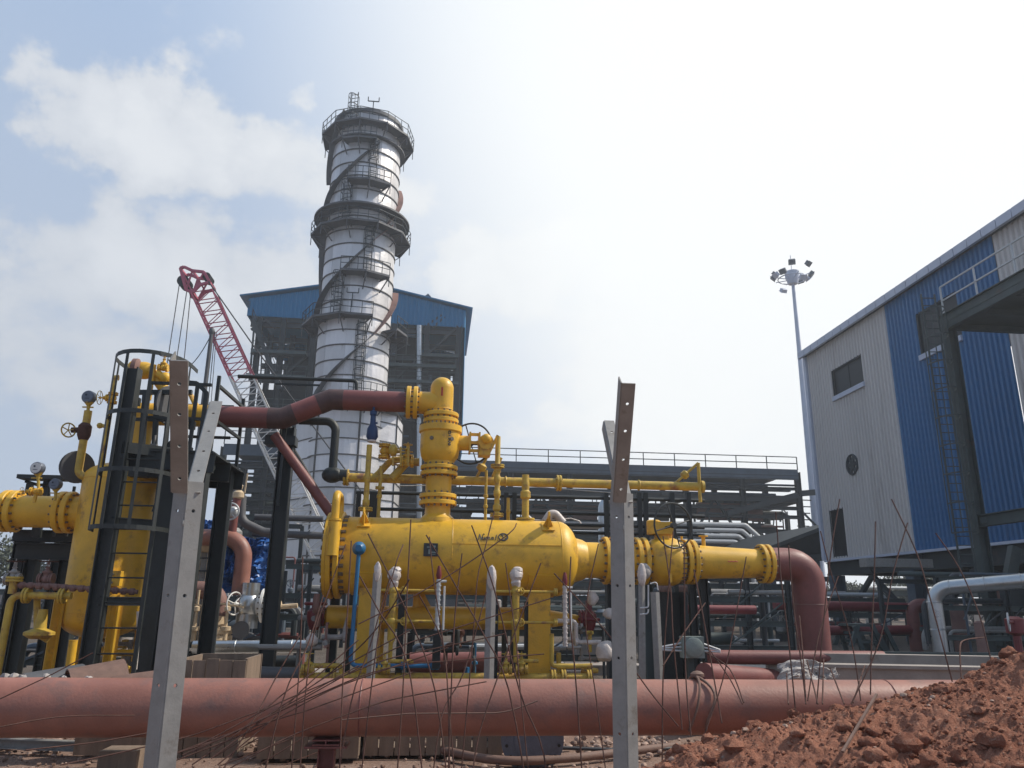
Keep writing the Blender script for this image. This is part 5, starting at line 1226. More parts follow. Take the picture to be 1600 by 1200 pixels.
hang('rubber_hose', 'fat brown hose curving along the ground under the middle of the foreground pipe', [gz(545, 1140, .16), gz(640, 1160, .12), gz(780, 1192, .06), gz(900, 1184, .06), gz(1060, 1165, .07)], .045, 'hose')
hang('black_cable', 'thinner black cable lying behind the fat brown hose', [gz(580, 1142, .2), gz(760, 1155, .14), gz(860, 1168, .1), gz(970, 1172, .08), gz(1080, 1168, .05)], .02, 'cable', 'cable')
hang('rope', 'thin pale cord stretched along the lower side of the foreground pipe', [at(533, 1125, FD - .3), at(640, 1115, FD - .32), at(790, 1114, FD - .32), at(840, 1095, FD - .32)], .006, 'hose', 'cord')
# cable looped over the pipe near the right post
mb = MB(); c = az(1092, zp0, FD)
mb.tube([c + GY * -(rfp + .03) * math.cos(a) + GZ * (rfp + .03) * math.sin(a) + GX * (.05 * math.sin(3 * a) + .03) for a in [R(x) for x in range(-40, 150, 12)]], .014, 6)
mb.tube([c + GY * -(rfp + .035) * math.cos(a) + GZ * (rfp + .035) * math.sin(a) - GX * (.12 - .1 * math.sin(a)) for a in [R(x) for x in range(-40, 150, 12)]], .012, 6)
mb.ball(c + GZ * (rfp + .04), .06, 10, (1.2, 1, .7)); obj('looped_cable', mb, M['hose'], None, 'cable tied over the foreground pipe just right of the tall post', 'cable')

# ------------------------------------------------------------------ steel angle fence posts with V arms
def plate_holes(mb, p0, p1, wdir, w, th, nrm, holes, r=.0065):
    """flat bar from p0 to p1, its width along wdir, real bolt holes"""
    p0, p1 = V(p0), V(p1); d = (p1 - p0).normalized(); L_ = (p1 - p0).length; wd = V(wdir).normalized(); nn = V(nrm).normalized()
    hs = sorted(h for h in holes if w / 2 < h < L_ - w / 2); cuts = []; s = 0
    def quad(pts):
        a = [p0 + d * y + wd * x for x, y in pts]; b = [q + nn * th for q in a]; k = len(pts)
        mb.add(a + b, [tuple(range(k)), tuple(reversed(range(k, 2 * k)))])
    q = w / 2
    def rect(s0, s1): quad([(0, s0), (w, s0), (w, s1), (0, s1)])
    for h in hs:
        if h - q > s: rect(s, h - q)
        sq = [(w / 2 + q * x, h + q * y) for x, y in ((1, 0), (1, 1), (0, 1), (-1, 1), (-1, 0), (-1, -1), (0, -1), (1, -1))]
        oc = [(w / 2 + r * math.cos(i * math.pi / 4), h + r * math.sin(i * math.pi / 4)) for i in range(8)]
        for i in range(8): quad([sq[i], sq[(i + 1) % 8], oc[(i + 1) % 8], oc[i]])
        a = [p0 + d * y + wd * x for x, y in oc]; b = [v + nn * th for v in a]; mb.add(a + b, [(i, (i + 1) % 8, 8 + (i + 1) % 8, 8 + i) for i in range(8)])
        s = h + q
    rect(s, L_)
    a = [p0, p0 + wd * w, p1 + wd * w, p1]; b = [v + nn * th for v in a]; mb.add(a + b, [(i, (i + 1) % 4, 4 + (i + 1) % 4, 4 + i) for i in range(4)])
def angle_bar(mb, p0, p1, w, th, d1, d2, holes, holes2=None):
    """an L section: one leg along d1, one along d2"""
    plate_holes(mb, p0, p1, d1, w, th, -V(d2), holes); plate_holes(mb, p0, p1, d2, w, th, -V(d1), holes if holes2 is None else holes2)
def fence_post(label, px, pyj, D, pxb, near, far, w=.065):
    zj = at(px, pyj, D).z; top = at(px, pyj, D); bot = az(pxb, .95, D); bot = top.lerp(bot, (top.z) / (top.z - bot.z)) if True else bot
    t = thing('fence_post', label, 'fence post', bot)
    dl, dr = (-GX + GY * .55).normalized(), (GX + GY * .55).normalized(); up = (top - bot); L_ = up.length
    mb = MB(); hs = [L_ - .05 - .17 * k for k in range(0, 12)]; angle_bar(mb, bot, top, w, .005, dl, dr, [L_ - .28 * k - .1 for k in range(8)])
    obj('upright', mb, M['galv'], t)
    mb = MB()
    for k in range(1): z = L_ * .93; mb.ball(bot + up.normalized() * z - GY * .001, .004, 8, (1, 1, 3))
    obj('weld_bead', mb, M['galv'], t)
    # arms
    for nm, (qx, qy, b_), sgn in (('near_arm', near, -1), ('far_arm', far, 1)):
        lo, hi = .02, .8
        r_ = ray(qx, qy)
        tip = at(qx, qy, D + sgn * b_); base_ = top - GZ * .04 + GY * (.012 * sgn) + GX * (-.042 if sgn < 0 else -.005)
        ax_ = (tip - base_).normalized(); side = GX; nn = side.cross(ax_).normalized()
        mb = MB(); LL = (tip - base_).length
        if sgn < 0: angle_bar(mb, base_, tip, w, .005, side, nn if nn.y > 0 else -nn, [LL * f for f in (.12, .38, .62, .84)], [])
        else: angle_bar(mb, base_ , tip, w * .95, .005, side, nn if nn.y > 0 else -nn, [LL * f for f in (.2, .4, .62, .84)], [])
        obj(nm, mb, M['galv'], t)
fence_post('near galvanised angle post with a long V arm, right of the middle', 973, 770, 3.2, 981, (972, 598, .40), (944, 658, .45), .052)
fence_post('leaning galvanised angle post with wide V arms at the left', 293, 752, 2.75, 234, (267, 562, .40), (329, 628, .55), .052)
# ------------------------------------------------------------------ slender grey angle uprights beyond the pipe
def small_post(px, y0, y1, D, w, lab, m_='galv', cap=None, pxb=None):
    top = at(px, y0, D); bt = xy(at(pxb or px, y1, D)) ; t = thing('angle_upright', lab, 'post', bt)
    mb = MB(); angle_bar(mb, bt, top, w, .006, (-GX + GY * .5).normalized(), (GX + GY * .5).normalized(), []); obj('bar', mb, M['galv'], t)
    if cap:
        mb = MB(); mb.ball(top + GZ * .02, cap, 12, (.75, .6, 1.9))
        for k in range(len(mb.v)): d = V(mb.v[k]); mb.v[k] = tuple(d + V((1, 1, 1)) * .012 * mnoise.noise(d * 20))
        obj('plastic_wrap', mb, M['plastic'], t, ang=25)
small_post(590, 895, 1070, 11, .06, 'grey angle upright with white wrap on its tip, left of the first wrapped bridle', cap=.07, pxb=577)
small_post(768, 905, 1070, 11, .07, 'grey angle upright with a white film tip in the middle of the skid', cap=.09, pxb=763)
small_post(1024, 925, 1070, 11.5, .07, 'pale angle upright between the tall post and the black pedestal', pxb=1032)
small_post(1003, 900, 1070, 11.5, .05, 'pale angle upright close to the right side of the tall post', cap=.09)
mb = MB(); mb.tube(fillet([at(1016, 912, 11.4), at(1026, 909, 11.4), at(1028, 922, 11.4)], .03, 3), .01, 6); mb.tube(fillet([at(1000, 950, 11.4), at(1013, 949, 11.4), at(1013, 914, 11.4)], .03, 3), .012, 6); mb.tube(fillet([at(1000, 960, 11.4), at(1012, 959, 11.4), at(1013, 952, 11.4)], .03, 3), .012, 6)
obj('bent_tubing', mb, M['galvlight'], None, 'bent thin pale tubing beside the tall post at the right', 'tubing')
# junction box
jc = at(1081, 1011, 10.9); jb = thing('junction_box', 'grey-green round-faced junction box on a stand right of the tall post', 'junction box', xy(jc))
mb = MB(); mb.box(jc, (.3, .16, .28)); mb.lathe(jc - GY * .08, -GY, [(0, .13), (.03, .13), (.04, .11)], 24); obj('enclosure', mb, M['boxgrey'], jb)
mb = MB()
for dz in (-.05, .0, .05): mb.tube([jc - GX * .15 + GZ * dz, jc - GX * .42 + GZ * (dz * .4 - .02)], .014, 6); mb.tube([jc + GX * .15 + GZ * dz, jc + GX * .4 + GZ * (dz * .3 - .05)], .013, 6)
obj('cable_glands', mb, M['galvlight'], jb)
mb = MB(); mb.beam(xy(jc) + GY * .1, jc + GY * .1, .08); obj('stand', mb, M['green'], jb)
# crumpled sack and cloth on the concrete edge at the right
def cloth(name, lab, c, ux, uy, w, h, m_, amp=.06, seed=0, n_=26, cat='cloth', drop=0):
    vs = []; 
    for j in range(n_ + 1):
        for i in range(n_ + 1):
            u, v = i / n_ - .5, j / n_ - .5; p = V(c) + V(ux) * (u * w) + V(uy) * (v * h); q = V((u * 4, v * 4, seed))
            nn = V(ux).cross(V(uy)).normalized(); e = 1 + .25 * mnoise.noise(V((math.atan2(v, u) * 2, seed, 1)))
            p = V(c) + V(ux) * (u * w * e) + V(uy) * (v * h * e) + nn * (amp * (mnoise.noise(q) * 1.2 + .6 * abs(mnoise.noise(q * 2.7)) + .25 * mnoise.noise(q * 6)))
            p.z -= drop * (abs(u) * 2) ** 2; vs.append(p)
    fs = [(j * (n_ + 1) + i, j * (n_ + 1) + i + 1, (j + 1) * (n_ + 1) + i + 1, (j + 1) * (n_ + 1) + i) for j in range(n_) for i in range(n_)]
    mb = MB(); mb.add(vs, fs); o = obj(name, mb, M[m_], None, lab, cat, ang=28)
    md = o.modifiers.new('thickness', 'SOLIDIFY'); md.thickness = .006; return o
cc = at(1255, 1046, 9.6)
cloth('crumpled_sack', 'crumpled pale grey sack draped over the concrete edge behind the foreground pipe', cc, GX, (GY * .5 + GZ * .7).normalized(), .62, .30, 'sack', .06, 2.3, cat='sack', drop=.06)
cloth('crumpled_sack', 'small flat grey rag beside the crumpled sack', at(1292, 1052, 9.6), GX, (GY * .6 + GZ * .5).normalized(), .26, .16, 'sack', .05, 5.1, cat='rag')
# concrete trench wall on the right
tw = thing('concrete_kerb_wall', 'low concrete trench wall running behind the foreground pipe at the right', 'wall', xy(at(1350, 1060, 10.6)))
a, b = az(1240, .0, 10.4), az(1760, .0, 9.6); za = at(1300, 1041, 10.4).z
mb = MB(); d_ = (b - a).normalized(); nn = V((-d_.y, d_.x, 0)); mb.box((a + b) / 2 + GZ * za / 2, ((b - a).length, .22, za), (d_, nn, GZ)); obj('wall_face', mb, M['concrete'], tw)
mb = MB(); mb.box((a + b) / 2 + GZ * (za + .02), ((b - a).length, .3, .04), (d_, nn, GZ)); mb.box((a + b) / 2 + nn * 1.3 + GZ * (za + .1) / 2, ((b - a).length, .2, za + .1), (d_, nn, GZ)); obj('coping', mb, M['concrete'], tw)
# grey guard rail beams beyond it
gr = thing('guard_rail', 'long grey-green steel guard frame beyond the concrete trench wall', 'guard rail', xy(at(1400, 1040, 13)))
for yy, w in ((1022, .1), (1045, .07)): mb = MB(); a, b = at(1215, yy, 13), at(1640, yy + 3, 13); mb.beam(a, b, .08, w); obj('rail', mb, M['green'], gr)
for px in (1250, 1300, 1355, 1410, 1455, 1510, 1565): mb = MB(); q = at(px, 1020, 13.05); mb.beam(xy(q), q, .09); obj('post', mb, M['green'], gr)
for i, (x, y0, y1) in enumerate(((1412, 1040, 1075), (1420, 1030, 1070))): pass

# ------------------------------------------------------------------ rusty rebar rods standing in front of the pipe
RB = [ # pixel points from the tip to the foot, distance
 ([(642, 812), (635, 950), (629, 1090), (618, 1210)], 6.6), ([(575, 834), (635, 955), (680, 1080), (712, 1200)], 6.4), ([(666, 836), (715, 920), (752, 985), (795, 1078), (838, 1200)], 6.2),
 ([(671, 839), (677, 900), (694, 1017), (700, 1080), (718, 1210)], 6.8), ([(737, 821), (772, 920), (812, 1080), (850, 1180), (862, 1210)], 6.0), ([(772, 800), (757, 860), (746, 905), (738, 1010), (716, 1210)], 6.9),
 ([(807, 818), (795, 834), (725, 884), (640, 935), (560, 975)], 7.2), ([(630, 851), (616, 890), (590, 1000), (560, 1210)], 6.7), ([(540, 851), (515, 920), (483, 1030), (470, 1210)], 6.5), ([(549, 845), (541, 990), (535, 1080), (533, 1210)], 6.9),
 ([(722, 865), (711, 960), (705, 1080), (700, 1210)], 6.3), ([(562, 900), (592, 955), (640, 1050), (676, 1210)], 6.1), ([(473, 870), (470, 1000), (462, 1120), (455, 1210)], 7.0), ([(505, 930), (480, 1010), (440, 1100), (395, 1210)], 6.0),
 ([(892, 870), (890, 955), (901, 1080), (916, 1210)], 6.0), ([(866, 896), (920, 955), (965, 1010), (1015, 1080), (1060, 1135)], 6.6), ([(1036, 838), (1048, 920), (1052, 1000), (1066, 1140)], 6.5), ([(1052, 830), (1046, 900), (1036, 1060), (1030, 1160)], 6.7),
 ([(1069, 850), (1070, 1000), (1073, 1080), (1080, 1150)], 6.6), ([(1084, 890), (1098, 960), (1112, 1040), (1128, 1130)], 6.2), ([(1102, 942), (1070, 987), (1036, 1040)], 6.9), ([(1110, 1017), (1140, 1060), (1160, 1100)], 6.8), ([(1103, 1020), (1140, 1045), (1162, 1098)], 6.7),
 ([(1312, 780), (1298, 865), (1288, 960), (1276, 1100)], 6.4), ([(1368, 815), (1366, 900), (1362, 1000), (1360, 1085)], 6.5), ([(1393, 780), (1431, 861), (1452, 930), (1488, 1065)], 6.3), ([(1418, 817), (1395, 898), (1375, 1000), (1330, 1100)], 6.2),
 ([(1462, 833), (1499, 888), (1530, 960), (1548, 1030)], 6.6), ([(1212, 800), (1220, 900), (1232, 1000), (1243, 1110)], 6.8), ([(1232, 852), (1240, 950), (1250, 1020), (1259, 1095)], 6.6), ([(1282, 830), (1300, 900), (1330, 1000), (1345, 1095)], 7.0),
 ([(1249, 962), (1255, 1030), (1259, 1100)], 6.4), ([(1229, 1052), (1232, 1100)], 6.2), ([(1261, 1032), (1278, 1100)], 6.2), ([(1287, 1030), (1285, 1100)], 6.3), ([(1298, 1046), (1319, 1100)], 6.1), ([(1351, 1040), (1333, 1098)], 6.2), ([(1538, 996), (1508, 1000), (1500, 1012), (1502, 1060)], 6.1),
 ([(610, 900), (578, 1010), (548, 1100), (520, 1210)], 6.5), ([(760, 925), (725, 1050), (690, 1120), (672, 1210)], 7.1), ([(655, 930), (690, 1000), (700, 1090), (706, 1210)], 6.8), ([(845, 880), (815, 960), (770, 1080), (742, 1180), (735, 1210)], 6.4), ([(935, 850), (915, 960), (930, 1080), (955, 1210)], 6.9),
 ([(790, 880), (805, 990), (813, 1080), (835, 1210)], 6.7), ([(1166, 870), (1150, 960), (1130, 1060), (1100, 1150)], 6.9), ([(1310, 900), (1280, 990), (1262, 1095)], 6.8),
]
def rod_label(i, pts):
    x, y = pts[0]
    where = 'before the silver stack' if x < 560 else 'before the yellow vessel' if x < 960 else 'right of the tall post' if x < 1180 else 'out of the soil mound'
    return where
GRP = 'rusty reinforcement rods'
LABS = {'before the silver stack': 'thin rusty rod standing in front of the stack end of the foreground pipe', 'before the yellow vessel': 'thin rusty rod standing up in front of the yellow vessel', 'right of the tall post': 'thin rusty rod rising between the tall post and the soil mound', 'out of the soil mound': 'thin rusty rod sticking up out of the red soil mound'}
for i, (pts, D) in enumerate(RB):
    mb = MB(); k = len(pts); P3 = [at(x, y, D + (.9 - 1.2 * j / (k - 1)) * .5) for j, (x, y) in enumerate(pts)]
    if P3[-1].z > .1 and pts[-1][1] > 1150: P3[-1].z = 0
    sm = []
    for j in range(k - 1):      # smooth curve through the points
        p0, p1, p2, p3 = P3[max(j - 1, 0)], P3[j], P3[j + 1], P3[min(j + 2, k - 1)]
        for f in (0, .25, .5, .75): sm.append(.5 * ((2 * p1) + (p2 - p0) * f + (2 * p0 - 5 * p1 + 4 * p2 - p3) * f * f + (-p0 + 3 * p1 - 3 * p2 + p3) * f ** 3))
    sm.append(P3[-1]); mb.tube(sm, .0058, 6); obj('rebar_rod', mb, M['rust'], None, LABS[rod_label(i, pts)], 'rod', GRP)
# sheaf of rods lying low, fanning out to the right
FAN = [((300, 1175), (450, 1105), (620, 1010), (860, 935)), ((285, 1180), (440, 1110), (600, 1040), (850, 1022)), ((310, 1165), (430, 1100), (600, 1030), (790, 990)), ((270, 1190), (400, 1140), (520, 1075), (700, 1012)), ((330, 1185), (430, 1110), (520, 1050), (640, 985)),
       ((250, 1185), (360, 1150), (470, 1090), (560, 1040)), ((340, 1195), (420, 1130), (480, 1070), (560, 1000)), ((300, 1195), (380, 1140), (440, 1085), (505, 1040)), ((230, 1195), (330, 1155), (480, 1110), (645, 1050)), ((350, 1200), (400, 1120), (430, 1060), (470, 990)), ((0, 1092), (75, 1057), (145, 1020)), ((-20, 1140), (90, 1118), (210, 1118)), ((360, 1200), (450, 1150), (600, 1095), (760, 1065)),
       ((95, 1195), (170, 1180), (300, 1150), (420, 1105)), ((640, 905), (590, 985), (520, 1050), (400, 1130)), ((40, 1172), (150, 1160), (260, 1140))]
for i, ch in enumerate(FAN):
    D0_, D1_ = 6.7, 7.35
    if i in (10,): D0_, D1_ = 7.2, 7.4
    mb = MB(); k = len(ch); mb.tube(fillet([at(x, y, D0_ + (D1_ - D0_) * j / (k - 1)) for j, (x, y) in enumerate(ch)], 2, 6), .0055, 6)
    obj('rebar_rod', mb, M['rust'], None, 'thin rusty rod lying low in the fanned sheaf before the foreground pipe' if i not in (10, 11, 15) else 'thin rusty rod lying across the left end of the foreground pipe', 'rod', GRP)
for i in range(14):
    x = random.uniform(300, 560); a = gz(x, 1200 - random.uniform(0, 35), .04); b = a + V((random.uniform(.25, .9), random.uniform(.1, .5), random.uniform(.05, .5)))
    mb = MB(); mb.cyl(a, b, .0055, 6); obj('rebar_rod', mb, M['rust'], None, 'short rusty rod end low in the tangled sheaf', 'rod', GRP)
mb = MB(); a = at(1313, 1137, 5.4); b = at(1372, 1105, 5.9); a.z = mound_z(a.x, a.y) + .05; b.z = mound_z(b.x, b.y) + .12; mb.beam(a, b, .018, .014); obj('wood_stick', mb, M['hose'], None, 'brown stick lying on the red soil mound', 'stick')
random.seed(21)
# ------------------------------------------------------------------ tall yellow tower at the left
YB = [M['yellow'], M['bolt']]
WD = 13.0
tc = xy(at(174, 860, WD)); tr = ln(52, WD)
tz = lambda py: at(174, py, WD).z
tw_ = thing('vertical_vessel', 'tall yellow upright vessel on plate legs behind the caged ladder at the left', 'pressure vessel', tc)
mb = MB(); prof = [(tz(968) - tr * .5 * math.cos(i / 8 * math.pi / 2), tr * math.sin(i / 8 * math.pi / 2)) for i in range(9)] + [(tz(960), tr), (tz(750), tr)] + [(tz(750) + tr * .5 * math.sin(i / 8 * math.pi / 2), tr * math.cos(i / 8 * math.pi / 2)) for i in range(1, 9)]
mb.lathe(tc, GZ, prof, 56); mb.torus(tc + GZ * tz(958), GZ, tr, .007, 48, 6); mb.torus(tc + GZ * tz(752), GZ, tr, .007, 48, 6); obj('shell', mb, M['yellow'], tw_)
for a in (-50, 40, 130, 220):
    e = GX * math.sin(R(a)) - GY * math.cos(R(a)); sd_ = GX * math.cos(R(a)) + GY * math.sin(R(a)); c = tc + e * (tr + .02)
    mb = MB(); mb.box(c + GZ * (tz(930) / 2), (.18, .03, tz(930)), (sd_, e, GZ)); mb.box(c + e * .06 + GZ * (tz(930) / 2), (.03, .1, tz(930)), (sd_, e, GZ)); mb.box(c + GZ * .02 - e * .05, (.3, .3, .03), (sd_, e, GZ)); obj('leg', mb, M['yellow'], tw_)
ncz = h2_.z; nk = az(224, ncz, WD)
mb = MB(); mb.tube(fillet([V((nk.x - .0, nk.y, tz(735))), V((nk.x, nk.y, ncz)), V((nk.x, nk.y, ncz)) + GX * .5], .3, 8), rr_ * 1.0, 24); obj('top_neck', mb, M['yellow'], tw_)
lz = tz(802); nr = ln(23, WD); n0 = az(-60, lz, WD); n1 = tc + GZ * lz
mb = MB(); mb.cyl(az(8, lz, WD), n1, nr, 32); obj('side_nozzle', mb, M['yellow'], tw_)
for px in (18, 104): mb = MB(); mb.flange(az(px, lz, WD), GX, nr * 1.32, .09, 14, gap=.012); obj('flange', mb, YB, tw_)
mb = MB(); mb.tube(fillet([tc + GZ * (tz(985)), tc + GZ * tz(1020), tc + GZ * tz(1020) + GX * .9], .15, 5), .05, 12); mb.tube([at(115, 1000, WD - .6), at(108, 1050, WD - .6)], .06, 12); obj('drain', mb, M['yellow'], tw_)
mb = MB(); c = tc + (GX * .42 - GY * .9).normalized() * tr + GZ * tz(905); mb.box(c, (.34, .12, .22)); mb.mat(1)
for i in (-1, 1):
    for j in (-1, 1): mb.cyl(c + GX * .06 * i + GZ * .06 * j - GY * .09, c + GX * .06 * i + GZ * .06 * j, .02, 8)
obj('hand_hole', mb, YB, tw_)
pipe('red_inlet_pipe', 'short dusky red pipe entering at the left frame edge into the big yellow flange', [az(5, lz, WD), az(-200, lz, WD)], nr * .98, 'red', seg=28)
# yellow pipework above the tower
tp = thing('tower_top_piping', 'yellow valve and bent pipe at the very top inside the ladder cage', 'pipe', at(225, 640, 12.7))
q = at(225, 579, 12.7); mb = MB(); mb.ball(q, .16, 16, (1.2, 1, .9)); mb.lathe(q - GX * .25, GX, [(0, .1), (.05, .15), (.12, .15), (.15, .1)], 14); mb.tube(fillet([q, at(238, 582, 12.7), at(266, 622, 12.7), at(268, 640, 12.7)], .15, 5), .085, 14); obj('bend', mb, M['yellow'], tp)
mb = MB(); mb.cyl(at(241, 570, 12.6), at(233, 625, 12.6), .035, 8); mb.cyl(at(213, 590, 12.6), at(212, 612, 12.6), .04, 8); obj('drop', mb, M['yellow'], tp)
mb = MB(); mb.lathe(at(204, 575, 12.6), GX, [(0, .05), (.05, .16), (.12, .16), (.16, .06)], 16); obj('dusty_cap', mb, M['rustplate'], tp)
mb = MB(); mb.cyl(at(246, 583, 12.6), at(263, 595, 12.6), .06, 10); mb.ball(at(258, 590, 12.6), .09, 12); mb.cyl(at(296, 615, 12.8), at(306, 636, 12.8), .03, 8); obj('side_valve', mb, M['yellow'], tp)
mb = MB(); c = at(264, 634, 12.55); mb.lathe(c, GX * .93 - GY * .35, [(0, .32), (.03, .32)], 32); obj('spade_plate', mb, M['strake'], None, 'brown round spade plate hanging beside the overhead yellow pipe near the ladder cage', 'plate')
gate_valve('small_wheel_valve', 'small brass coloured wheel valve at the left of the cage top', at(176, 622, 12.6), GZ, -GX, .04, 'yellow', 'yellow_old', .11, .2)
gate_valve('small_wheel_valve', 'small rusty wheel valve seen just above the leaning post arm', at(255, 575, 12.6), GX, GZ, .035, 'yellow', 'rust', .09, .22)
mb = MB(); a = at(180, 590, 12.6); b = at(157, 738, 12.6); mb.tube([xy(a, b.z), a, a + GX * .05], .05, 10); mb.cyl(xy(a, b.z) + GX * .0, tc + GZ * b.z, .05, 10); obj('side_riser', mb, M['yellow_old'], None, 'thin yellow vertical pipe along the left side of the tower top', 'pipe')
mb = MB(); mb.tube(fillet([a + GX * .15 + GZ * .02, a + GX * .28, a + GX * .28 - GZ * .3], .05, 3), .03, 8); mb.cyl(at(160, 665, 12.6), at(170, 668, 12.6), .03, 8); mb.ball(at(156, 665, 12.6), .05, 8); obj('thin_fittings', mb, M['yellow_old'], None, 'tiny yellow bent tubing beside the upper left riser', 'tubing')
# branch with brown pipe, wheel valve and gauge on top
br = thing('instrument_branch', 'orange-brown branch pipe rising left of the tower', 'pipe', at(120, 745, 12.7))
a0_, a1_ = at(148, 745, 12.7), at(121, 745, 12.7); a1_.z = a0_.z; t1 = at(138, 642, 12.7)
mb = MB(); mb.tube(fillet([a0_, a1_, V((a1_.x, a1_.y, a1_.z + .3)), t1], .12, 5), .06, 12); mb.lathe(a0_ - GX * .05, GX, [(0, .1), (.05, .1)], 14); obj('pipe_wall', mb, M['yellow_old'], br)
mb = MB(); mb.lathe(at(131, 680, 12.7), t1 - a1_, [(-.08, .07), (0, .1), (.15, .1), (.2, .06)], 12); mb.cyl(at(129, 672, 12.7), at(112, 672, 12.7), .045, 10); obj('valve_body', mb, M['rust'], br)
mb = MB(); handwheel(mb, at(107, 672, 12.6), GX * .75 - GY * .6, .11, .012, 5, 22); obj('handwheel', mb, M['yellow_old'], br)
mb = MB(); mb.lathe(at(120, 730, 12.9), GX * .6 - GY * .8, [(0, .26), (.03, .26)], 28); obj('spade_plate', mb, M['strake'], None, 'dark round spade plate behind the instrument branch left of the tower', 'plate')
def gauge(lab, px, py, D, r, px1, py1, face='gaugeface', body='gaugebody', group=None):
    c = at(px, py, D); t = thing('dial_gauge', lab, 'gauge', at(px1, py1, D)); ax_ = (GY * -1 - GX * .1).normalized()
    mb = MB(); mb.lathe(c - ax_ * .05, ax_, [(0, r * .6), (.02, r), (.1, r), (.115, r * .92)], 24); obj('case', mb, M[body], t)
    mb = MB(); mb.lathe(c + ax_ * .052, ax_, [(0, r * .84), (.018, r * .82)], 24); fo = obj('dial', mb, M[face], t)
    mb = MB(); mb.cyl(c + ax_ * .07 + GZ * r * .25 - GX * r * .2, c + ax_ * .075 + GZ * r * .25 - GX * r * .2, r * .16, 10); mb.box(c + ax_ * .073 - GZ * r * .3, (r * .7, .004, r * .08)); obj('markings', mb, M['ink'], fo)
    mb = MB(); mb.lathe(c, at(px1, py1, D) - c, [(r * .8, r * .7), (r * 1.3, r * .3), (r * 1.5, r * .25), ((at(px1, py1, D) - c).length, r * .22)], 12); mb.cyl(c - GZ * r * 1.55 - GX * r * .8, c - GZ * r * 1.55 + GX * r * .8, r * .12, 6); obj('stem', mb, M['yellow_old'], t)
    return t
gauge('round gauge with a pale face standing above the black frame at the far left', 60, 732, 12.4, .095, 60, 762)
gauge('round gauge tilted edgewise behind the left flange pipe', 88, 757, 12.4, .085, 86, 782, 'gaugebody')
gauge('dark round gauge on top of the orange-brown branch pipe', 140, 621, 12.7, .105, 137, 646, 'gaugebody')
gate_valve('small_wheel_valve', 'small yellow valve under the pale faced gauge at the far left', at(56, 768, 12.4), GX, -GX, .035, 'yellow', 'yellow', .06, .2)
mb = MB(); mb.cyl(at(57, 768, 12.4), at(53, 785, 12.4), .03, 8); obj('short_riser', mb, M['yellow'], None, 'short yellow riser between the left flange pipe and the pale faced gauge', 'pipe')
# ------------------------------------------------------------------ caged ladder
la = thing('caged_ladder', 'black steel ladder with hooped safety cage in front of the yellow tower', 'ladder', xy(at(180, 1050, 11.6)))
ZL = lambda py: at(190, py, 11.6).z
lc = xy(at(200, 860, 11.6))       # centre of the ladder
wL = ln(62, 11.6)
mb = MB(); colx = lc - GX * (wL / 2)
mb.ibeam(colx, colx + GZ * ZL(575), .20, .20, .018, GX); mb.ext([colx - GX * .35 - GY * .05, colx + GX * .35 - GY * .05, colx + GX * .1 + GZ * .3 - GY * .05, colx - GX * .1 + GZ * .3 - GY * .05], GY * .02); obj('main_post', mb, M['black'], la)
mb = MB(); rx = lc + GX * (wL / 2); mb.beam(rx, rx + GZ * ZL(575), .05, .05); obj('side_rail', mb, M['black'], la)
z = .25; mb = MB()
while z < ZL(700): mb.cyl(colx + GZ * z, rx + GZ * z, .013, 6); z += .335
obj('rungs', mb, M['black'], la)
def hoop(z, w, dep, y0=0, m_='black', a0=0, a1=180, cx=0, t=.012, h=.06):
    mb = MB(); pts = [lc + GX * (cx + math.cos(R(a)) * w) - GY * (math.sin(R(a)) * dep + y0) + GZ * z for a in range(a0, a1 + 1, 15)]
    for p, q in zip(pts, pts[1:]): mb.beam(p, q, t, h)
    return mb, pts
cw = .52
for py, ex in ((828, 0), (742, 0), (655, 0), (566, .0)):
    mb, pts = hoop(ZL(py), cw, .62); 
    if py == 566: mb.beam(pts[0], pts[0] + GY * .35, .012, .06); mb.beam(pts[-1], pts[-1] + GY * .35, .012, .06)
    obj('cage_hoop', mb, M['black'], la)
for a in (0, 35, 70, 110, 145, 180):
    p = lc + GX * (math.cos(R(a)) * cw) - GY * (math.sin(R(a)) * .62); mb = MB(); mb.beam(p + GZ * ZL(832), p + GZ * ZL(566), .045, .010, up=(p - lc).normalized()); obj('cage_strap', mb, M['black'], la)
# platform behind it with columns and rail
pf = thing('tower_platform', 'black steel landing with railings and tall columns between the yellow tower and leaning post', 'platform', xy(at(280, 1040, 12.2)))
zp_ = at(255, 712, 12.2).z
pc = [xy(at(247, 900, 12.0)), xy(at(294, 900, 12.0)), xy(at(247, 900, 12.0)) + GY * 1.4, xy(at(294, 900, 12.0)) + GY * 1.4]
for i, c in enumerate(pc): mb = MB(); mb.ibeam(c, c + GZ * zp_, .22, .22, .018, GX if i % 2 else None); obj('column', mb, M['black'], pf)
mb = MB(); cc_ = (pc[0] + pc[3]) / 2; mb.box(cc_ - GX * .25 + GZ * zp_, (1.35, 1.9, .03)); 
for o in (-.9, .0, .9): mb.ibeam(cc_ - GX * .95 + GY * o + GZ * (zp_ - .1), cc_ + GX * .45 + GY * o + GZ * (zp_ - .16), .10, .30, .014)
obj('deck', mb, M['black'], pf)
mb = MB(); 
for c, h in ((pc[0] - GX * .5, 1.1), (pc[0], 1.15), (pc[1] + GX * .1, 1.25), (pc[2] - GX * .5, 1.1), (pc[3] + GX * .15, 1.25), ((pc[0] + pc[1]) / 2, 1.1)): mb.beam(c + GZ * zp_, c + GZ * (zp_ + h), .05)
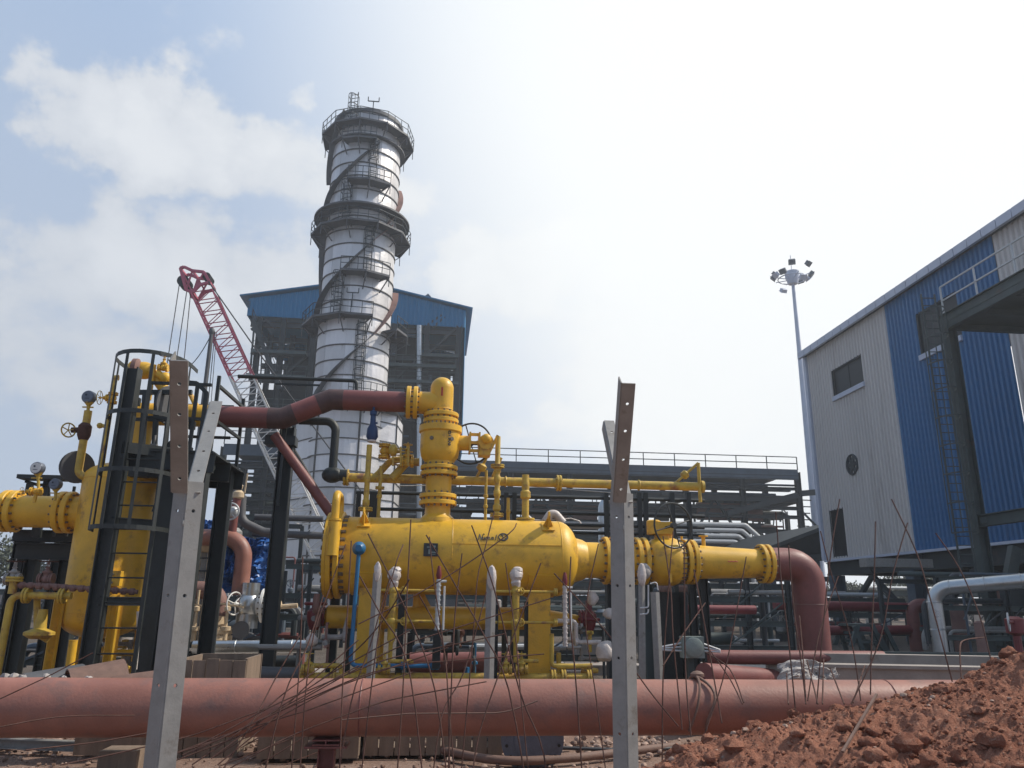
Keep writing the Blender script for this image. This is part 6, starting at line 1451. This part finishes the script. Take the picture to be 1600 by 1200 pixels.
for h in (.55, 1.1):
    mb.beam(pc[0] - GX * .5 + GZ * (zp_ + h), pc[1] + GZ * (zp_ + h), .045); mb.beam(pc[2] - GX * .5 + GZ * (zp_ + h), pc[3] + GZ * (zp_ + h), .045); mb.beam(pc[1] + GX * .1 + GZ * (zp_ + h), pc[3] + GX * .15 + GZ * (zp_ + h), .045)
for px0, py0, px1, py1 in ((285, 597, 308, 599), (308, 599, 323, 614), (323, 614, 312, 700), (285, 597, 286, 700)): mb.beam(at(px0, py0, 12), at(px1, py1, 12), .06)
obj('railing', mb, M['black'], pf)
mb = MB(); 
for z_ in (at(255, 820, 12).z, at(255, 940, 12).z): mb.ibeam(colx + GZ * z_, pc[0] + GZ * z_, .1, .12, .012); mb.ibeam(pc[0] + GZ * z_, pc[1] + GZ * z_, .08, .12, .012)
mb.beam(pc[0] + GZ * .3, pc[1] + GZ * at(255, 930, 12).z, .06); mb.beam(colx + GZ * zp_, pc[0] + GZ * zp_, .12, .16); obj('cross_beams', mb, M['black'], pf)
for (x0, y0, x1, y1, w) in ((203, 613, 300, 613, .07), (203, 655, 300, 657, .05), (205, 702, 300, 704, .10), (228, 613, 221, 702, .08), (246, 613, 241, 702, .07), (268, 690, 246, 720, .05), (214, 596, 211, 640, .05), (262, 655, 258, 705, .06), (282, 640, 277, 705, .06), (203, 738, 300, 742, .14), (262, 735, 240, 800, .05), (252, 870, 300, 880, .06)):
    mb = MB(); mb.beam(at(x0, y0, 12.35), at(x1, y1, 12.35), w); obj('frame_bar', mb, M['black'], pf)
for i, (x, y) in enumerate(((234, 726), (262, 745), (214, 628), (240, 700), (300, 665))):
    mb = MB(); q = at(x, y, 12.1); mb.box(q, (.09, .08, .12)); mb.cyl(q - GZ * .2, q + GZ * .2, .015, 6); obj('small_fitting', mb, M['galv'] if i % 2 else M['black'], pf)
mb = MB(); c = at(309, 725, 12.3); mb.lathe(c, GX * .7 + GY * .4 - GZ * .5, [(-.1, .06), (-.06, .17), (.2, .17), (.25, .1)], 18); obj('lamp_housing', mb, M['black'], None, 'dark round lamp housing under the leaning post arm', 'lamp')
mb = MB(); mb.tube([at(219, 955, 11.7), at(216, 1000, 11.7), at(212, 1046, 11.7)], [.05, .025, .02], 8); obj('wrapped_rod', mb, M['plastic'], None, 'thin rod wrapped in bluish film beside the ladder foot', 'rod')
# ------------------------------------------------------------------ black frame at the far left
lf = thing('portal_rack', 'black steel portal frame under the flanged pipe at the far left', 'frame', xy(at(50, 1000, 14.4)))
for px, D in ((28, 14.4), (49, 14.4), (103, 14.4), (119, 14.4), (40, 16), (90, 16)):
    y = 890; p = xy(at(px, y, D)); mb = MB(); mb.ibeam(p, p + GZ * at(px + 12, 840, D).z, .20, .20, .016, GX); obj('column', mb, M['black'], lf)
for y, w, h, x0, x1 in ((838, .2, .2, 20, 128), (862, .25, .28, 24, 128)):
    a, b = at(x0, y, 14.3), at(x1, y, 14.3); z = at(75, y, 14.3).z; a.z = b.z = z; mb = MB(); mb.ibeam(a, b, w, h, .016); obj('beam', mb, M['black'], lf)
a, b = at(33, 746, 14), at(112, 752, 14); b.z = a.z
mb = MB(); mb.beam(a, b, .3, .07); mb.beam(b, b + GX * .45 - GZ * .1, .2, .06); obj('top_shelf', mb, M['black'], lf)
for x, y0, y1 in ((45, 756, 780), (66, 752, 840), (73, 756, 790), (88, 790, 838), (54, 800, 838), (110, 760, 838)): mb = MB(); p = at(x, (y0 + y1) / 2, 14.1); mb.beam(xy(p, at(x, y1, 14.1).z), xy(p, at(x, y0, 14.1).z), .09 if x in (45, 66) else .04); obj('upright', mb, M['black'], lf)
mb = MB(); mb.tube([at(74, 785, 14), at(95, 795, 14), at(118, 795, 14), at(133, 790, 14)], .02, 6); mb.tube([at(40, 752, 14), at(60, 758, 14), at(76, 757, 14), at(76, 778, 14)], .03, 6); obj('conduit', mb, M['black'], lf)
# dusty low pipework at the far left
pipe('dusty_wrapped_line', 'dusty red-brown knobbly thin pipe running level in front of the tower legs', [at(28, 914, 12.0), at(80, 915, 12.0), at(215, 925, 12.0)], .032, 'rustplate', seg=10)
mb = MB()
for i in range(14): c = at(30, 914, 12.0).lerp(at(215, 925, 12.0), (i + .3) / 14); mb.lathe(c, GX, [(-.04, .03), (-.02, .05), (.03, .05), (.05, .03)], 10)
obj('wrap_knots', mb, M['rustplate'], None, 'wrapped joints spaced along the dusty knobbly pipe', 'wrap')
lp = thing('left_drain_line', 'yellow pipe turning down at the far left frame edge with flanges', 'pipe', xy(at(2, 1010, 12)))
c0 = at(112, 930, 12); c1 = at(18, 930, 12); c0.z = c1.z; mb = MB(); mb.tube(fillet([c0, c1, xy(c1, 0)], .12, 6), .05, 12); mb.cyl(c1 + GZ * .02, c1 + GZ * .22, .055, 12); obj('pipe_wall', mb, M['yellow_old'], lp)
for c, ax_ in ((c0.lerp(c1, .15), GX), (c0.lerp(c1, .75), GX), (c1 + GZ * .22, GZ)): mb = MB(); mb.flange(c, ax_, .11, .03, 8); obj('flange', mb, [M['yellow_old'], M['bolt']], lp)
for i, (px, lab) in enumerate(((20, 'pale dusty wheel valve at the far left on top of the yellow drain line'), (72, 'brown dusty wheel valve in the middle of the far left frame'))):
    gate_valve('dusty_valve', lab, at(px, 905, 12.1), GX, GZ, .045, 'rustplate' if i else 'sack', 'rust', .12, .25)
mb = MB(); mb.tube(fillet([at(58, 925, 12.2), at(58, 990, 12.2), at(75, 1000, 12.2)], .1, 4), .045, 10); obj('yellow_drop', mb, M['yellow_old'], None, 'dull yellow pipe dropping below the knobbly line at the far left', 'pipe')
mb = MB(); mb.lathe(at(60, 998, 12.1), GZ, [(0, .12), (.05, .2), (.09, .2), (.14, .08), (.4, .06)], 18); obj('yellow_pot', mb, M['yellow_old'], None, 'low dull yellow round pot beside the rubble at the far left', 'pot')
# rubble heap and rusty half pipes behind the foreground pipe at the left
mb = MB(); nn_ = 70; S = []
for j in range(nn_ + 1):
    for i in range(nn_ + 1):
        x = -9.5 + 3.6 * i / nn_; y = 8.6 + 2.6 * j / nn_; e = math.exp(-((x + 7.3) / 1.0) ** 2 - ((y - 10.0) / .8) ** 2)
        z = .75 * e + .09 * mnoise.fractal(V((x * 2.4, y * 2.4, 9)), 1, 2, 4) * min(1, e * 4) + .04 * mnoise.noise(V((x * 9, y * 9, 0))) * min(1, e * 4) - .02; S.append((x, y, z))
mb.add(S, [(j * (nn_ + 1) + i, j * (nn_ + 1) + i + 1, (j + 1) * (nn_ + 1) + i + 1, (j + 1) * (nn_ + 1) + i) for j in range(nn_) for i in range(nn_)])
obj('rubble_heap', mb, M['ground'], kind='structure', loc=(0, 0, 0), ang=60)
def halfpipe(lab, c, ax_, r, L_, a0, a1, m_='rustplate'):
    d, x, y = basis(ax_); vs = []; n_ = 14
    for i in range(n_ + 1):
        a = R(a0 + (a1 - a0) * i / n_)
        for (t, rr) in ((0, r), (L_, r), (L_, r - .015), (0, r - .015)): vs.append(V(c) + d * t + (x * math.cos(a) + y * math.sin(a)) * rr)
    mb = MB(); mb.add(vs, [(i * 4 + k, i * 4 + (k + 1) % 4, i * 4 + 4 + (k + 1) % 4, i * 4 + 4 + k) for i in range(n_) for k in range(4)] + [(0, 3, 2, 1), (n_ * 4, n_ * 4 + 1, n_ * 4 + 2, n_ * 4 + 3)])
    return obj('pipe_offcut', mb, M[m_], None, lab, 'offcut')
halfpipe('curved rusty plate offcut leaning behind the foreground pipe below the ladder', at(112, 1052, 9.3) - GZ * .25, GX * .8 + GY * .5 + GZ * .15, .3, .55, 0, 200, 'hose')
halfpipe('dark curved pipe offcut with an open end lying left of the rusty plate', at(40, 1055, 9.3) - GZ * .2, GX * .6 + GY * .6 + GZ * .1, .22, .6, 0, 220, 'strake')
halfpipe('wide curved plate offcut lying just left of the leaning post', at(180, 1062, 9.3) - GZ * .2, GX * .95 + GY * .2 + GZ * .12, .24, .7, 20, 190, 'hose')
mb = MB()
for (x, y, r) in ((8, 1058, .05), (22, 1056, .04), (35, 1060, .045), (72, 1058, .04), (100, 1059, .03), (138, 1060, .035), (1, 1062, .05)): clod(mb, at(x, y, 8.5), r, x, 10)
obj('white_rubble', mb, M['sack'], kind='stuff', label='pale broken stones lying along behind the foreground pipe at the left', loc=(0, 0, 0))
mb = MB(); c = at(200, 1062, 8.9); mb.box((c.x, c.y, .35), (.85, .05, .45)); obj('marked_board', mb, M['wood'], None, 'worn board with faint stencil marks behind the foreground pipe beside the leaning post', 'board')
mb = MB()
for (x, w, h) in ((-.12, .02, .1), (-.06, .02, .1), (-.02, .05, .02), (.05, .02, .1), (.09, .03, .02), (.15, .02, .09), (.2, .04, .02), (.2, .04, .02)): mb.box((c.x + x, c.y - .03, .5), (w, .006, h))
obj('stencil_marks', mb, M['ink'], bpy.data.objects['marked_board'])

# ------------------------------------------------------------------ equipment between the tower and the vessel
ED = 17.0
def seg_at(pts, D=ED): return [at(x, y, D) for x, y in pts]
p_ = seg_at([(285, 839), (384, 839), (384, 930)]); p_[1].z = p_[0].z; p_[2].x = p_[1].x; p_[2].y = p_[1].y
re_ = pipe('red_hooked_pipe', 'orange-red pipe hooking over and down into the silver valve in front of the blue tarpaulin', p_, .17, 'redpipe', .42, 24)
fk = thing('dark_flange_pair', 'dark rusty bolted flange pair on the level part of the red hooked pipe', 'flange', at(343, 839, ED) - GZ * .3)
mb = MB(); c = at(343, 839, ED); c.z = p_[0].z; mb.flange(c, GX, .29, .07, 14, gap=.015); obj('flange_discs', mb, [M['rust'], M['bolt']], fk)
sv = thing('silver_valve_body', 'grey silver valve with cream round flange and pale handwheel below the red hooked pipe', 'valve', at(386, 985, ED))
c = at(388, 946, ED); mb = MB(); mb.ball(c, .27, 20, (1, 1, 1.1)); mb.cyl(c, c + GZ * .45, .2, 18); mb.cyl(c - GZ * .45, c, .22, 18); obj('body', mb, M['silver'], sv)
mb = MB(); mb.flange(c + GX * .35, GX, .34, .06, 16, gap=.01); mb.cyl(c, c + GX * .35, .2, 16); obj('flange', mb, [M['white'], M['bolt']], sv)
mb = MB(); q = at(367, 943, ED - .3); handwheel(mb, q, GX * .85 - GY * .5, .22, .016, 3, 24); mb.cyl(q, c, .03, 8); obj('handwheel', mb, M['white'], sv)
mb = MB(); q = at(377, 984, ED - .3); mb.lathe(q, -GY, [(0, .16), (.03, .17), (.06, .17)], 20); mb.cyl(q - GZ * .15, q - GZ * .45, .05, 8); obj('end_disc', mb, M['strake'], sv)
mb = MB(); mb.tube(seg_at([(415, 944), (440, 948), (465, 946)]), .05, 10); 
for x in (422, 428, 434): mb.lathe(at(x, 946, ED), GX, [(0, .05), (.02, .1), (.06, .1), (.08, .05)], 12)
obj('branch', mb, M['creampaint'], sv)
cx_ = thing('cream_exchanger', 'cream capped short drum on a ribbed column behind the leaning post', 'heat exchanger', xy(at(330, 1000, ED + .3)))
c = at(300, 850, ED + .2); mb = MB(); e = at(352, 851, ED + .2); mb.lathe(c, e - c, [(0, .17), ((e - c).length - .1, .17), ((e - c).length - .04, .14), ((e - c).length, .06)], 24); obj('drum', mb, M['creampaint'], cx_)
for k in range(5): mb = MB(); x = 308 + k * 9; p = xy(at(x, 890, ED + .3)); mb.beam(xy(p, at(x, 1000, ED).z), xy(p, at(x, 858, ED).z), .1, .06); obj('column_rib', mb, M['galv'] if k % 2 else M['creampaint'], cx_)
mb = MB()
for y in (872, 892): mb.beam(at(300, y, ED + .25), at(350, y, ED + .25), .03)
obj('tie_bar', mb, M['steel'], cx_)
p2 = seg_at([(296, 922), (344, 922), (344, 985)], ED - .2); p2[1].z = p2[0].z; p2[2].x = p2[1].x; p2[2].y = p2[1].y
pipe('brown_elbow', 'dusky brown pipe bend with a cream edge behind the foot of the leaning post', p2, .18, 'rustplate', .36, 22)
mb = MB(); c = V((p2[1].x, p2[1].y, at(344, 1003, ED - .2).z)); bf_ = thing('cream_flange_stack', 'wide cream bolted flange stack standing on the silver ground pipe', 'flange', c)
mb.lathe(c, GZ, [(0, .33), (.12, .33), (.13, .30), (.15, .30), (.16, .33), (.26, .33), (.27, .2), (.5, .19)], 30); mb.mat(1).bolts(c + GZ * .14, GZ, .29, 22, .014, .32); obj('flange_discs', mb, [M['creampaint'], M['bolt']], bf_)
for i, (x, lab) in enumerate(((308, 'thin cream valve stem with a flat bar handle at the left of the brown elbow'), (356, 'thin cream valve stem between the brown elbow and the silver valve'))):
    t = thing('bar_handle_valve', lab, 'valve', at(x, 1000, ED - .4)); p = xy(at(x, 950, ED - .4)); mb = MB(); mb.lathe(p, GZ, [(at(x, 1000, ED).z, .05), (at(x, 985, ED).z, .05), (at(x, 984, ED).z, .1), (at(x, 978, ED).z, .1), (at(x, 977, ED).z, .03), (at(x, 955, ED).z, .03), (at(x, 954, ED).z, .07), (at(x, 948, ED).z, .07), (at(x, 946, ED).z, .025), (at(x, 922 + i * 18, ED).z, .025)], 12); obj('stem', mb, M['creampaint'], t)
    mb = MB(); mb.beam(at(x - 12, 943, ED - .4), at(x + 24, 949, ED - .4), .05, .03); obj('handle', mb, M['creampaint'], t)
# upright red pipe with brass valve and wheel
mb = MB(); pr = thing('red_valve_riser', 'dusky red riser with a brass valve on top left of the stack', 'pipe', at(366, 838, ED))
a_, b_2 = at(362, 838, ED), at(373, 770, ED); mb.tube([a_, xy(a_, at(362, 800, ED).z), b_2], .09, 14); obj('pipe_wall', mb, M['red'], pr)
mb = MB(); mb.lathe(b_2, GZ, [(-.15, .06), (-.1, .12), (0, .12), (.05, .07), (.15, .09), (.2, .05), (.45, .04)], 12); mb.beam(b_2 + GX * .12, b_2 + GX * .14 + GZ * .42, .03); obj('brass_valve', mb, M['creampaint'], pr)
mb = MB(); q = at(360, 799, ED - .3); handwheel(mb, q, -GY, .17, .018, 5, 26); mb.cyl(q, q + GY * .3, .03); mb.ball(q + GY * .1 + GX * .03, .12, 14); obj('handwheel', mb, M['galvlight'], pr)
pipe('grey_brown_pipe', 'grey-brown pipe sloping right behind the brass valve towards the black column', seg_at([(378, 775), (376, 815), (412, 832), (440, 833)], ED + .5), .10, 'strake', .3, 14)
pipe('grey_brown_pipe', 'lower of two level dark pipes left of the vessel end', seg_at([(395, 833), (505, 837)], ED + 1), .08, 'strake')
pipe('grey_brown_pipe', 'upper of two level dark pipes left of the vessel end', seg_at([(398, 808), (505, 811)], ED + 1), .07, 'strake')
cloth('blue_tarpaulin', 'blue tarpaulin hanging in folds behind the red hooked pipe', at(383, 885, ED + 1.0), GX, GZ, 1.15, 1.15, 'tarp', .35, 1.4, 44, 'tarpaulin')
cloth('blue_tarpaulin', 'brighter blue tarpaulin strip draped across the cream drum', at(357, 868, ED - .0), (GX - GZ * .5).normalized(), (GZ + GX * .1).normalized(), .34, .62, 'tarp', .22, 7.7, 30, 'tarpaulin')
cloth('blue_tarpaulin', 'small scrap of blue tarpaulin above the cream drum near the leaning post', at(320, 824, ED + .6), GX, GZ, .35, .3, 'tarp', .15, 4.2, 20, 'tarpaulin')
pipe('silver_ground_pipe', 'silver clad pipe lying level behind the crate and the black column', [at(302, 1011, 15.5), at(478, 1010, 15.5)], .115, 'silver', seg=20, bands=.45)
pipe('silver_ground_pipe', 'bright silver clad pipe low behind the vessel legs', [at(650, 1014, 19), at(800, 1016, 19)], .12, 'silver', seg=18)
pipe('brown_ground_pipe', 'brown pipe lying below the bright silver pipe behind the vessel legs', [at(640, 1036, 16.5), at(810, 1034, 16.5)], .2, 'red', seg=18)
pipe('dark_ground_pipe', 'dark pipe lying low in front of the black column foot', [at(395, 1052, 12.5), at(470, 1054, 12.5)], .1, 'strake', seg=16)
pipe('dark_ground_pipe', 'shaded grey pipe just below the silver one left of the vessel', [at(370, 1034, 15), at(470, 1033, 15)], .10, 'steel', seg=16)
# pale wrapped bulbs and small tangled piping at both vessel ends
def knot(name, lab, px, py, D, n_, spread, ms, rr=(.02, .05)):
    t = thing(name, lab, 'piping', at(px, py + spread, D)); base = at(px, py, D); s = ln(spread, D)
    for k in range(n_):
        p = base + V((random.uniform(-s, s), random.uniform(-.2, .2), random.uniform(-s, s))); r = random.uniform(*rr)
        mb = MB(); q = [p]; ax_ = random.choice((GX, GZ, GX, -GZ, GY))
        for _ in range(3): q.append(q[-1] + ax_ * random.uniform(.12, .4) * random.choice((1, -1))); ax_ = random.choice((GX, GZ, GY))
        q = [v for i, v in enumerate(q) if i == 0 or (v - q[i - 1]).length > .02]; mb.tube(fillet(q, r * 2, 4), r, 9)
        mb.lathe(q[1], (q[1] - q[0]), [(-.03, r), (-.02, r * 2), (.02, r * 2), (.03, r)], 10); obj('tubing', mb, M[random.choice(ms)], t)
    return t
knot('tangled_piping', 'tangle of dull brown and yellow small pipes below the bolted vessel end', 500, 990, 12.8, 9, 26, ('yellow_old', 'rustplate', 'sack', 'galv'))
knot('tangled_piping', 'tangle of pale and rusty small pipes right of the right vessel leg', 905, 1010, 12.8, 10, 34, ('yellow_old', 'rustplate', 'plastic', 'galv'))
knot('tangled_piping', 'tangle of small pipes behind the vessel legs near the ground', 700, 1020, 14.5, 12, 50, ('galv', 'rustplate', 'steel', 'bluepaint'))
knot('tangled_piping', 'brown knotted small piping between the yellow tower legs', 180, 1010, 13.4, 10, 30, ('rustplate', 'galv', 'yellow_old'))
for (px, py, D, r, lab) in ((945, 1018, 12.6, .15, 'round pale film wrapped valve right of the vessel near the tall post'), (925, 935, 12.9, .10, 'white wrapped valve head hanging below the vessel dished end'), (950, 960, 12.8, .08, 'small wrapped fitting beside the tall post'), (488, 1000, 12.6, .09, 'dusty wrapped valve head below the bolted vessel end'), (1007, 893, 12.6, .11, 'film wrapped joint below the pipe spool right of the tall post')):
    mb = MB(); mb.ball(at(px, py, D), r, 18, (1, .9, 1.1))
    for k in range(len(mb.v)): d = V(mb.v[k]); mb.v[k] = tuple(d + V((1, .6, 1)) * .03 * mnoise.noise(d * 9) + V((0, 0, 1)) * .015 * mnoise.noise(d * 30))
    obj('wrapped_fitting', mb, M['plastic'] if px != 1007 else M['sack'], None, lab, 'wrapped fitting', ang=30)

# ------------------------------------------------------------------ process plant further back
def plant(name, lab, px0, px1, py0, py1, D, seed, mats=('steel', 'green', 'slate'), dens=1.0, dep=3.0, cat='process unit', levels=3, equip=True):
    rs = random.Random(seed); a, b = xy(at(px0, (py0 + py1) / 2, D)), xy(at(px1, (py0 + py1) / 2, D)); L_ = (b - a).length; zt = at((px0 + px1) / 2, py0, D).z
    t = thing(name, lab, cat, a); W = lambda s, o, z: a + GX * s + GY * o + GZ * z; n_ = max(2, int(L_ / 2.6)); w = max(.12, D * .005)
    for i in range(n_ + 1):
        for o in (0, dep): mb = MB(); mb.ibeam(W(L_ * i / n_, o, 0), W(L_ * i / n_, o, zt * rs.uniform(.9, 1)), w, w, w * .12, GX); obj('post', mb, M[mats[0]], t)
    for k in range(levels):
        z = zt * (k + 1) / levels * .96
        mb = MB(); mb.ibeam(W(0, 0, z), W(L_, 0, z), w, w * 1.2, w * .12); obj('beam', mb, M[mats[1]], t)
        mb = MB(); mb.ibeam(W(0, dep, z), W(L_, dep, z), w, w * 1.2, w * .12); obj('beam', mb, M[mats[0]], t)
        for j in range(max(1, int(3 * dens))):
            r = rs.uniform(.03, .11) * (D / 25) ** .5; o = rs.uniform(-.1, dep); s0 = rs.uniform(0, .4) * L_; s1 = rs.uniform(.6, 1) * L_; pts = [W(s0, o, z + r + w), W(s1, o, z + r + w)]
            if rs.random() < .5: pts.append(W(s1, o, rs.uniform(0, z * .8)))
            if rs.random() < .4: pts.insert(0, W(s0, o, rs.uniform(0, z * .8)))
            mb = MB(); mb.tube(fillet(pts, r * 3, 4), r, 9); obj('pipe', mb, M[rs.choice(('green', 'slate', 'galv', 'steel', 'red', 'strake', 'galvlight'))], t)
    if equip:
        for j in range(int(2.5 * dens * max(1, L_ / 4))):
            s = rs.uniform(0, L_); o = rs.uniform(0, dep); r = rs.uniform(.15, .4) * (D / 25) ** .5; q = rs.random(); z = rs.choice([zt * k / levels for k in range(levels)])
            mb = MB()
            if q < .35: mb.lathe(W(s, o, z), GZ, [(0, r), (r * 2.5, r), (r * 2.9, r * .6)], 16); nm = 'pot'
            elif q < .6: mb.box(W(s, o, z + r), (r * 2, r * 1.4, r * 2)); mb.box(W(s, o, z + r * 2.05), (r * 2.2, r * 1.6, r * .1)); nm = 'cabinet'
            elif q < .85: handwheel(mb, W(s, o, z + r * 3), -GY, r * .7, r * .06, 5, 18); mb.tube([W(s, o, z + r * 3), W(s, o + .2, z + r * 3), W(s, o + .2, z)], r * .15, 8); mb.lathe(W(s, o + .2, z + r), GZ, [(0, r * .3), (r * .3, r * .6), (r * .8, r * .6), (r * 1.1, r * .3)], 12); nm = 'valve'
            else: mb.lathe(W(s, o, z + r), GX, [(-r * 2, r * .5), (-r * 1.7, r * .8), (r * 1.7, r * .8), (r * 2, r * .5)], 16); nm = 'drum'
            obj(nm, mb, M[rs.choice(('galv', 'slate', 'green', 'sack', 'steel', 'rustplate'))], t)
    for j in range(int(3 * dens * max(1, L_ / 5))):
        s = rs.uniform(0, L_ * .85); mb = MB(); z0 = rs.uniform(0, zt * .6); mb.beam(W(s, -.05, z0), W(s + rs.uniform(.0, 1.5), -.05, z0 + rs.uniform(.6, zt * .45)), w * .3); obj('brace', mb, M[rs.choice(mats)], t)
    return t
plant('process_unit', 'grey pipe frame crowded with pipes and valves behind the junction box', 1105, 1235, 893, 1050, 20, 4, dens=1.6, levels=4)
plant('process_unit', 'low grey pipe frame behind the tall post and black pedestal', 1000, 1110, 905, 1050, 22, 8, dens=1.2)
plant('process_unit', 'dim pipe frame behind the vessel legs in the middle distance', 660, 990, 930, 1035, 30, 12, dens=.9, levels=3, dep=4)
plant('process_unit', 'grey frame with small pipes at the foot of the stack', 440, 520, 880, 1035, 26, 14, dens=1.0)
plant('process_unit', 'tall dark frame crossed by thin pipes left of the stack foot', 330, 440, 800, 1010, 34, 16, dens=1.0, dep=4)
plant('process_unit', 'dark frame crowded with pipework under the blue wall at the far right', 1470, 1680, 900, 1020, 22, 19, dens=1.5, levels=3)
plant('process_unit', 'dim pipe frame between the red elbow and the building columns', 1235, 1420, 935, 1030, 34, 22, dens=1.3, levels=3)
plant('process_unit', 'low pipe and valve skid directly behind the vessel legs', 640, 960, 985, 1050, 17.5, 41, dens=1.8, levels=2, dep=2)
plant('process_unit', 'low valve skid behind the red riser and leaning post', 290, 470, 960, 1045, 19.5, 42, dens=1.5, levels=2, dep=2)
plant('process_unit', 'cluttered low piping seen between the tower legs', 0, 260, 985, 1060, 16, 43, dens=1.6, levels=2, dep=2)
plant('process_unit', 'long low pipe frame in front of the rack foot', 640, 1260, 872, 975, 48, 27, dens=1.5, levels=3, dep=6)
plant('process_unit', 'far dim frames seen under the raised building', 1280, 1640, 925, 960, 62, 31, dens=.6, levels=2, dep=6)
plant('process_unit', 'distant frames low on the horizon left of the tower', -60, 330, 925, 960, 60, 33, dens=.6, levels=2, dep=6, equip=True)
# coloured lines and posts under the building
pipe('crimson_line', 'crimson pipe running level behind the red elbow under the building', [at(1210, 945, 27), at(1450, 950, 27)], .17, 'crimson', seg=14)
pipe('crimson_line', 'lower crimson pipe running level towards the steel steps', [at(1285, 985, 25), at(1450, 984, 25)], .15, 'crimson', seg=14)
pipe('crimson_line', 'thin crimson pipe behind the broad black pedestal', [at(1050, 952, 18), at(1180, 953, 18)], .10, 'crimson', seg=12)
a, b, c, d = seg_at([(1432, 1010), (1430, 945), (1458, 940), (1452, 1012)], 25); 
pipe('red_arch_pipe', 'dusky red pipe arch standing under the building left of the silver pipe', [xy(a), xy(a, b.z), V((d.x + .3, a.y, b.z)), xy(V((d.x + .3, a.y, 0)))], .2, 'red', .3, 16)
for i, (px, D, r, m_, lab) in enumerate(((1500, 23, .22, 'rustplate', 'rust-brown upright drum behind the silver pipe'), (1475, 24, .24, 'steel', 'dark upright drum beside the silver pipe'), (1530, 20, .12, 'rustplate', 'thin pinkish wrapped upright near the platform column'))):
    p = xy(at(px, 980, D)); mb = MB(); mb.lathe(p, GZ, [(0, r), (at(px, 945 if i < 2 else 970, D).z - r * .4, r), (at(px, 945 if i < 2 else 970, D).z, r * .4)], 20); obj('upright_drum', mb, M[m_], None, lab, 'drum')
mb = MB(); a, b = at(1340, 868, 30), at(1430, 866, 30); mb.box(at(1400, 880, 27), (2.5, .5, .3)); obj('hanging_beam', mb, M['galv'], None, 'grey beam end below the cream wall corner', 'beam')
# low concrete plinths that carry the plant
for (px0, px1, py, D, h, lab) in ((640, 1000, 1040, 19, .25, 'long low concrete plinth behind the vessel'), (1100, 1420, 1040, 17, .3, 'long low concrete plinth behind the junction box'), (300, 480, 1040, 16, .2, 'low concrete plinth below the silver ground pipe'), (-100, 260, 1050, 13.5, .12, 'low concrete plinth under the yellow tower'), (1420, 1750, 1030, 19, .3, 'low concrete plinth at the far right')):
    a, b = az(px0, 0, D), az(px1, 0, D); mb = MB(); mb.box((a + b) / 2 + GY * .8 + GZ * h / 2, ((b - a).length, 2.4, h)); mb.box((a + b) / 2 + GY * .8 + GZ * (h + .02), ((b - a).length + .06, 2.46, .04)); obj('concrete_plinth', mb, M['concrete'], None, lab, 'plinth')
# far boundary wall and trees
mb = MB(); a, b = az(-700, 0, 105), az(2300, 0, 105); L_ = (b - a).length
for i in range(60): mb.box(a + GX * (L_ * (i + .5) / 60) + GZ * 1.3, (L_ / 60 - .3, .2, 2.6)); mb.box(a + GX * (L_ * i / 60) + GZ * 1.5, (.5, .5, 3.0))
obj('boundary_wall', mb, M['concrete'], None, 'long pale boundary wall far behind the plant', 'wall')
def tree(px, D, h, cw_, seed, lab):
    rs = random.Random(seed); b = xy(at(px, 945, D)); t = thing('distant_tree', lab, 'tree', b, 'trees beyond the plant'); mb = MB()
    mb.tube([b, b + GZ * h * .3 + GX * rs.uniform(-.3, .3), b + GZ * h * .62 + GX * rs.uniform(-.5, .5)], [.32, .22, .1], 8)
    tips = []
    for k in range(9):
        a = rs.uniform(0, 6.28); s = b + GZ * h * rs.uniform(.25, .5); e = b + V((math.cos(a) * cw_ * rs.uniform(.4, .9), math.sin(a) * cw_ * rs.uniform(.4, .9), h * rs.uniform(.5, .95))); mb.tube([s, s.lerp(e, .5) + GZ * .3, e], [.12, .07, .03], 6); tips.append(e)
    obj('trunk', mb, M['bark'], t); mb = MB()
    for e in tips + [b + GZ * h * .9]:
        for q in range(rs.randint(3, 5)):
            cc2 = e + V((rs.gauss(0, .6), rs.gauss(0, .6), rs.gauss(0, .4))); rr2 = rs.uniform(.5, 1.2)
            for l in range(85):
                d = V((rs.gauss(0, 1), rs.gauss(0, 1), rs.gauss(0, .7))).normalized() * rr2 * rs.uniform(.5, 1) ** .5; p = cc2 + d; s = rs.uniform(.10, .2); u = V((rs.gauss(0, 1), rs.gauss(0, 1), rs.gauss(0, 1))).normalized(); w = u.cross(V((rs.gauss(0, 1), rs.gauss(0, 1), rs.gauss(0, 1)))).normalized()
                mb.add([p - u * s, p - w * s * .5, p + u * s, p + w * s * .5], [(0, 1, 2, 3)])
    obj('crown', mb, M['leaf'], t)
for i, (px, D, h, cw_, lab) in enumerate(((1398, 92, 5.2, 3.2, 'hazy tree seen under the raised building, left one'), (1435, 84, 5.0, 3, 'hazy tree seen under the building beside the red arch pipe'), (-10, 70, 6.5, 3.5, 'hazy tree at the far left frame edge'), (80, 80, 5, 3, 'small hazy tree seen through the black frame at the far left'), (1325, 98, 4.5, 3, 'low hazy tree behind the building columns'))): tree(px, D, h, cw_, i + 5, lab)
# ------------------------------------------------------------------ hazy air
mb = MB(); mb.box((0, 60, 24), (340, 190, 54), (V((1, 0, 0)), V((0, 1, 0)), GZ))
hm = bpy.data.materials.new('hazy_air'); hm.use_nodes = True; nt = hm.node_tree; nt.nodes.clear(); o_ = nt.nodes.new('ShaderNodeOutputMaterial'); pv = nt.nodes.new('ShaderNodeVolumePrincipled')
pv.inputs['Color'].default_value = (.84, .88, .93, 1); pv.inputs['Density'].default_value = .0013; pv.inputs['Anisotropy'].default_value = .3; nt.links.new(pv.outputs[0], o_.inputs['Volume'])
obj('haze', mb, hm, kind='stuff', label='thin pale dusty haze in the air', ang=10)
